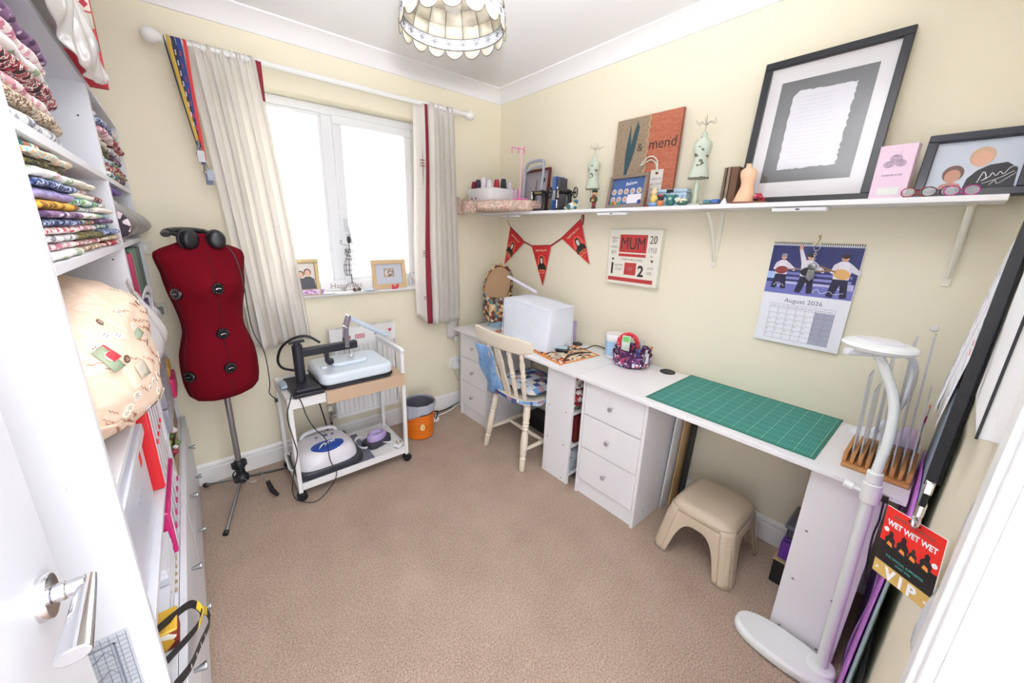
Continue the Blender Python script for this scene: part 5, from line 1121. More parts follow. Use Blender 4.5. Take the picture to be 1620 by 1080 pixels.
def tf(u, v):
    k = v*(len(pf2)-1); i = min(int(k), len(pf2)-2); q = k-i; rx, ry, z = [lerp(pf2[i][j], pf2[i+1][j], q) for j in range(3)]; a = u*2*PI; return (rx*math.cos(a)+.006*math.sin(z*22), ry*math.sin(a), z)
b = MB().grid(tf, 26, 26, wrap=True); b.f.append(tuple(range(26))[::-1]); b.m.append(0); b.f.append(tuple(26*26+i for i in range(26))); b.m.append(0)
part('torso', b, peach, tt, ang=70)
flat_obj('wooden_plaque', 1.876, .635, .15, .075, .125, .0085, '#7A4A30', 'dark wooden plaque under the peach torso', 'plaque')
bc = mat('berry_red', '#A8243E', .3); bb = MB()
for k in range(9): bb.ell((1.872+.010*math.cos(k*2.1), .600+.013*math.sin(k*1.7), ST+.018+.008*(k % 3)), (.0075, .0075, .0075), 10, 8)
single('beaded_ball', bb, patt('berry_dots', ['#F0D8DC', '#A8243E', '#A8243E', '#8E1C34'], 170, kind='spots'), 'cluster of white-speckled crimson beads on the plaque', 'ornament')
# big framed manuscript
bf_ = leanM(1.942, .488, ST+.0005, (0, -1, 0), .115, (-1, 0, 0))
frb = mat('frame_black', '#1B1B21', .3)
bp2 = picture('framed_manuscript', 'large black frame with a torn handwritten sheet on black mount', 'picture', bf_, .430, .560, .026, .020, frb, mat('mount_white', '#E6E4E6', .8))
part('black_mount', MB().box(-.145, .145, .088, .475, .003, .004), mat('mount_black', '#4A4A4E', .7), bp2, ang=0)
random.seed(11); pp = []
def rag(x0, y0, x1, y1, n, amp):
    return [(lerp(x0, x1, k/n)+random.uniform(-amp, amp), lerp(y0, y1, k/n)+random.uniform(-amp, amp)) for k in range(n)]
pp = rag(-.094, .135, .092, .140, 24, .0022)+rag(.092, .140, .096, .425, 34, .0028)+rag(.096, .425, -.078, .432, 24, .0022)+rag(-.078, .432, -.096, .412, 5, .001)+rag(-.096, .412, -.094, .135, 32, .0022)
part('torn_sheet', MB().prism(pp, .0045, .0062), mat('handmade_paper', '#DDDCE4', .9), bp2, ang=0)
pen = mat('pencil_grey', '#B3B1BC', .9); hw = MB(); random.seed(5)
for k in range(17):
    y = .405-.0145*k; x = -.070; L = random.uniform(.10, .135)
    pts = []
    n = int(L/.0028)
    for q in range(n): pts.append((x+q*.0028, y+random.uniform(-.0022, .0026), .0064))
    hw.strip(pts, (0, .0008, 0), .0002)
part('handwriting', hw, pen, bp2, ang=0); bp2['label'] = bp2['label']
part('glazing', MB().box(-.190, .190, .025, .535, .0075, .0085), gl, bp2, ang=0)
# pink packet box
pkb = thing('pink_gift_box', 'pale pink carton with a printed rose and a small window', 'box', (1.905, .222, ST+.0003), rz=math.radians(-4))
pinkc = mat('pale_pink_card', '#EBD0E2', .5)
part('carton', MB().box(-.022, .022, -.045, .045, 0, .172), pinkc, pkb, bevel=.001)
Mp = frameM((-.0222, 0, 0), (0, -1, 0), (0, 0, 1))
rs = MB()
for cx, cy, r in ((0, .130, .013), (-.014, .112, .012), (.014, .114, .012)):
    for q in (1, .66, .33): rs.tube([(cx+r*q*math.cos(a), cy+r*q*.8*math.sin(a), .0006) for a in [2*PI*k/18 for k in range(18)]], .0007, 5, closed=True)
part('printed_rose', rs, mat('plum_ink', '#8D7E92', .6), pkb, ang=0) if False else part('printed_rose', MB().add([tuple(Mp @ Vector(v)) for v in rs.v], rs.f), mat('plum_ink', '#8D7E92', .6), pkb)
part('carton_window', MB().box(-.026, .026, .014, .038, .0004, .001, M=Mp), mat('window_card', '#E9EAE6', .3), pkb, ang=0)
text('FOREVER ROSE', .0075, mat('plum_ink', '#8D7E92', .6), pkb, 0, .075, .001, M=Mp)
# framed photo at the right end: face area printed as soft blurred tones
fM = leanM(1.935, .050, ST+.0005, (0, -1, 0), .28, (-1, 0, 0))
fp = picture('framed_photo', 'black framed signed photo of a couple at the right end of the shelf', 'photo frame', fM, .232, .205, .024, .020, mat('frame_navy', '#1E212E', .3), mat('photo_pale_blue', '#C6CEDC', .35))
def soft(cx, cy, rx, ry, c, z, nm):
    part(nm, MB().prism([(cx+rx*math.cos(2*PI*k/22), cy+ry*math.sin(2*PI*k/22)) for k in range(22)], z, z+.0002), mat('soft_'+c, c, .5), fp, ang=0)
part('printed_jacket', MB().prism([(-.012, .026), (.088, .026), (.085, .085), (.062, .105), (.030, .100), (.008, .085), (-.008, .060)], .0032, .0034), mat('print_charcoal', '#22222A', .5), fp, ang=0)
soft(.010, .128, .026, .030, '#C9A78A', .0036, 'printed_hair'); soft(.010, .120, .020, .024, '#D9A98E', .0039, 'printed_face')
soft(-.040, .078, .023, .027, '#6F5148', .0036, 'printed_hair'); soft(-.040, .070, .017, .021, '#C08E78', .0039, 'printed_face')
part('printed_dress', MB().prism([(-.070, .026), (-.012, .026), (-.020, .044), (-.040, .050), (-.060, .044)], .0042, .0044), mat('print_coral', '#B97F78', .5), fp, ang=0)
sg = MB().tube(curve([(.015, .045, .005), (.022, .078, .005), (.030, .060, .005), (.022, .050, .005), (.036, .062, .005), (.040, .074, .005), (.048, .064, .005), (.054, .076, .005), (.062, .068, .005), (.070, .086, .005), (.082, .092, .005)], 4), .0010, 5).tube(curve([(.026, .042, .005), (.055, .056, .005), (.080, .076, .005)], 4), .0009, 5).tube(curve([(.040, .036, .005), (.050, .050, .005), (.056, .040, .005), (.084, .070, .005)], 4), .0008, 5)
part('signature', sg, white2, fp)
# spectacles etc in front of the photo
gx = [(.150, '#9C2B2F', 'folded red-framed spectacles leftmost before the couple photo'), (.105, '#3C3A40', 'folded dark-framed spectacles in the middle before the couple photo'), (.058, '#B0307E', 'folded magenta-framed spectacles rightmost before the couple photo')]
for y, c, l in gx:
    t = thing('spectacles', l, 'spectacles', (1.855, y, ST+.0003), rz=math.radians(-82), group='spectacles on the shelf end'); m_ = mat('spec_'+c, c, .25, .2)
    g_ = MB()
    for s in (-1, 1): g_.tube([(s*.020+.016*math.cos(a), -.006, .0165+.014*math.sin(a)) for a in [2*PI*k/20 for k in range(20)]], .0016, 6, closed=True)
    g_.tube([(-.005, -.006, .020), (.005, -.006, .020)], .0014, 6)
    part('rims', g_, m_, t); part('temple', MB().tube([(-.036, -.004, .020), (-.030, .012, .014), (.028, .016, .006)], .0015, 6).tube([(.036, -.004, .020), (.030, .018, .016), (-.028, .022, .005)], .0015, 6), m_, t)
    for s in (-1, 1): part('lens', MB().lathe([(.0145, 0), (.0145, .001)], 18, M=frameM((s*.020, -.006, .0165), (1, 0, 0), (0, 0, 1)), sy=.88), mat('lens_glass', '#E6EAF0', .05, alpha=.25), t)

# ------------------------------------------------------------------ bunting
bu = thing('pennant_bunting', 'string of three red concert pennants pinned under the shelf', 'bunting', (2.014, 1.95, 1.05))
rdf = mat('pennant_red', '#C9262B', .7); tape = mat('bunting_tape', '#8E1B26', .7)
pk3 = [(2.335, 1.478, 2.165, 1.370, 2.395, 1.185), (2.082, 1.345, 1.885, 1.358, 1.945, 1.062), (1.790, 1.410, 1.636, 1.530, 1.538, 1.254)]
P = [(2.012, 2.375, 1.530), (2.012, 2.335, 1.482), (2.012, 2.165, 1.372), (2.012, 2.08, 1.345), (2.012, 1.885, 1.357), (2.012, 1.79, 1.410), (2.012, 1.636, 1.532), (2.012, 1.632, 1.560)]
part('tape', MB().strip(P, (0, .004, .011), .002), tape, bu, world=True)
part('tape_end', MB().strip([(1.99, 1.600, 1.562), (1.99, 1.598, 1.53), (1.995, 1.606, 1.497)], (0, .012, 0), .002), tape, bu, world=True)
gold = mat('gold_print', '#D9A04A', .5)
for k, (ya, za, yb, zb_, yt, zt) in enumerate(pk3):
    A, B_, T = Vector((2.012, ya, za)), Vector((2.012, yb, zb_)), Vector((2.012, yt, zt)); mid = (A+B_)/2
    xd = (B_-A).normalized(); upd = (mid-T).normalized(); M = frameM(mid-Vector((.0015, 0, 0)), xd, upd); Mi = M.inverted(); lt = Mi @ T; hw_ = (B_-A).length/2
    p = part('pennant', MB().prism([(-hw_, 0), (hw_, 0), (lt.x, lt.y)], -.001, .0008, M=M), rdf, bu, world=True, ang=0)
    L = -lt.y
    c = lambda f: lt.x*f
    def poly(pts): return [(c(-y/L)+x, y) for x, y in pts]
    s = hw_/.095
    part('printed_glow', MB().prism(poly([(-.040*s, -.19*L/.3), (.040*s, -.19*L/.3), (.045*s, -.13), (.030*s, -.075), (0, -.060), (-.030*s, -.075), (-.045*s, -.13)]), .0009, .0011, M=M), mat('print_orange', '#E2553A', .6), p, world=True, ang=0)
    part('printed_coat', MB().prism(poly([(-.040*s, -.175), (.040*s, -.175), (.038*s, -.145), (.018*s, -.125), (-.018*s, -.125), (-.038*s, -.145)]), .0012, .0014, M=M), mat('print_black', '#221E22', .6), p, world=True, ang=0)
    part('printed_hair', MB().prism(poly([(-.018*s, -.135), (.018*s, -.135), (.019*s, -.095), (.010*s, -.075), (-.010*s, -.075), (-.019*s, -.095)]), .0015, .0016, M=M), mat('print_black', '#221E22', .6), p, world=True, ang=0)
    part('printed_face', MB().prism(poly([(-.010*s, -.122), (0, -.130), (.010*s, -.122), (.012*s, -.100), (.006*s, -.088), (-.006*s, -.088), (-.012*s, -.100)]), .0017, .0018, M=M), mat('print_face_pale', '#D9CFC9', .6), p, world=True, ang=0)
    text('MARTI PELLOW', .020, mat('print_cream', '#F0D9B8', .6), bu, c(.1), -.040, .0012, M=Mi_ @ M if False else (WM[bu.name].inverted() @ M), sx=.80)
    text('Hola', .026, gold, bu, c(.55), -.182, .0016, M=WM[bu.name].inverted() @ M)
    text('UK TOUR', .012, mat('print_cream', '#F0D9B8', .6), bu, c(.66), -.200, .0016, M=WM[bu.name].inverted() @ M)
    text('2019', .010, gold, bu, c(.72), -.220, .0016, M=WM[bu.name].inverted() @ M)
# ------------------------------------------------------------------ MUM sign
ms = thing('celebration_canvas', 'cream box canvas with red panels and the word MUM', 'sign', M=RW(1.218, 1.318, 2.0185))
part('canvas_box', MB().box(-.164, .164, -.158, .158, 0, .034), mat('canvas_cream', '#E9E5D8', .8, bump=(300, .2)), ms, bevel=.003)
rp_ = mat('print_brick', '#B93A3A', .7); ink = mat('print_ink', '#3A2E30', .7); lg = mat('print_light_grey', '#8F8C88', .7)
def pb(x0, x1, y0, y1, m=None, nm='printed_panel'): part(nm, MB().box(x0, x1, y0, y1, .0345, .0350), m or rp_, ms, ang=0)
pb(-.092, .082, .028, .128); pb(-.092, .082, .004, .020); pb(-.045, .030, -.100, -.030); pb(-.150, .140, -.140, -.118)
text('MUM', .098, ink, ms, -.005, .046, .0352, sx=.72); text('20', .060, ink, ms, .118, .082, .0352, sx=.75); text('1958', .042, lg, ms, .118, .032, .0352, sx=.62)
text('1', .090, ink, ms, -.128, -.098, .0352, sx=.9, bold=.03); text('2', .085, ink, ms, .060, -.102, .0352, sx=.9, bold=.03)
for tx, sz, x, y, sx in (('TWENTY', .020, -.126, .100, .7), ('FIFTY', .022, -.126, .080, .7), ('WORLD', .018, -.126, .050, .75), ('BEST', .024, -.126, .018, .7), ('LOVED BORN & RAISED', .017, -.002, -.018, .75), ('DAUGHTER', .015, -.086, -.052, .7), ('CLAN', .024, -.086, -.078, .7), ('SISTERS', .015, .118, -.058, .7), ('ONE', .024, .112, -.088, .7), ('OF', .03, -.007, -.076, .8), ('Mar', .015, .118, .008, .9)):
    text(tx, sz, lg, ms, x, y, .0352, sx=sx)
for x in (-.128, .122): part('printed_heart', MB().prism([(x, -.022), (x+.008, -.012), (x+.006, -.006), (x, -.010), (x-.006, -.006), (x-.008, -.012)], .0345, .035), ink, ms, ang=0)
# ------------------------------------------------------------------ calendar
cl = thing('wall_calendar', 'spiral calendar open at August 2026 hanging on the right wall', 'calendar', M=frameM((2.012, .402, 1.425), (0, -1, 0), (.020, 0, 1)))
paper = mat('calendar_paper', '#EDEEF6', .6)
part('photo_page', MB().box(-.150, .150, -.214, 0, 0, .002), paper, cl, ang=0); part('month_page', MB().box(-.150, .150, -.430, -.2145, 0, .002), paper, cl, ang=0)
blu = mat('cal_navy', '#2B2E63', .5)
def cb(nm, pts, c, z): part(nm, MB().prism(pts, z, z+.0002), mat('cal_'+c, c, .5), cl, ang=0)
R4 = lambda x0, x1, y0, y1: [(x0, y0), (x1, y0), (x1, y1), (x0, y1)]
cb('printed_backdrop', R4(-.148, .148, -.212, -.008), '#2A2F66', .0021)
cb('printed_stage', R4(-.148, .148, -.212, -.165), '#6C70B4', .0024)
for k in range(4): cb('printed_steps', R4(-.085, .085+.05, -.168+.020*k, -.158+.020*k), ('#B9B6DE', '#8C8CC8', '#7477BA', '#5358A0')[k], .0027)
cb('printed_light', R4(-.148, -.115, -.150, -.120), '#A9C2E6', .0027); cb('printed_light', R4(.090, .145, -.175, -.150), '#B7B2E0', .0027)
def player(x, s, hairc, gc, tilt, arm=None, z=.003):
    T = lambda pts: [(x+a*s, -.108+b*s) for a, b in pts]
    cb('printed_trousers', T([(-.022, -.022), (.022, -.022), (.030, -.092), (.010, -.095), (.002, -.045), (-.012, -.095), (-.032, -.092)]), '#1E1C3A', z)
    cb('printed_shirt', T([(-.023, -.024), (.023, -.024), (.028, .030), (.010, .044), (-.010, .044), (-.028, .030)]), '#E4E0EA', z+.0003)
    cb('printed_arm', T([(.015, .038), (.028, .030), (.056, .004), (.050, -.006), (.018, .010)]), '#DAD5E2', z+.0005)
    if arm: cb('printed_raised_arm', T([(-.026, .022), (-.012, .040), (-.034, .088), (-.044, .084)]), '#E4E0EA', z+.0005); cb('printed_hand', T([(-.045, .084), (-.033, .088), (-.036, .106), (-.046, .104)]), '#D9A58C', z+.0006)
    else: cb('printed_arm', T([(-.015, .038), (-.028, .030), (-.036, .000), (-.026, -.006), (-.012, .010)]), '#DAD5E2', z+.0005)
    cb('printed_guitar', [(x+(a*math.cos(tilt)-b*math.sin(tilt))*s, -.108+(a*math.sin(tilt)+b*math.cos(tilt)-.004)*s) for a, b in [(.026*math.cos(q), .019*math.sin(q)) for q in [2*PI*k/16 for k in range(16)]]], gc, z+.0008)
    cb('printed_guitar_neck', [(x+(a*math.cos(tilt)-b*math.sin(tilt))*s, -.108+(a*math.sin(tilt)+b*math.cos(tilt)-.004)*s) for a, b in ((.02, -.003), (.078, -.003), (.078, .003), (.02, .003))], '#8A6A4A', z+.0009)
    cb('printed_face', [(x+.011*s*math.cos(q), -.052*1+(s-1)*.04+.013*s*math.sin(q)) for q in [2*PI*k/14 for k in range(14)]], '#CF9E86', z+.0008)
    cb('printed_hair', [(x+.012*s*math.cos(q), -.044*1+(s-1)*.04+.009*s*math.sin(q)) for q in [2*PI*k/14 for k in range(14)]], hairc, z+.001)
player(-.100, .88, '#8E8A92', '#8A3A3A', .15); player(-.008, 1.0, '#3A2C2A', '#1D1A1E', .15, arm=True); player(.100, 1.05, '#3A2C2A', '#D9A86A', PI-.35)
sgm = MB().tube(curve([(-.118, -.180, .004), (-.108, -.165, .004), (-.100, -.182, .004), (-.092, -.170, .004), (-.080, -.180, .004)], 4), .0009, 5).tube(curve([(.02, -.196, .004), (.035, -.180, .004), (.05, -.196, .004), (.075, -.184, .004), (.09, -.194, .004), (.12, -.186, .004)], 4), .0009, 5)
part('signature', sgm, white2, cl)
ck = mat('calendar_ink', '#6A6C7C', .6)
text('August 2026', .026, ck, cl, 0, -.248, .0022)
GX0, GX1, GY0, GY1 = -.112, .112, -.412, -.258; gw = (GX1-GX0)/7
cb('weekend_shading', R4(GX0+5*gw, GX1, GY0, GY1-.018), '#A3A5B8', .0021)
gd = MB()
for k in range(8): gd.box(GX0+k*gw-.0004, GX0+k*gw+.0004, GY0, GY1, .0024, .0026)
rows = [GY1, GY1-.018]+[GY1-.018-(GY1-.018-GY0)*k/6 for k in range(1, 7)]
for y in rows: gd.box(GX0, GX1, y-.0004, y+.0004, .0024, .0026)
part('printed_grid', gd, ck, cl, ang=0)
for k, d in enumerate(('MONDAY', 'TUESDAY', 'WEDNESDAY', 'THURSDAY', 'FRIDAY', 'SATURDAY', 'SUNDAY')): text(d, .0055, ck, cl, GX0+(k+.5)*gw, GY1-.012, .0027, name='weekday')
for d in range(1, 32):
    q = d+4; r_, c_ = divmod(q, 7); text(str(d), .008, ck, cl, GX0+c_*gw+.006, rows[r_+1]-.010, .0027, name='date')
wr = MB()
for k in range(44):
    if 20 <= k <= 23: continue
    x = -.145+.29*k/43; wr.tube([(x, .000+.006*math.cos(a), .001+.005*math.sin(a)) for a in [2*PI*j/10 for j in range(10)]], .0008, 5, closed=True)
part('spiral_binding', wr, darkwire, cl)
kr = thing('hanging_keyring', 'silver keyring charm dangling over the middle of the calendar', 'keyring', M=frameM((2.000, .397, 1.425), (0, -1, 0), (0, 0, 1)))
part('hook', MB().tube(curve([(0, .030, -.004), (.004, .022, .006), (0, .010, .006), (-.004, .002, .004), (0, -.004, .004)], 4), .0022, 6).ell((0, .034, .0), (.006, .004, .004), 10, 8), mat('brass_hook', '#B9A66E', .3, .8), kr)
kq = MB().tube([(.010*math.cos(a), -.012+.013*math.sin(a), .006) for a in [2*PI*k/18 for k in range(18)]], .0018, 6, closed=True)
for k in range(5): kq.tube([(.004*math.cos(a)*(1 if k % 2 else .3), -.030-.009*k+.006*math.sin(a), .006+.003*math.cos(a)*(0 if k % 2 else 1)) for a in [2*PI*j/12 for j in range(12)]], .0012, 5, closed=True)
part('ring_and_chain', kq, chrome, kr)
part('charm', MB().ell((0, -.088, .008), (.016, .013, .005), 14, 10).prism([(-.012, -.10), (.012, -.10), (.014, -.135), (.0, -.150), (-.014, -.135)], .004, .008), mat('charm_grey', '#8D9092', .25, .9), kr, bevel=.001)
single('wall_hook', MB().lathe([(.012, 0), (.010, .004), (0, .005)], 16, M=RW(.020, 1.150)).box(-.003, .003, -.004, .012, .004, .008, M=RW(.020, 1.150)), mat('clear_hook', '#E9E9E4', .3), 'tiny clear adhesive hook on the wall above the ruler rack', 'hook')
# ------------------------------------------------------------------ left wall: low chests and tall shelving
FX, CXF, BXX, CT = -.165, -.145, -.548, .45
shw = mat('shelving_white', '#E2E2E8', .4)
def chest(y0, y1, ks, label):
    t = thing('low_chest', label, 'drawers', (CXF, (y0+y1)/2, 0))
    part('carcass', MB().box(BXX, CXF-.018, y0, y0+.016, 0, CT-.02).box(BXX, CXF-.018, y1-.016, y1, 0, CT-.02).box(BXX, CXF-.018, y0, y1, CT-.0195, CT).box(BXX, BXX+.01, y0+.016, y1-.016, 0, CT-.02).box(BXX+.01, CXF-.03, y0+.0165, y1-.0165, 0, .04), shw, t, world=True, bevel=.0012)
    for z0, z1, zk in ((.045, .262, .20), (.266, .446, .37)):
        d = part('drawer', MB().box(CXF-.017, CXF, y0+.002, y1-.002, z0, z1), shw, t, world=True, bevel=.0015)
        for yk in ks:
            M = frameM((CXF, yk, zk), (0, 1, 0), (0, 0, 1))
            part('knob', MB().lathe([(.0045, 0), (.0055, .006), (.0105, .024), (.0100, .027), (0, .0275)], 18, M=M), steel, d, world=True)
    part('plinth', MB().box(CXF-.035, CXF-.02, y0+.002, y1-.002, 0, .043), shw, t, world=True)
chest(1.625, 2.470, (1.79, 2.235), 'low white chest of drawers at the window end under the shelving')
chest(.800, 1.622, (.99, 1.36), 'low white chest of drawers nearest the door under the shelving')
def bookcase(y0, y1, shelves, label, side_near=True):
    t = thing('tall_shelf_unit', label, 'shelving', (FX, (y0+y1)/2, CT))
    part('side_panel', MB().box(BXX, FX, y0, y0+.017, CT+.0005, 1.858), shw, t, world=True, bevel=.001)
    part('side_panel', MB().box(BXX, FX, y1-.017, y1, CT+.0005, 1.858), shw, t, world=True, bevel=.001)
    part('back_panel', MB().box(BXX, BXX+.006, y0+.0175, y1-.0175, CT+.0005, 1.858), shw, t, world=True)
    for z in shelves: part('shelf', MB().box(BXX+.007, FX-.0, y0+.0175, y1-.0175, z-.018, z), shw, t, world=True, bevel=.001)
    part('top_board', MB().box(BXX, FX, y0, y1, 1.8585, 1.876) if False else MB().box(BXX+.007, FX, y0+.0175, y1-.0175, 1.840, 1.858), shw, t, world=True, bevel=.001)
    return t
u1 = bookcase(.870, 1.768, (1.590, 1.382, .985, .660), 'tall white open shelving nearest the door')
u2 = bookcase(1.769, 2.482, (1.590, 1.382, .985, .660), 'tall white open shelving at the window end')
for y, z in ((.870, 1.012), (.870, .55), (.870, 1.50)): part('screw_cap', MB().lathe([(.008, 0), (.007, .0012), (0, .0012)], 18, M=frameM((-.212, y, z), (1, 0, 0), (0, 0, 1))), mat('cap_white', '#E2E2E4', .4), u1, world=True)
for y, z in ((1.751, 1.47), (1.751, 1.50), (1.751, 1.33), (1.751, 1.75)): part('shelf_pin_hole', MB().lathe([(.0025, 0), (.0025, .0006)], 8, M=frameM((FX-.03, y, z), (1, 0, 0), (0, 0, 1))), black, u1, world=True, ang=0)
single('quilt_ruler', MB().box(-.285, -.200, .8662, .8692, .43, .692), mat('ruler_acrylic', '#E3E8EE', .12, alpha=.3), 'clear acrylic quilting ruler hanging on the shelving end panel by the door', 'ruler', bevel=.0005) if False else None
rl_ = thing('quilt_ruler', 'clear acrylic quilting ruler hanging on the shelving end panel by the door', 'ruler', (-.243, .868, .43))
part('acrylic_sheet', MB().box(-.288, -.200, .8660, .8690, .43, .692), mat('ruler_acrylic', '#E3E8EE', .12, alpha=.3), rl_, world=True, bevel=.0005)
gk = MB()
for k in range(8): x = -.284+.0115*k; gk.box(x-.0004, x+.0004, .8655, .8659, .435, .690)
for k in range(22): z = .440+.0115*k; gk.box(-.286, -.202, .8655, .8659, z-.0004, z+.0004)
for k in range(5): gk.tube([(-.270, .8657, .45+.045*k), (-.235, .8657, .48+.045*k), (-.225, .8657, .46+.045*k)], .0009, 5)
gk.box(-.272, -.220, .8653, .8657, .670, .673).box(-.223, -.220, .8653, .8657, .45, .673)
part('printed_scale', gk, mat('ruler_ink', '#7F8694', .5), rl_, world=True, ang=0)

# palettes for the folded fabrics
PAL = [('white rose-sprigged', ['#F2EDEC', '#F2EDEC', '#F0EAEA', '#D9A3AE', '#F2EDEC', '#A9B89A', '#F2EDEC']), ('black and red floral', ['#1D1A1E', '#1D1A1E', '#A8243A', '#E8DCD6', '#2A2226', '#C94B5A']), ('pink and cream', ['#F0DDDF', '#E3A9B8', '#F6EEEA', '#F0DDDF', '#C97A92']),
       ('navy blue sprigged', ['#27335E', '#2F3C6E', '#B9C6E2', '#27335E', '#4C5F9C']), ('sky blue', ['#A8CCDF', '#BBD9E6', '#EAF2F4', '#8DB9D2', '#A8CCDF']), ('lilac', ['#A79AD0', '#B8ACDC', '#948AC2', '#A79AD0']), ('mustard yellow', ['#DDA83A', '#E3B24A', '#C98F28', '#DDA83A', '#8A5E22']),
       ('cream', ['#EFE8DC', '#F3EEE4', '#E6DCCB', '#EFE8DC']), ('green and blue leafy', ['#4F8F5A', '#2F6FA0', '#E6EEE2', '#7FB56A', '#E8F0EA']), ('red-spotted white', ['#F4F0F0', '#F4F0F0', '#C9303F', '#F4F0F0', '#E8B4BC']), ('teal floral', ['#5FA8AC', '#E6EFEA', '#3F8288', '#D98A62', '#E6EFEA']),
       ('brown and cream', ['#8A6A52', '#E9DCC6', '#6F4E3A', '#D9C5A6', '#E9DCC6']), ('dusky purple', ['#6A4A6E', '#8A6A8E', '#D9C9DC', '#4F3557', '#8A6A8E']), ('orange and aqua', ['#EE9A5A', '#F2E3D0', '#8FCBC6', '#F2E3D0', '#EE9A5A', '#F4EFE6']), ('grey and white', ['#B9B9C0', '#EDEDF0', '#8E8E98', '#EDEDF0']), ('dark olive', ['#4A4A2E', '#2A2A22', '#8A7F3E', '#2F2A28', '#5A4A3A']), ('crimson', ['#A82238', '#8E1A2E', '#D9C5C0', '#A82238', '#B83A4C'])]
FM = {n: patt('fabric_'+n.replace(' ', '_').replace('-', '_'), c, 62+9*(i % 3), kind='noise' if i % 2 else 'voronoi') for i, (n, c) in enumerate(PAL)}
ORD = ['bottom', 'second', 'third', 'fourth', 'fifth', 'sixth', 'seventh', 'eighth', 'ninth', 'tenth', 'eleventh', 'twelfth', 'thirteenth', 'fourteenth', 'fifteenth', 'sixteenth']
def fold(y0, y1, z, h, m, label, front, group, sag=0, back=-.50):
    """one folded cloth: rolled front edge and a softly uneven top"""
    mb = MB(); n = 22; L = front-back
    def f(u, v):                       # v runs round the section in the x-z plane, u along y
        y = lerp(y0, y1, u); w = .5+.5*math.sin(u*9+y*23); e = min(u, 1-u)*8; e = min(1, e)**.5
        hh = h*.96*(.55+.45*e); a = v*2*PI
        if v <= .5: t = v/.5*PI; x = front-hh*.9+hh*.9*math.sin(t)+.006*w; zz = hh/2-hh/2*math.cos(t)
        else: t = (v-.5)/.5; x = lerp(front-hh*.9, back, 1-abs(t*2-1)); zz = hh if t < .5 else 0
        return (x-.012*(1-e), y, z+.0003+zz+.002*math.sin(u*7)*e*0-sag*math.sin(PI*u))
    mb.grid(lambda u, v: f(u, v), n, 16)
    # ends
    w = n+1
    mb.f.append(tuple(j*w for j in range(17))); mb.m.append(0); mb.f.append(tuple(j*w+n for j in range(17))[::-1]); mb.m.append(0)
    return single('folded_fabric', mb, m, label, 'fabric', ang=50, group=group)
def pile(y0, y1, z, hs, names, where, group, fr=-.175, jit=.012, sd=1):
    random.seed(sd); zz = z
    for i, (h, nm) in enumerate(zip(hs, names)):
        a, b = random.uniform(0, jit), random.uniform(0, jit)
        o = 'top' if i == len(hs)-1 else ORD[i]
        fold(y0+a, y1-b, zz, h, FM[nm], '%s folded fabric, %s in the %s' % (nm, o if o in ('top', 'bottom') else o+' from bottom', where), fr+random.uniform(-.010, .014), group)
        zz += h+.0004
nm = [p[0] for p in PAL]
G2, G1, G3 = 'folded fabrics on the middle shelf', 'folded fabrics on the upper shelf', 'folded fabrics on the window end upper shelf'
pile(.895, 1.175, 1.382, [.015, .013, .014, .013, .013, .012, .016, .018, .013, .017, .014, .012, .013], ['white rose-sprigged', 'pink and cream', 'grey and white', 'red-spotted white', 'navy blue sprigged', 'dusky purple', 'mustard yellow', 'lilac', 'navy blue sprigged', 'white rose-sprigged', 'dark olive', 'orange and aqua', 'teal floral'], 'near pile, middle shelf', G2, sd=3, fr=-.168)
pile(1.180, 1.460, 1.382, [.014, .013, .015, .014, .013, .014, .013, .015, .013, .012, .013], ['brown and cream', 'red-spotted white', 'dark olive', 'pink and cream', 'teal floral', 'white rose-sprigged', 'grey and white', 'green and blue leafy', 'cream', 'pink and cream', 'cream'], 'centre pile, middle shelf', G2, sd=4)
pile(1.465, 1.735, 1.382, [.015, .014, .016, .014, .013, .014, .015, .013, .020], ['crimson', 'brown and cream', 'navy blue sprigged', 'green and blue leafy', 'dusky purple', 'sky blue', 'cream', 'white rose-sprigged', 'black and red floral'], 'far pile, middle shelf', G2, sd=5)
pile(.895, 1.290, 1.590, [.030, .024, .024, .034, .026, .022, .020], ['grey and white', 'brown and cream', 'pink and cream', 'black and red floral', 'white rose-sprigged', 'pink and cream', 'dusky purple'], 'near pile, upper shelf', G1, sd=6)
pile(1.795, 2.110, 1.590, [.022, .030, .022, .034, .020, .026, .024, .022], ['teal floral', 'crimson', 'sky blue', 'dark olive', 'cream', 'pink and cream', 'navy blue sprigged', 'grey and white'], 'near pile, window-end upper shelf', G3, sd=7, fr=-.168)
pile(2.120, 2.455, 1.590, [.014, .016, .015, .018, .022, .022, .026, .024, .022, .022], ['dark olive', 'dusky purple', 'brown and cream', 'crimson', 'green and blue leafy', 'dusky purple', 'grey and white', 'crimson', 'dark olive', 'white rose-sprigged'], 'far pile, window-end upper shelf', G3, sd=8, fr=-.172)
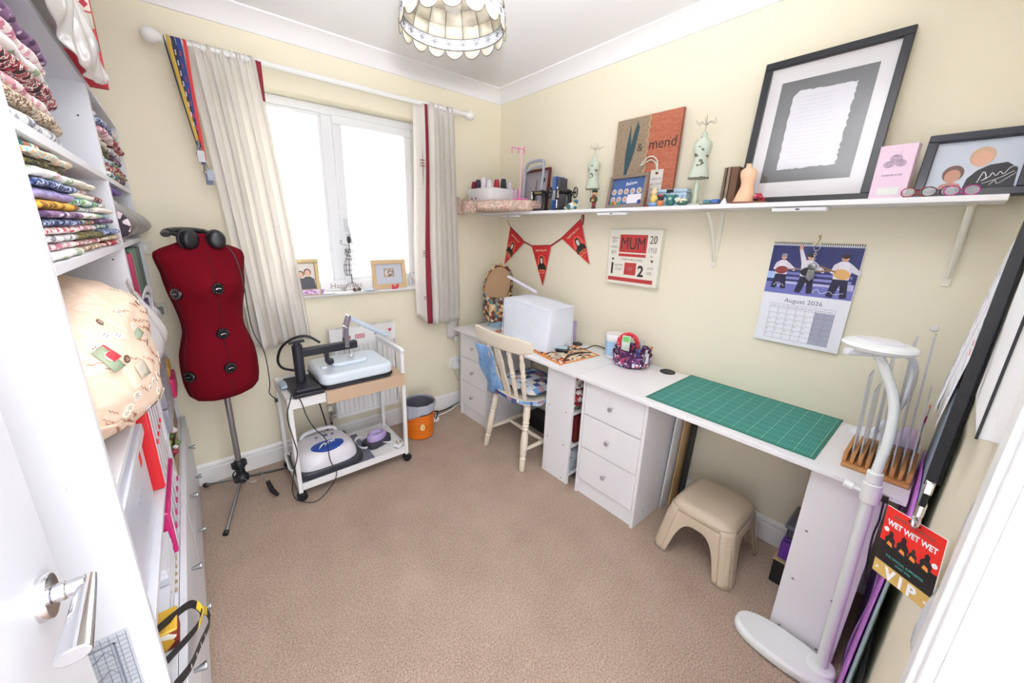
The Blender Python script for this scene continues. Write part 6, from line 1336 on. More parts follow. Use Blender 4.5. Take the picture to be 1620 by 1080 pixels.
# big bulging bag on the deep shelf, cream haberdashery-print cloth
hab = patt('haberdashery_print', ['#E8CDB6', '#E8CDB6', '#EAD2BD', '#E8CDB6', '#E5C8AF', '#EBD5C2', '#E8CDB6'], 16, kind='noise', bump=.15)
bg_ = thing('fabric_cover_bag', 'large cream cloth bag printed with buttons and cotton reels bulging from the shelf', 'bag', (-.28, 1.22, .986))
BC = Vector((-.305, 1.275, 1.150)); BR = (.205, .385, .178)
def bagp(th, ph, k=1.0):
    # th: around y axis end to end (0..pi), ph: section angle
    yy = -math.cos(th); s = max(math.sin(th), 0)**.55; x = math.cos(ph); z = math.sin(ph)
    x = math.copysign(abs(x)**.7, x); z = math.copysign(abs(z)**.75, z)
    wr = .035*math.sin(5*ph+3*th)*s+.02*math.sin(9*th+2*ph)+.015*math.sin(14*ph-6*th)
    px = BC.x+BR[0]*s*x*(1+wr)*k+.020*math.sin(th*2+.6)*(x > 0); pz = BC.z+BR[2]*s*z*(1+wr*.7)*k*(.80+.2*math.sin(th)); py = BC.y+BR[1]*yy*(1+.02*math.sin(ph*3))
    if px > -.17: px = -.17+(px+.17)*1.15
    pz = max(pz, .9865)
    return (px, py, min(pz, 1.360))
part('bag_cloth', MB().grid(lambda u, v: bagp(v*PI, u*2*PI), 64, 48, wrap=True), hab, bg_, world=True, ang=80)
random.seed(21)
butm = [mat('button_cream', '#EFE7D6', .4), mat('button_brown', '#6B4A36', .4), mat('button_red', '#B83A44', .4), mat('button_white', '#F4F0EA', .4)]
def on_bag(th, ph, off=.0015):
    p = Vector(bagp(th, ph)); a = Vector(bagp(th+.02, ph))-p; b = Vector(bagp(th, ph+.02))-p; n = a.cross(b).normalized()
    if n.x < 0: n = -n
    return frameM(p+n*off, a, b) if frameM(p, a, b).to_3x3().col[2].x > 0 else frameM(p+n*off, b, a)
for k in range(60):
    th = random.choice((.7, .95, 1.2, 1.5, 1.75, 2.0))+random.uniform(-.14, .14); ph = random.choice((.75, .35, .05, -.3, -.6))+random.uniform(-.2, .2); r = random.uniform(.006, .012)
    M = on_bag(th, ph); c = random.choice((0, 0, 3, 3, 1))
    b = MB().lathe([(r, -.001), (r, .0004), (r*.72, .0002), (0, .0002)], 14, M=M)
    q = butm[c]; o = part('printed_button', b, q, bg_, world=True)
    h = MB()
    for dx in (-1, 1):
        for dy in (-1, 1): h.lathe([(r*.13, .0003), (r*.13, .0007)], 6, (dx*r*.24, dy*r*.24, 0), M=M)
    part('button_hole', h, butm[1] if c != 1 else butm[0], o, world=True, ang=0)
for th, ph, w, h, c in ((.62, .45, .030, .016, '#C9353F'), (1.75, -.95, .040, .017, '#C9353F'), (.75, .05, .028, .026, '#B9AE9E'), (1.0, -.35, .018, .032, '#B9AE9E'), (1.15, .28, .016, .055, '#93A085'), (1.78, -1.02, .052, .026, '#93A085'), (2.35, -.05, .034, .020, '#C9353F'), (.58, .38, .044, .022, '#93A085')):
    M = on_bag(th, ph, .0018 if c != '#93A085' else .0010); part('printed_card', MB().grid(lambda u, v: tuple(M @ Vector((lerp(-h, h, u)*.55, lerp(-w, w, v)*.55, 0))), 3, 3), mat('hab_'+c, c, .7), bg_, world=True, solid=.001)
sc_ = MB()
for k in range(70):
    th = random.uniform(.4, 2.2); ph = random.uniform(-1.0, .9)
    pts = [Vector(bagp(th+.012*q, ph+.02*math.sin(q*1.9)-.012*q))+Vector((.0022, 0, 0)) for q in range(10)]
    sc_.tube(pts, .0006, 4)
part('printed_script', sc_, mat('brown_script', '#A8735A', .8), bg_, world=True)['kind'] = 'stuff'
part('gathered_seam', MB().tube([Vector(bagp(th, -.9+.25*math.sin(th*3), 1.0))+Vector((.004, 0, 0)) for th in [.3+2.6*k/30 for k in range(31)]], .0045, 7), hab, bg_, world=True)
# clear plastic floral packet beside the bag
cpk = thing('plastic_packet', 'clear plastic packet with red and pink flowers at the far end of the cloth bag', 'packet', (-.17, 1.61, .986))
part('film', MB().grid(lambda u, v: (-.145+.045*math.sin(PI*v)*math.sin(u*3)+.008*math.sin(u*15+v*9), lerp(1.46, 1.745, u), lerp(.990, 1.30-.18*u, v)), 20, 16), mat('crinkle_film', '#EFEDEE', .15, alpha=.55), cpk, world=True, solid=.001, ang=80)
part('flower_card', MB().grid(lambda u, v: (-.160+.035*math.sin(PI*v)*math.sin(u*3), lerp(1.48, 1.735, u), lerp(.992, 1.20-.10*u, v)), 14, 12), patt('packet_flowers', ['#F2E6E6', '#F2E6E6', '#D9344A', '#F2E6E6', '#E08AA8', '#F2E6E6', '#EFDCCB'], 14), cpk, world=True, solid=.002, ang=80)
# things on the two lower shelves of the near unit
bx = thing('storage_box', 'large white plastic lidded box with a red tag on the lower shelf', 'box', (-.34, 1.13, .6605))
part('box_body', MB().box(-.53, -.180, .905, 1.33, .6605, .880), mat('frost_plastic', '#D9DBEA', .25), bx, world=True, bevel=.008, seg=3)
part('lid', MB().box(-.54, -.170, .897, 1.338, .881, .915).box(-.52, -.190, .92, 1.31, .915, .925), mat('frost_lid', '#E2E4F0', .22), bx, world=True, bevel=.006, seg=3)
part('red_tag', MB().box(-.1698, -.1690, 1.17, 1.20, .865, .895), mat('tag_red', '#D9322E', .5), bx, world=True, ang=0)
part('pencil_note', MB().strip([(-.1792, 1.10+.012*k, .80+.008*math.sin(k*2.2)) for k in range(9)], (0, 0, .002), .0006), mat('pencil_grey2', '#A9A9B4', .8), bx, world=True, ang=0)
def organiser(name, label, y0, y1, z0, z1, c, n, x0=-.45, x1=-.150):
    t = thing(name, label, 'organiser', ((x0+x1)/2, (y0+y1)/2, z0)); m_ = mat('org_'+c, c, .3)
    part('case', MB().box(x0, x1-.012, y0, y1, z0+.0005, z1), m_, t, world=True, bevel=.006, seg=3)
    h = (y1-y0)/n
    for k in range(n):
        d = part('drawer', MB().box(x1-.030, x1-.010, y0+h*k+.006, y0+h*(k+1)-.006, z0+.012, z1-.012), mat('drawer_clear', '#D6CFDC', .15), t, world=True, bevel=.004)
        part('pull', MB().box(x1-.010, x1-.006, y0+h*k+h*.35, y0+h*(k+1)-h*.35, (z0+z1)/2-.006, (z0+z1)/2+.006), m_, d, world=True, bevel=.002)
    return t
organiser('drawer_organiser', 'red plastic organiser with four clear drawers beside the white lidded box', 1.40, 1.62, .6605, .955, '#D9262E', 4)
organiser('drawer_organiser', 'pink plastic organiser with five clear drawers on the low chest top', 1.36, 1.72, CT+.0005, CT+.150, '#C2266E', 5)
for i, (y0, y1, h, l) in enumerate(((1.17, 1.345, .10, 'stack of white printed papers left of the pink organiser'), (1.08, 1.165, .055, 'short stack of grey booklets beside the white printed papers'))):
    t = thing('paper_stack', l, 'papers', (-.3, (y0+y1)/2, CT+.0005)); n = 7 if i == 0 else 4
    for k in range(n):
        o = random.uniform(-.004, .004); part('sheet_bundle', MB().box(-.46, -.172+o*.5, y0+abs(o), y1-abs(o), CT+.001+h/n*k, CT+.0006+h/n*(k+1)), mat('paper_%d' % (k % 3), ('#E6E6EC', '#D3D5DC', '#EDEDF2')[k % 3], .7), t, world=True, bevel=.0008)
gj = MB()
for k in range(11): gj.ell((-.172+.004*math.sin(k*3), 1.34-.020*k*.8, CT+.006), (.005, .007, .0055), 8, 6)
single('bead_string', gj, mat('gilt_bead', '#B9A67C', .3, .6), 'string of gilt beads lying in front of the white papers', 'beads')
tnn = thing('picture_tin', 'small red and yellow printed tin near the front of the low chest', 'tin', (-.21, 1.05, CT+.0005))
part('tin_body', MB().box(-.245, -.158, 1.005, 1.075, CT+.0007, CT+.052), patt('tin_red_yellow', ['#8E2A22', '#D9A52E', '#8E2A22', '#EFE6D6', '#6B1F1C'], 24), tnn, world=True, bevel=.006, seg=3)
part('tin_lid', MB().box(-.247, -.156, 1.003, 1.077, CT+.0525, CT+.060), mat('tin_yellow', '#E0B23C', .35), tnn, world=True, bevel=.003)
# lanyards spilling over the drawers
lyt = thing('lanyard', 'black and yellow printed lanyard spilling over the edge of the near chest', 'lanyard', (-.16, .98, CT))
yel = mat('lan_yellow', '#E3C23A', .6); blk = mat('lan_black', '#1E1E22', .6); gry = mat('lan_slate', '#5C6882', .6)
P1 = curve([(-.24, .90, CT+.14), (-.20, .97, CT+.10), (-.165, 1.03, CT+.07), (-.132, 1.09, CT+.03), (-.118, 1.10, CT-.02), (-.128, 1.05, CT-.012), (-.16, .97, CT+.03), (-.20, .90, CT+.06)], 6)
part('strap_loop', MB().strip(P1, (.006, .004, .020), .0018), blk, lyt, world=True)
part('yellow_section', MB().strip([p+Vector((.0018, 0, 0)) for p in P1[20:30]], (.006, .004, .021), .0018), yel, lyt, world=True)
P2 = curve([(-.120, 1.10, CT-.020), (-.122, 1.16, CT-.07), (-.118, 1.21, CT-.13), (-.116, 1.22, CT-.17), (-.120, 1.16, CT-.14), (-.128, 1.04, CT-.06), (-.139, .93, CT+.005), (-.16, .86, CT+.05)], 6)
part('strap_tail', MB().strip(P2, (.004, .010, .018), .0018), blk, lyt, world=True)
part('yellow_section', MB().strip([p+Vector((.0018, 0, 0)) for p in P2[4:12]], (.004, .010, .019), .0018), yel, lyt, world=True)
for k in range(4): p = P2[27+3*k]; part('white_lettering', MB().strip([p+Vector((.0020, -.006, .002)), p+Vector((.0020, .006, -.003))], (0, .003, .007), .0006), mat('lan_white', '#E9E9EC', .6), lyt, world=True, ang=0)
lyt2 = thing('lanyard', 'slate blue and grey lanyard looped behind the black and yellow one', 'lanyard', (-.22, .96, CT))
part('strap_loop', MB().strip(curve([(-.26, .90, CT+.13), (-.235, .96, CT+.11), (-.225, 1.00, CT+.06), (-.23, .98, CT+.02), (-.25, .93, CT+.012), (-.28, .88, CT+.02)], 6), (.004, .004, .016), .0018), gry, lyt2, world=True)
# window end unit: tall things seen as slivers
for i, (y0, y1, z1, c, l, pt) in enumerate(((1.80, 1.875, 1.345, '#3E4690', 'tall navy dotted folder, nearest in the row at the window end', True), (1.88, 1.99, 1.335, '#C93A78', 'tall magenta folder in the row at the window end', False), (1.995, 2.10, 1.33, '#E0557A', 'coral pink folder beside the magenta one', False), (2.11, 2.27, 1.345, '#7F9F92', 'sage green box file in the row at the window end', False), (2.28, 2.45, 1.34, '#4E6660', 'dark green box file nearest the window', False))):
    t = thing('upright_folder', l, 'folder', (-.34, (y0+y1)/2, .9855))
    mm = patt('navy_dots', ['#DDE0F2', '#3E4690', '#3E4690', '#3A4288'], 60, kind='spots') if pt else mat('folder_'+c, c, .5)
    part('spine', MB().box(FX-.03, FX-.012, y0, y1, .9865, z1), mm, t, world=True, bevel=.004); part('boards', MB().box(-.50, FX-.031, y0+.002, y0+.006, .9865, z1).box(-.50, FX-.031, y1-.006, y1-.002, .9865, z1), mm, t, world=True)
    part('page_block', MB().box(-.495, FX-.035, y0+.008, y1-.008, .990, z1-.01), mat('page_block', '#DDD9D2', .8), t, world=True)
wb = thing('white_carrier_bag', 'scrunched white carrier bag in front of the pink folders', 'bag', (-.155, 1.95, 1.02))
part('bag_film', MB().grid(lambda u, v: (-.168+.028*math.sin(PI*v)+.010*math.sin(u*17+v*11), lerp(1.80, 2.16, u), lerp(.99, 1.13+.03*math.sin(u*9), v)), 30, 14), mat('carrier_white', '#EFEDF2', .35), wb, world=True, solid=.002, ang=80)
part('bag_handle', MB().strip(curve([(-.150, 1.80, 1.19), (-.142, 1.90, 1.21), (-.138, 2.0, 1.185), (-.145, 2.06, 1.13), (-.15, 2.02, 1.09)], 5), (.004, .004, .022), .002), mat('carrier_white', '#EFEDF2', .35), wb, world=True)
single('green_packet', MB().box(-.150, -.142, 1.83, 1.93, 1.08, 1.125), mat('lime_card', '#86C440', .5), 'lime green packet poking from the white carrier bag', 'packet', bevel=.002)
single('navy_case', MB().box(-.156, -.145, 1.80, 1.92, 1.128, 1.175), mat('navy_card', '#2F3A66', .5), 'navy case above the lime green packet', 'case', bevel=.002)
gb = thing('grey_plastic_bag', 'smoky grey translucent plastic bag on the window-end shelf', 'bag', (-.20, 2.1, 1.383))
part('bag_film', MB().grid(lambda u, v: (-.20+.085*math.sin(PI*v)*(.4+.6*u)+.010*math.sin(u*13+v*8), lerp(1.93, 2.45, u), lerp(1.385, 1.54-.04*u, v)), 26, 16), mat('smoky_film', '#A9A6AA', .2, alpha=.9), gb, world=True, solid=.002, ang=80)
single('purple_fold', MB().box(-.50, -.172, 1.84, 2.16, 1.545, 1.566), mat('purple_cloth', '#7A5FA8', .8), 'purple folded cloth tucked above the grey plastic bag', 'fabric', bevel=.009, seg=3)
single('dark_clothes_roll', MB().tube([(-.19, 1.80, 1.44), (-.19, 1.92, 1.43)], [.052, .045], 16), patt('dark_roll_print', ['#3A2E3C', '#8A4A62', '#D9CCD0', '#3A2E3C'], 50), 'dark printed roll of cloth left of the grey plastic bag', 'fabric', bevel=.006)
# clear drawers of notions and craft basket in the lower window end
cd = thing('clear_drawer_tower', 'smoky clear plastic drawer tower low in the window-end shelving', 'drawers', (-.3, 1.96, .6605))
cdm = mat('smoky_clear', '#A9A8B6', .15, alpha=.7)
for k in range(3):
    for j in range(4):
        part('drawer', MB().box(-.45, -.150, 1.80+.085*j, 1.88+.085*j, .663+.098*k, .757+.098*k), cdm, cd, world=True, bevel=.006)
single('magenta_tub', MB().box(-.40, -.140, 2.18, 2.36, .87, .965), mat('magenta_tub', '#D02A6A', .4), 'magenta tub right of the clear drawer tower', 'tub', bevel=.01).location.z = .6605
single('yellow_tub', MB().box(-.38, -.150, 2.19, 2.35, .0, .06), mat('yellow_tub', '#E0B23A', .4), 'yellow tub on top of the magenta tub', 'tub', bevel=.01).location.z = .757
cb_ = thing('craft_basket', 'open basket of red, green and brown craft oddments on the far low chest', 'basket', (-.22, 1.98, CT+.0005))
part('basket', MB().box(-.36, -.165, 1.84, 2.12, CT+.001, CT+.010).box(-.36, -.165, 1.84, 1.845, CT+.01, CT+.075).box(-.36, -.165, 2.115, 2.12, CT+.01, CT+.075).box(-.170, -.165, 1.845, 2.115, CT+.01, CT+.070), mat('wicker', '#9C8468', .8), cb_, world=True)
random.seed(9)
for k in range(26):
    c = random.choice(['#A8243A', '#D9C6B6', '#4F7A3A', '#2A2226', '#C94B7A', '#6B4A3A', '#E6DCD2', '#8A1F3A', '#B9D94A'])
    p = (random.uniform(-.24, -.160), random.uniform(1.86, 2.10), CT+random.uniform(.055, .12)); s = random.uniform(.010, .020)
    part('oddment', MB().ell(p, (s, s*random.uniform(.6, 1.5), s*.8), 9, 7), mat('odd_'+c, c, .5), cb_, world=True)
single('brown_card_box', MB().box(-.40, -.175, 2.16, 2.40, CT+.0005, CT+.16), mat('kraft_card', '#A38C74', .8), 'brown cardboard box behind the craft basket', 'box', bevel=.002)
# on top of the shelving
TP = 1.8585
tbg = thing('clear_plastic_bag', 'large crinkled clear plastic bag overhanging the top of the near shelving', 'bag', (-.25, 1.35, TP))
CPF = [(-.46, .10), (-.40, .20), (-.28, .235), (-.18, .20), (-.128, .13), (-.116, .05), (-.126, -.015), (-.140, -.045)]
def cbag(u, v):
    k = v*(len(CPF)-1); i = min(int(k), len(CPF)-2); q = k-i; x, z = lerp(CPF[i][0], CPF[i+1][0], q), lerp(CPF[i][1], CPF[i+1][1], q)
    bul = (1-abs(u*2-1)**4)**.5 if 0 < u < 1 else 0
    if z < .03: z = lerp(.012, z, min(1, max(0, math.sin((u-.12)*3.3)))); x = max(x, -.152)
    z = z*(.35+.65*bul) if z > .03 else z
    return (x+.006*math.sin(u*19+v*9)+.004*math.sin(u*43-v*15), lerp(.90, 1.82, u)+.012*math.sin(v*9), TP+.003+z+.007*math.sin(u*17+v*9)*(z > .04)+.003*math.sin(u*51+v*5)*(z > .04))
part('bag_film', MB().grid(cbag, 110, 44), mat('crinkle_clear', '#F1EFEE', .12, alpha=.72, spec=.8), tbg, world=True, solid=.0015, ang=80)
part('card_insert', MB().box(-.36, -.22, .93, 1.10, TP+.004, TP+.20), patt('parchment_print', ['#E6DCC6', '#E6DCC6', '#C9BDA2', '#E9E0CC'], 26, kind='noise'), tbg, world=True, bevel=.002)
part('yellow_edge', MB().box(-.225, -.205, 1.10, 1.14, TP+.004, TP+.19), patt('gold_navy', ['#D9B84A', '#D9B84A', '#3A3E66'], 30), tbg, world=True)
single('white_contents', pillow(-.31, 1.46, TP+.085, .20, .60, .15), mat('wadding_white', '#EDEBEA', .9), 'soft white wadding inside the clear plastic bag', 'wadding', ang=80)
gbg = thing('patterned_gift_bag', 'tall red and blue knit-pattern gift bag on top of the window-end shelving', 'bag', (-.25, 1.86, TP))
kn = MB(); kn.box(-.38, -.122, 1.845, 1.875, TP+.0005, TP+.46)
part('paper_bag', kn, mat('gift_red', '#C02E3E', .6), gbg, world=True, bevel=.002)
for z0, z1, c in ((.10, .13, '#5E9AA8'), (.135, .142, '#C02E3E'), (.16, .20, '#B9C0A8'), (.205, .24, '#D9CFC0'), (.245, .285, '#C02E3E'), (.29, .36, '#A9B39A'), (.365, .40, '#D9463E')):
    part('printed_band', MB().box(-.379, -.123, 1.8436, 1.8446, TP+z0, TP+z1), mat('band_'+c, c, .6), gbg, world=True, ang=0)
for k in range(9): part('printed_motif', MB().prism([(0, -.012), (.010, 0), (0, .012), (-.010, 0)], 0, .0006, M=frameM((-.36+.028*k, 1.8434, TP+.223), (1, 0, 0), (0, 0, 1))), mat('motif_red', '#A82438', .6), gbg, world=True, ang=0)
# ------------------------------------------------------------------ pendant lampshade of capiz shell
lp = thing('shell_pendant_lamp', 'scalloped capiz shell pendant lampshade with dark wire edging', 'pendant lamp', (.752, 1.178, 2.04))
shell = bpy.data.materials.new('capiz_shell'); shell.use_nodes = True
tt_ = shell.node_tree; bs = tt_.nodes['Principled BSDF']; bs.inputs['Base Color'].default_value = lin('#F8F4EA'); bs.inputs['Roughness'].default_value = .25
tl = tt_.nodes.new('ShaderNodeBsdfTranslucent'); tl.inputs[0].default_value = lin('#FBF6EA'); mxs = tt_.nodes.new('ShaderNodeMixShader'); mxs.inputs[0].default_value = .6
tt_.links.new(bs.outputs[0], mxs.inputs[1]); tt_.links.new(tl.outputs[0], mxs.inputs[2]); tt_.links.new(mxs.outputs[0], tt_.nodes['Material Output'].inputs[0])
shell2 = mat('shell_band', '#DDE0EA', .4)
wire = mat('antique_wire', '#5A5145', .45, .6)
N = 16; R0 = .162
def rp3(a, r, z): return (r*math.cos(a), r*math.sin(a), z)
rows_ = [(.162, .024), (.160, .058), (.150, .092), (.128, .128), (.098, .158), (.050, .172)]
wr_ = MB()
def scal(a0, a1, r, zt, depth, nm, m_=shell):
    pts = []; n = 8
    for k in range(n+1): a = lerp(a0, a1, k/n); pts.append((a, zt-depth*(math.sin(PI*k/n)**.55)))
    mb = MB(); vs = []; 
    for a, z in pts: vs.append(rp3(a, r, zt)); vs.append(rp3(a, r+.002, z))
    mb.add(vs, [(2*k, 2*k+1, 2*k+3, 2*k+2) for k in range(n)])
    part(nm, mb, m_, lp, solid=.001, ang=80)
    wr_.tube([rp3(a, r+.002, z) for a, z in pts], .0011, 5)
for k in range(N):
    a0, a1 = 2*PI*k/N, 2*PI*(k+1)/N
    scal(a0, a1, .164, .024, .026, 'shell_scallop')
    for j in range(1, 5):
        (ra, za), (rb, zb2) = rows_[j], rows_[j+1]
        nn = 3; vs = []
        for q in range(nn+1): a = lerp(a0, a1, q/nn); vs += [rp3(a, ra, za), rp3(a, rb, zb2)]
        part('shell_pane', MB().add(vs, [(2*q, 2*q+1, 2*q+3, 2*q+2) for q in range(nn)]), shell, lp, solid=.001, ang=80)
        wr_.tube([rp3(a0, ra, za), rp3(a0, rb, zb2)], .0012, 5)
part('flower_band', MB().grid(lambda u, v: rp3(u*2*PI, lerp(.163, .161, v), lerp(.024, .058, v)), 96, 1, wrap=True), shell2, lp, solid=.001, ang=80)
for r, z in rows_: wr_.tube([rp3(2*PI*q/64, r+.0008, z) for q in range(64)], .0013, 5, closed=True)
fl = MB()
for k in range(20):
    a = 2*PI*(k+.5)/20; c = Vector(rp3(a, .1615, .041)); tx = Vector((-math.sin(a), math.cos(a), 0))
    for q in range(6):
        b = q*PI/3+PI/6; cc = c+tx*.0112*math.cos(b)+Vector((0, 0, .0105*math.sin(b)))
        for rr_ in (-.0022, .0026):
            rad_ = Vector((math.cos(a), math.sin(a), 0))*rr_
            fl.tube([cc+rad_+tx*.0060*math.cos(t)+Vector((0, 0, .0058*math.sin(t))) for t in [2*PI*w_/8 for w_ in range(8)]], .0004, 4, closed=True)
            fl.tube([c+rad_, c+rad_+tx*.0075*math.cos(b)+Vector((0, 0, .0075*math.sin(b)))], .0006, 4)
part('wire_flowers', fl, wire, lp); part('wire_edging', wr_, wire, lp)
# an upper skirt of scallops outside, as seen on the near side
wr_ = MB()
for k in range(12):
    a0, a1 = 2*PI*k/12, 2*PI*(k+1)/12; scal(a0, a1, .158, .104, .030, 'upper_scallop')
part('upper_edging', wr_, wire, lp)
part('bulb', MB().lathe([(.006, .062), (.024, .070), (.030, .090), (.026, .115), (.014, .135), (.013, .160), (0, .162)], 22), mat('bulb_glass', '#FFFFFF', .08, alpha=.5), lp)
part('lamp_holder', MB().lathe([(.016, .150), (.018, .16), (.018, .195), (.010, .205), (.003, .21)], 18), white2, lp)
part('flex', MB().tube([(0, 0, .20), (0, 0, .385)], .003, 8), white2, lp)
part('ceiling_rose', MB().lathe([(.045, .4065), (.045, .398), (.030, .386), (.010, .380), (0, .380)], 24), white2, lp)

# ------------------------------------------------------------------ step stool
st = thing('step_stool', 'beige moulded plastic step stool under the cutting mat', 'stool', (1.735, .497, 0), rz=math.radians(0))
bge = mat('beige_plastic', '#C9B8A0', .38, bump=(120, .08))
def rrect(w, d, r, n=6):
    out = []
    for cx, cy, a0 in ((w-r, d-r, 0), (-w+r, d-r, PI/2), (-w+r, -d+r, PI), (w-r, -d+r, 1.5*PI)):
        for k in range(n+1): a = a0+PI/2*k/n; out.append((cx+r*math.cos(a), cy+r*math.sin(a)))
    return out
HS = .270
tp = MB(); levels = [(.118, .098, .045, HS), (.128, .108, .050, HS-.002), (.140, .120, .055, HS-.010), (.150, .130, .058, HS-.024), (.156, .136, .060, HS-.045)]
vs = []; 
for w, d, r, z in levels: vs += [(x, y, z) for x, y in rrect(w, d, r)]
M_ = len(rrect(1, 1, .1)); fs = [tuple(range(M_))]
for j in range(len(levels)-1): fs += [(j*M_+k, j*M_+(k+1) % M_, (j+1)*M_+(k+1) % M_, (j+1)*M_+k) for k in range(M_)]
tp.add(vs, fs); part('top', tp, bge, st, solid=.004, ang=80)
# four skirted sides with arches, flaring to the feet
def side(i):
    ang = i*PI/2; L = .156 if i % 2 == 0 else .136; D = .136 if i % 2 == 0 else .156
    def f(u, v):
        s = u*2-1; arch = max(0.0, 1-abs(s/.60)**3.2)**.5 if abs(s) < .60 else 0
        zb = lerp(0.002, HS-.085, arch); z = lerp(HS-.045, zb, v); fl_ = (HS-.045-z)/(HS-.045)*.034
        w = L-.0+fl_; d = D+fl_; x = s*w; y = -d
        r = .052; ex = abs(x)-(w-r)
        if ex > 0: y = -(d-r)-math.sqrt(max(r*r-ex*ex*1.0, 0))*1.0 if ex < r else -(d-r); 
        p = Matrix.Rotation(ang, 3, 'Z') @ Vector((x, y, z)); return tuple(p)
    return f
for i in range(4):
    part('arched_side', MB().grid(side(i), 48, 12), bge, st, solid=.004, ang=80)
for sx in (-1, 1):
    for sy in (-1, 1):
        c = Vector((sx, sy, 0)).normalized()
        def lg_(u, v, sx=sx, sy=sy):
            z = lerp(HS-.030, .002, v); fl_ = (HS-.045-z)/(HS-.045)*.034; w, d, r = .156+fl_, .136+fl_, .052
            a = lerp(.12, PI/2-.12, u); bl = .006*(math.sin(PI*u)**.3)*min(1, v*4)
            k_ = 1-.35*math.sin(PI*u)**4*min(1, v*3)*.0
            return (sx*(w-r+(r+bl)*math.cos(a)), sy*(d-r+(r+bl)*math.sin(a)), z)
        lgp = part('leg', MB().grid(lg_, 12, 14), bge, st, solid=.004, ang=80)
        part('leg_flute', MB().grid(lambda u, v: tuple(Vector(lg_(lerp(.34, .66, u), lerp(.22, .96, v)))+c*.0035*math.sin(PI*u)**.5), 6, 10), bge, st, solid=.003, ang=80)
# portfolio and boards leaning behind the drawers
pf_ = [(.770, .755, '#E9E9EC', 'white display board leaning on the side of the middle drawers'), (.750, .738, '#C9A878', 'tan edged folder leaning beside the white board'), (.733, .712, '#26262B', 'black art portfolio leaning under the desk, outermost of the boards')]
for i, (ya, yb, c, l) in enumerate(pf_):
    M = Matrix.Translation((1.80+.02*i, .770-.016*i, .0008)) @ Matrix.Rotation(math.radians(1.5), 4, 'X')
    single(('display_board', 'folder', 'art_portfolio')[i], MB().box(.0+.045*i, .16, -.008, 0, 0, .67-.01*i), mat('board_'+c, c, .5), l, ('board', 'folder', 'portfolio')[i], bevel=.002, M=M)
# storage boxes stacked in the corner under the desk
b1 = thing('black_tin_box', 'black storage box at the bottom of the stack under the desk', 'box', (1.87, .170, 0))
part('box_body', MB().box(-.105, .105, -.075, .075, .0008, .115), black, b1, bevel=.004); part('gold_trim', MB().box(-.107, .107, -.077, .077, .115, .121), mat('gold_trim', '#C9B48A', .4, .4), b1, bevel=.001)
b2 = thing('purple_box', 'purple box with white crossed ribbon in the middle of the stack', 'box', (1.875, .168, .122))
part('box_body', MB().box(-.095, .095, -.070, .070, 0, .085), mat('purple_card', '#5B2D8E', .4), b2, bevel=.004)
part('lid', MB().prism([(-.09, -.065), (.09, -.065), (.09, .065), (-.09, .065)], .085, .100), mat('purple_lid', '#4A2478', .35), b2, bevel=.006)
part('ribbon', MB().tube(curve([(-.094, .0, .03), (-.096, -.02, .06), (-.08, -.03, .103), (-.05, .0, .106), (-.08, .03, .104), (-.096, .02, .07)], 4), .003, 6), mat('ribbon_pale', '#DAD7E6', .5), b2)
b3 = thing('grey_lidded_tub', 'dark grey lidded tub on top of the stack under the desk', 'tub', (1.872, .166, .2235))
part('tub', MB().box(-.085, .085, -.065, .065, .0005, .045), mat('tub_dark', '#3A3D46', .4), b3, bevel=.012, seg=3); part('lid', MB().box(-.095, .095, -.074, .074, .046, .066), mat('tub_lid', '#5A5E68', .35), b3, bevel=.010, seg=3)
# dark box and bits under desk by the chair
single('dark_toolbox', MB().box(1.85, 1.985, 1.46, 1.68, .0008, .16).box(1.85, 1.985, 1.69, 1.90, .0008, .10), black, 'black tool case on the carpet under the desk behind the chair', 'case', bevel=.006)
single('white_wire_basket', rect_frame(1.70, 1.96, 0, .012, .165, .20, .006) if False else MB().box(1.852, 1.98, 1.462, 1.468, .161, .20).box(1.852, 1.98, 1.672, 1.678, .161, .20).box(1.852, 1.858, 1.468, 1.672, .161, .20).box(1.974, 1.98, 1.468, 1.672, .161, .20).box(1.858, 1.974, 1.468, 1.672, .161, .165), whitem, 'low white tray on the black tool case under the desk', 'tray', bevel=.001)

# ------------------------------------------------------------------ wooden ruler rack and rulers
bam = mat('bamboo', '#C48B52', .5, var=.25)
rk = thing('ruler_rack', 'slotted bamboo ruler rack at the right end of the desk', 'rack', (1.69, .035, HT))
part('base', MB().box(1.585, 1.800, -.040, .118, HT+.0005, HT+.014), bam, rk, world=True, bevel=.003)
for k in range(9):
    y = -.040+.0186*k; part('slat', MB().box(1.600, 1.790, y, y+.0105, HT+.0142, HT+.048), bam, rk, world=True, bevel=.002)
acr = mat('ruler_clear', '#EEF0F4', .08, alpha=.42); edg = mat('ruler_edge', '#F4F4F8', .1, alpha=.75)
acrp = mat('ruler_mark', '#7A7486', .5)
rls = [(.100, .085, .30, 1.62, 'clear acrylic ruler at the left slot of the bamboo rack'), (.0815, .14, .25, 1.63, 'broad clear ruler in the second slot of the bamboo rack'), (.063, .10, .40, 1.66, 'tall clear ruler in the third slot of the bamboo rack'), (.0444, .15, .22, 1.62, 'square clear template in the middle slot of the bamboo rack'),
       (.0258, .12, .42, 1.67, 'tall clear ruler right of the middle slot of the bamboo rack'), (.0072, .16, .32, 1.62, 'wide clear ruler with pink print in the bamboo rack'), (-.0114, .10, .44, 1.66, 'tallest clear ruler near the right of the bamboo rack'), (-.030, .15, .27, 1.62, 'clear template at the rightmost slot of the bamboo rack')]
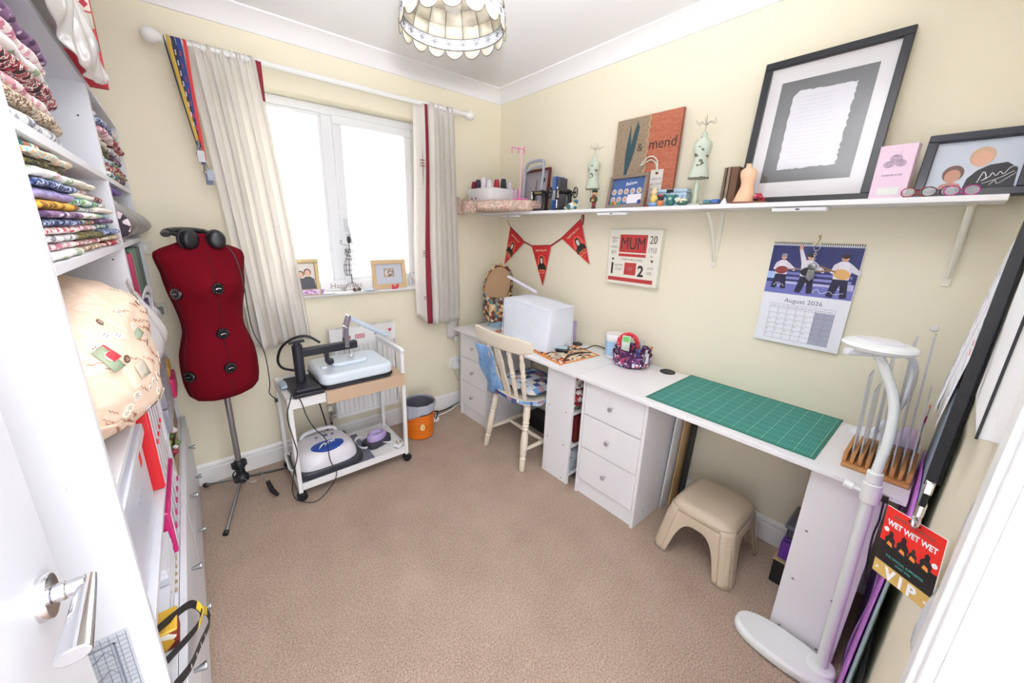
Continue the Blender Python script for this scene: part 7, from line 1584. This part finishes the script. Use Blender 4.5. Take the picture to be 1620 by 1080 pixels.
for k, (y, w, h, x0, l) in enumerate(rls):
    t = thing('acrylic_ruler', l, 'ruler', (x0+w/2, y, HT+.016), group='acrylic rulers in the rack')
    M = Matrix.Translation((x0, y-.0005, HT+.0148)) @ Matrix.Rotation(math.radians(-3), 4, 'X')
    WM_ = WM[t.name].inverted()
    me_ = MB().box(0, w, -.0016, .0016, 0, h, M=WM_ @ M); part('acrylic_sheet', me_, acr, t)
    e_ = MB().box(0, .0016, -.0018, .0018, 0, h, M=WM_ @ M).box(w-.0016, w, -.0018, .0018, 0, h, M=WM_ @ M).box(0, w, -.0018, .0018, h-.0016, h, M=WM_ @ M); part('polished_edge', e_, edg, t)
    q = MB()
    for j in range(int(h/.025)): q.box(.004, .004+(.012 if j % 2 else .020), -.0021, -.0018, .02+.025*j, .0212+.025*j, M=WM_ @ M)
    part('printed_marks', q, acrp, t, ang=0)['kind'] = 'stuff'
single('orange_pink_packet', MB().box(1.80, 1.88, -.030, -.026, HT+.015, HT+.20), patt('packet_orange', ['#F2E8E6', '#E3703A', '#F2E8E6', '#C9455E', '#2A2226', '#F2E8E6'], 28), 'orange and pink printed packet behind the rulers', 'packet', bevel=.001)
single('lilac_pouch', pillow(1.88, -.005, HT+.045, .14, .06, .08), mat('lilac_film', '#CDBDE2', .3), 'lilac plastic pouch on the desk behind the rulers', 'pouch', ang=80)
single('small_white_boxes', MB().box(1.82, 1.86, .03, .08, HT+.0005, HT+.035).box(1.865, 1.90, .03, .08, HT+.0005, HT+.025), patt('white_black_box', ['#E9E9F0', '#E9E9F0', '#E9E9F0', '#4A4A52'], 30), 'pair of small white boxes with black marks behind the rack', 'box', bevel=.002)
# small white desk lamp behind
dl = thing('white_desk_lamp', 'small white desk lamp with an arched neck behind the rulers', 'lamp', (1.93, .085, HT))
wp_ = mat('lamp_white', '#ECECF4', .3)
part('base', MB().lathe([(.060, .0005), (.062, .006), (.050, .018), (.020, .024), (0, .024)], 32), wp_, dl)
part('neck', MB().tube(curve([(0, 0, .02), (.0, -.035, .10), (-.005, -.055, .20), (-.01, -.055, .28), (-.03, -.04, .33), (-.07, -.01, .35), (-.11, .03, .352)], 7), .010, 12), wp_, dl)
part('head', MB().prism([(-.05, -.014), (.05, -.018), (.06, 0), (.05, .018), (-.05, .014), (-.058, 0)], -.012, .010, M=Matrix.Translation((-.15, .075, .350)) @ Matrix.Rotation(math.radians(-50), 4, 'Z')), wp_, dl, bevel=.005, seg=3)
# floor standing magnifier lamp
fl_ = thing('floor_magnifier_lamp', 'white floor-standing magnifier lamp with gooseneck and oval base', 'floor lamp', (1.468, .02, 0))
lw = mat('lamp_gloss_white', '#EEF1EE', .3)
bp3 = []
for k in range(40):
    a = 2*PI*k/40; bp3.append((1.452+.075*math.cos(a)*(1 if True else 1), .122+.132*math.sin(a)))
part('base', MB().prism([(1.452+.076*math.copysign(abs(math.cos(a))**.8, math.cos(a)), .118+.148*math.copysign(abs(math.sin(a))**.85, math.sin(a))) for a in [2*PI*k/44 for k in range(44)]], .001, .040), lw, fl_, world=True, bevel=.014, seg=4)
part('base_boss', MB().prism([(1.468+.044*math.cos(2*PI*k/32), .012+.040*math.sin(2*PI*k/32)) for k in range(32)], .001, .050), lw, fl_, world=True, bevel=.010, seg=3)
part('pole', MB().tube([(1.468, .012, .04), (1.458, .030, .735)], .0155, 20), mat('pole_white', '#EAF0EC', .35), fl_, world=True)
part('collar', MB().tube([(1.459, .028, .70), (1.457, .031, .765)], .022, 20).tube([(1.457, .031, .765), (1.456, .033, .800)], .018, 18), lw, fl_, world=True, bevel=.003)
part('clamp_screw', MB().tube([(1.459, .045, .725), (1.459, .085, .728)], .006, 10).tube([(1.459, .066, .727), (1.459, .090, .729)], .014, 12), lw, fl_, world=True, bevel=.003)
gn = curve([(1.456, .033, .79), (1.470, .030, .90), (1.495, .042, 1.00), (1.500, .075, 1.08), (1.500, .105, 1.135)], 22)
gr_ = [.0112+.0014*(k % 2) for k in range(len(gn))]
part('gooseneck', MB().tube(gn, gr_, 14), lw, fl_, world=True, ang=60)
Mh = frameM((1.535, .108, 1.150), (.55, -.80, -.02), (.80, .55, .0))
hdm = MB().lathe([(.001, .012), (.062, .012), (.080, .006), (.084, -.002), (.078, -.012), (.060, -.012), (.058, -.004), (.001, -.004)], 44, M=Mh)
part('lamp_head', hdm, lw, fl_, world=True)
part('lens_cover', MB().lathe([(.001, .0125), (.052, .0125), (.052, .016), (.001, .017)], 36, M=Mh), mat('lens_lilac', '#EAEAF4', .15), fl_, world=True)
part('head_joint', MB().prism([(-.05, -.018), (.05, -.018), (.05, .018), (-.05, .018)], -.030, -.012, M=Mh), lw, fl_, world=True, bevel=.006, seg=3)
single('black_lamp_lead', MB().box(1.488, 1.502, -.008, .006, .700, .716).tube(curve([(1.495, .0, .70), (1.49, -.004, .64), (1.50, -.002, .58), (1.488, -.008, .50), (1.50, -.02, .40)], 6), .0026, 7), black, 'thin black lead with a jack hanging in front of the end shelf unit', 'cable')
# mats, cloths and bags leaning between the desk and the near wall
for i, (y, z1, c, x0, x1, l, r) in enumerate(((-.052, .78, '#D27CE0', 1.30, 1.80, 'bright purple plastic sheet leaning against the near wall beside the desk', .3), (-.061, 1.06, '#9FB0C0', 1.22, 1.76, 'pale grey-blue sheet leaning behind the purple one', .3), (-.068, 1.22, '#9CC4AC', 1.30, 1.78, 'pale green sheet standing behind the other leaning sheets', .6))):
    single('leaning_sheet', MB().grid(lambda u, v: (lerp(x0, x1, u)+.03*math.sin(v*3), y+.002*math.sin(u*5+v*3)+.015*(1-v), lerp(.002, z1, v)), 12, 16), mat('sheet_'+c, c, .4), l, 'sheet', solid=.003, ang=80)
single('purple_bag', MB().grid(lambda u, v: (lerp(1.56, 1.97, u), -.038+.006*math.sin(u*12+v*7), lerp(.004, .50, v)+.015*math.sin(u*9)*v), 20, 16), mat('violet_film', '#A97CC0', .3), 'crumpled violet bag low beside the end shelf unit', 'bag', solid=.006, ang=80)

# ------------------------------------------------------------------ near wall: papers, canvas, pass on a lanyard
pw = mat('paper_white', '#F0F0F6', .7)
pps = [(1.60, 1.93, .97, 1.47, .034, 'white note sheet curling furthest right on the near wall'), (1.30, 1.60, 1.06, 1.54, .045, 'white letter sheet curling off the near wall above the ruler rack'), (.98, 1.27, 1.13, 1.58, .045, 'white printed sheet with small red and teal flowers on the near wall')]
for i, (x0, x1, z0, z1, cu_, l) in enumerate(pps):
    t = thing('pinned_sheet', l, 'paper', ((x0+x1)/2, YN, z0))
    fn = lambda u, v: (lerp(x0, x1, u), YN+.004+cu_*(1-v)**.7+.003*math.sin(u*4+i), lerp(z0, z1, v))
    part('paper', MB().grid(fn, 10, 14), pw, t, world=True, solid=.0006, ang=80)
    sk_ = MB()
    for k in range(7 if i < 2 else 4):
        v = .12+.11*k; sk_.tube([Vector(fn(.1+.07*q, v+.003*math.sin(q*2.1+k)))+Vector((0, .0012, 0)) for q in range(10)], .0003, 4)
    part('handwriting', sk_, mat('pen_blue_grey', '#A3A9BA', .7), t, world=True)
    if i == 2:
        for k in range(8): p = Vector(fn(.15+.09*k, .30+.09*(k % 4)))+Vector((0, .0018, 0)); part('printed_flower', MB().lathe([(.006, 0), (.006, .0006)], 10, M=frameM(p, (1, 0, 0), (0, 0, 1)) if False else frameM(p, (-1, 0, 0), (0, 0, 1))), mat('pf2_%d' % (k % 2), ('#C9463E', '#3F8A86')[k % 2], .6), t, world=True, ang=0)
mp_ = thing('photo_collage', 'glossy collage page of small red and grey photos beside the black lanyard', 'poster', (1.03, YN, 1.2))
part('page', MB().box(.90, 1.17, YN+.0005, YN+.003, 1.16, 1.56), pw, mp_, world=True)
random.seed(4)
for k in range(5):
    for j in range(3):
        c = random.choice(['#8A7F8A', '#C96A72', '#4A4650', '#B9A9B6', '#A8414E', '#6E8A8E']); part('printed_photo', MB().box(.905+.088*j, .985+.088*j, YN+.0031, YN+.0036, 1.17+.078*k, 1.24+.078*k), mat('cp_'+c, c, .4), mp_, world=True, ang=0)
cv_ = thing('wall_canvas', 'white box canvas with a dark edge line on the near wall by the doorway', 'canvas', (.80, YN, 1.2))
part('canvas_box', MB().box(.690, .885, YN+.0005, YN+.028, 1.225, 1.72), mat('canvas_white', '#EDEDEE', .8), cv_, world=True, bevel=.002)
part('dark_edge', MB().box(.6875, .6895, YN+.0265, YN+.029, 1.225, 1.72), black, cv_, world=True)
cf = thing('clear_folder', 'clear plastic wallet with faint pink print hanging by the door frame', 'folder', (.66, YN, .9))
part('wallet', MB().grid(lambda u, v: (lerp(.632, .72, u), YN+.006+.010*math.sin(PI*u)*(1-v)+.003*math.sin(v*12), lerp(.93, 1.215, v)), 8, 14), mat('wallet_film', '#EAF0FA', .1, alpha=.5), cf, world=True, solid=.001, ang=80)
part('pink_insert', MB().box(.640, .70, YN+.002, YN+.004, .99, 1.10), mat('pale_pink_print', '#F0D3DC', .6), cf, world=True, ang=0)
lt = thing('pass_lanyard', 'black webbing lanyard with a silver clip holding the concert pass', 'lanyard', (.80, -.04, 1.03))
blw = mat('black_webbing', '#16161A', .8, bump=(260, .3))
LP = curve([(1.13, -.060, 1.62), (1.06, -.052, 1.52), (.96, -.045, 1.43), (.875, -.041, 1.345), (.835, -.039, 1.24), (.818, -.038, 1.145), (.812, -.038, 1.095)], 8)
part('webbing', MB().strip(LP, [(.009*(1-k/len(LP))+.005, .013-.002*k/len(LP), -.003) for k in range(len(LP))], .0022), blw, lt, world=True)
part('second_strap', MB().strip([p+Vector((.006, -.004, .002)) for p in LP], [(.007*(1-k/len(LP))+.004, .010, -.003) for k in range(len(LP))], .0020), blw, lt, world=True)
part('clip_sleeve', MB().box(.804, .820, -.043, -.033, 1.082, 1.104), chrome, lt, world=True, bevel=.002)
part('webbing_tab', MB().box(.806, .818, -.0415, -.0345, 1.060, 1.084), blw, lt, world=True, bevel=.001)
part('clip', MB().tube([(.812, -.038, 1.064), (.815, -.038, 1.040)], .0055, 10).tube([(.816+.007*math.cos(a), -.038+.003*math.cos(a), 1.030+.012*math.sin(a)) for a in [2*PI*k/16 for k in range(16)]], .0022, 7, closed=True), chrome, lt, world=True)
part('strap_loop', MB().strip([(.818, -.036, 1.030), (.826, -.038, 1.016), (.828, -.039, 1.006)], (.004, .005, 0), .001), mat('vinyl_clear', '#E9E9EE', .1, alpha=.5), lt, world=True)
TL, TR, BR_, BL = Vector((.858, -.006, 1.017)), Vector((.798, -.072, 1.029)), Vector((.782, -.079, .910)), Vector((.842, -.013, .898))
ctr = (TL+TR+BR_+BL)/4; Mc = frameM(ctr, TR-TL, TL-BL)
if Mc.to_3x3().col[2].dot(Vector((0, 0, 1.448))-ctr) < 0: Mc = frameM(ctr, TL-TR, TL-BL)
vp = thing('concert_pass', 'laminated red and gold concert pass reading VIP', 'pass', M=Mc)
w2, h2 = .0448, .060
part('laminate', MB().box(-w2, w2, -h2, h2, -.0008, .0006), mat('laminate_white', '#F1EDEC', .2), vp, bevel=.0006)
part('printed_sky', MB().box(-w2+.0006, w2-.0006, -.008, h2-.0006, .0006, .0008), mat('pass_red', '#D92A22', .35), vp, ang=0)
part('printed_stage', MB().box(-w2+.0006, w2-.0006, -.036, .0, .0008, .0010), mat('pass_dark', '#1D1A1C', .35), vp, ang=0)
part('printed_gold_band', MB().box(-w2+.0006, w2-.0006, -h2+.0006, -.036, .0008, .0010), mat('pass_gold', '#C9A55E', .35), vp, ang=0)
pdk = mat('pass_silhouette', '#24201F', .4); por = mat('pass_orange', '#E8873A', .4)
for x, s in ((-.028, 1.0), (-.008, 1.15), (.008, .75), (.027, 1.05)):
    part('printed_performer', MB().prism([(x-.007*s, -.004), (x+.007*s, -.004), (x+.008*s, .008*s), (x+.003*s, .014*s), (x+.0035*s, .019*s), (x, .022*s), (x-.0035*s, .019*s), (x-.003*s, .014*s), (x-.008*s, .008*s)], .0010, .0012), pdk, vp, ang=0)
    part('printed_glow', MB().prism([(x-.004, -.002), (x+.005, -.004), (x+.004, .002), (x-.002, .004)], .0012, .0013), por, vp, ang=0)
part('printed_moon', MB().lathe([(.004, .0008), (.004, .0011)], 14, (-.037, .021, 0)), white2, vp, ang=0); part('printed_moon', MB().lathe([(.004, .0008), (.004, .0011)], 14, (.038, .012, 0)), white2, vp, ang=0)
text('WET WET WET', .0128, white2, vp, 0, .030, .0012, sx=.84, ext=.0001, bold=.035); text('GREATEST HITS LIVE TOUR', .0052, mat('pass_teal', '#3F6A5E', .5), vp, 0, .046, .0012, ext=.0001)
text('THE OFFICIAL SUPPORTER', .0050, mat('pass_teal2', '#4FA89A', .5), vp, 0, -.022, .0012, ext=.0001); text('GUEST PASS', .0045, mat('pass_teal2', '#4FA89A', .5), vp, 0, -.029, .0012, ext=.0001)
text('V I P', .025, white2, vp, 0, -.0570, .0014, ext=.0002, bold=.045)
for x in (-.038, .038): part('printed_star', MB().prism([(x+.0035*(1 if k % 2 == 0 else .4)*math.cos(k*PI/5), -.049+.0035*(1 if k % 2 == 0 else .4)*math.sin(k*PI/5)) for k in range(10)], .0010, .0012), white2, vp, ang=0)
part('punched_slot', MB().prism([(-.009, .0525), (.009, .0525), (.009, .0560), (-.009, .0560)], .0010, .0013), black, vp, ang=0)
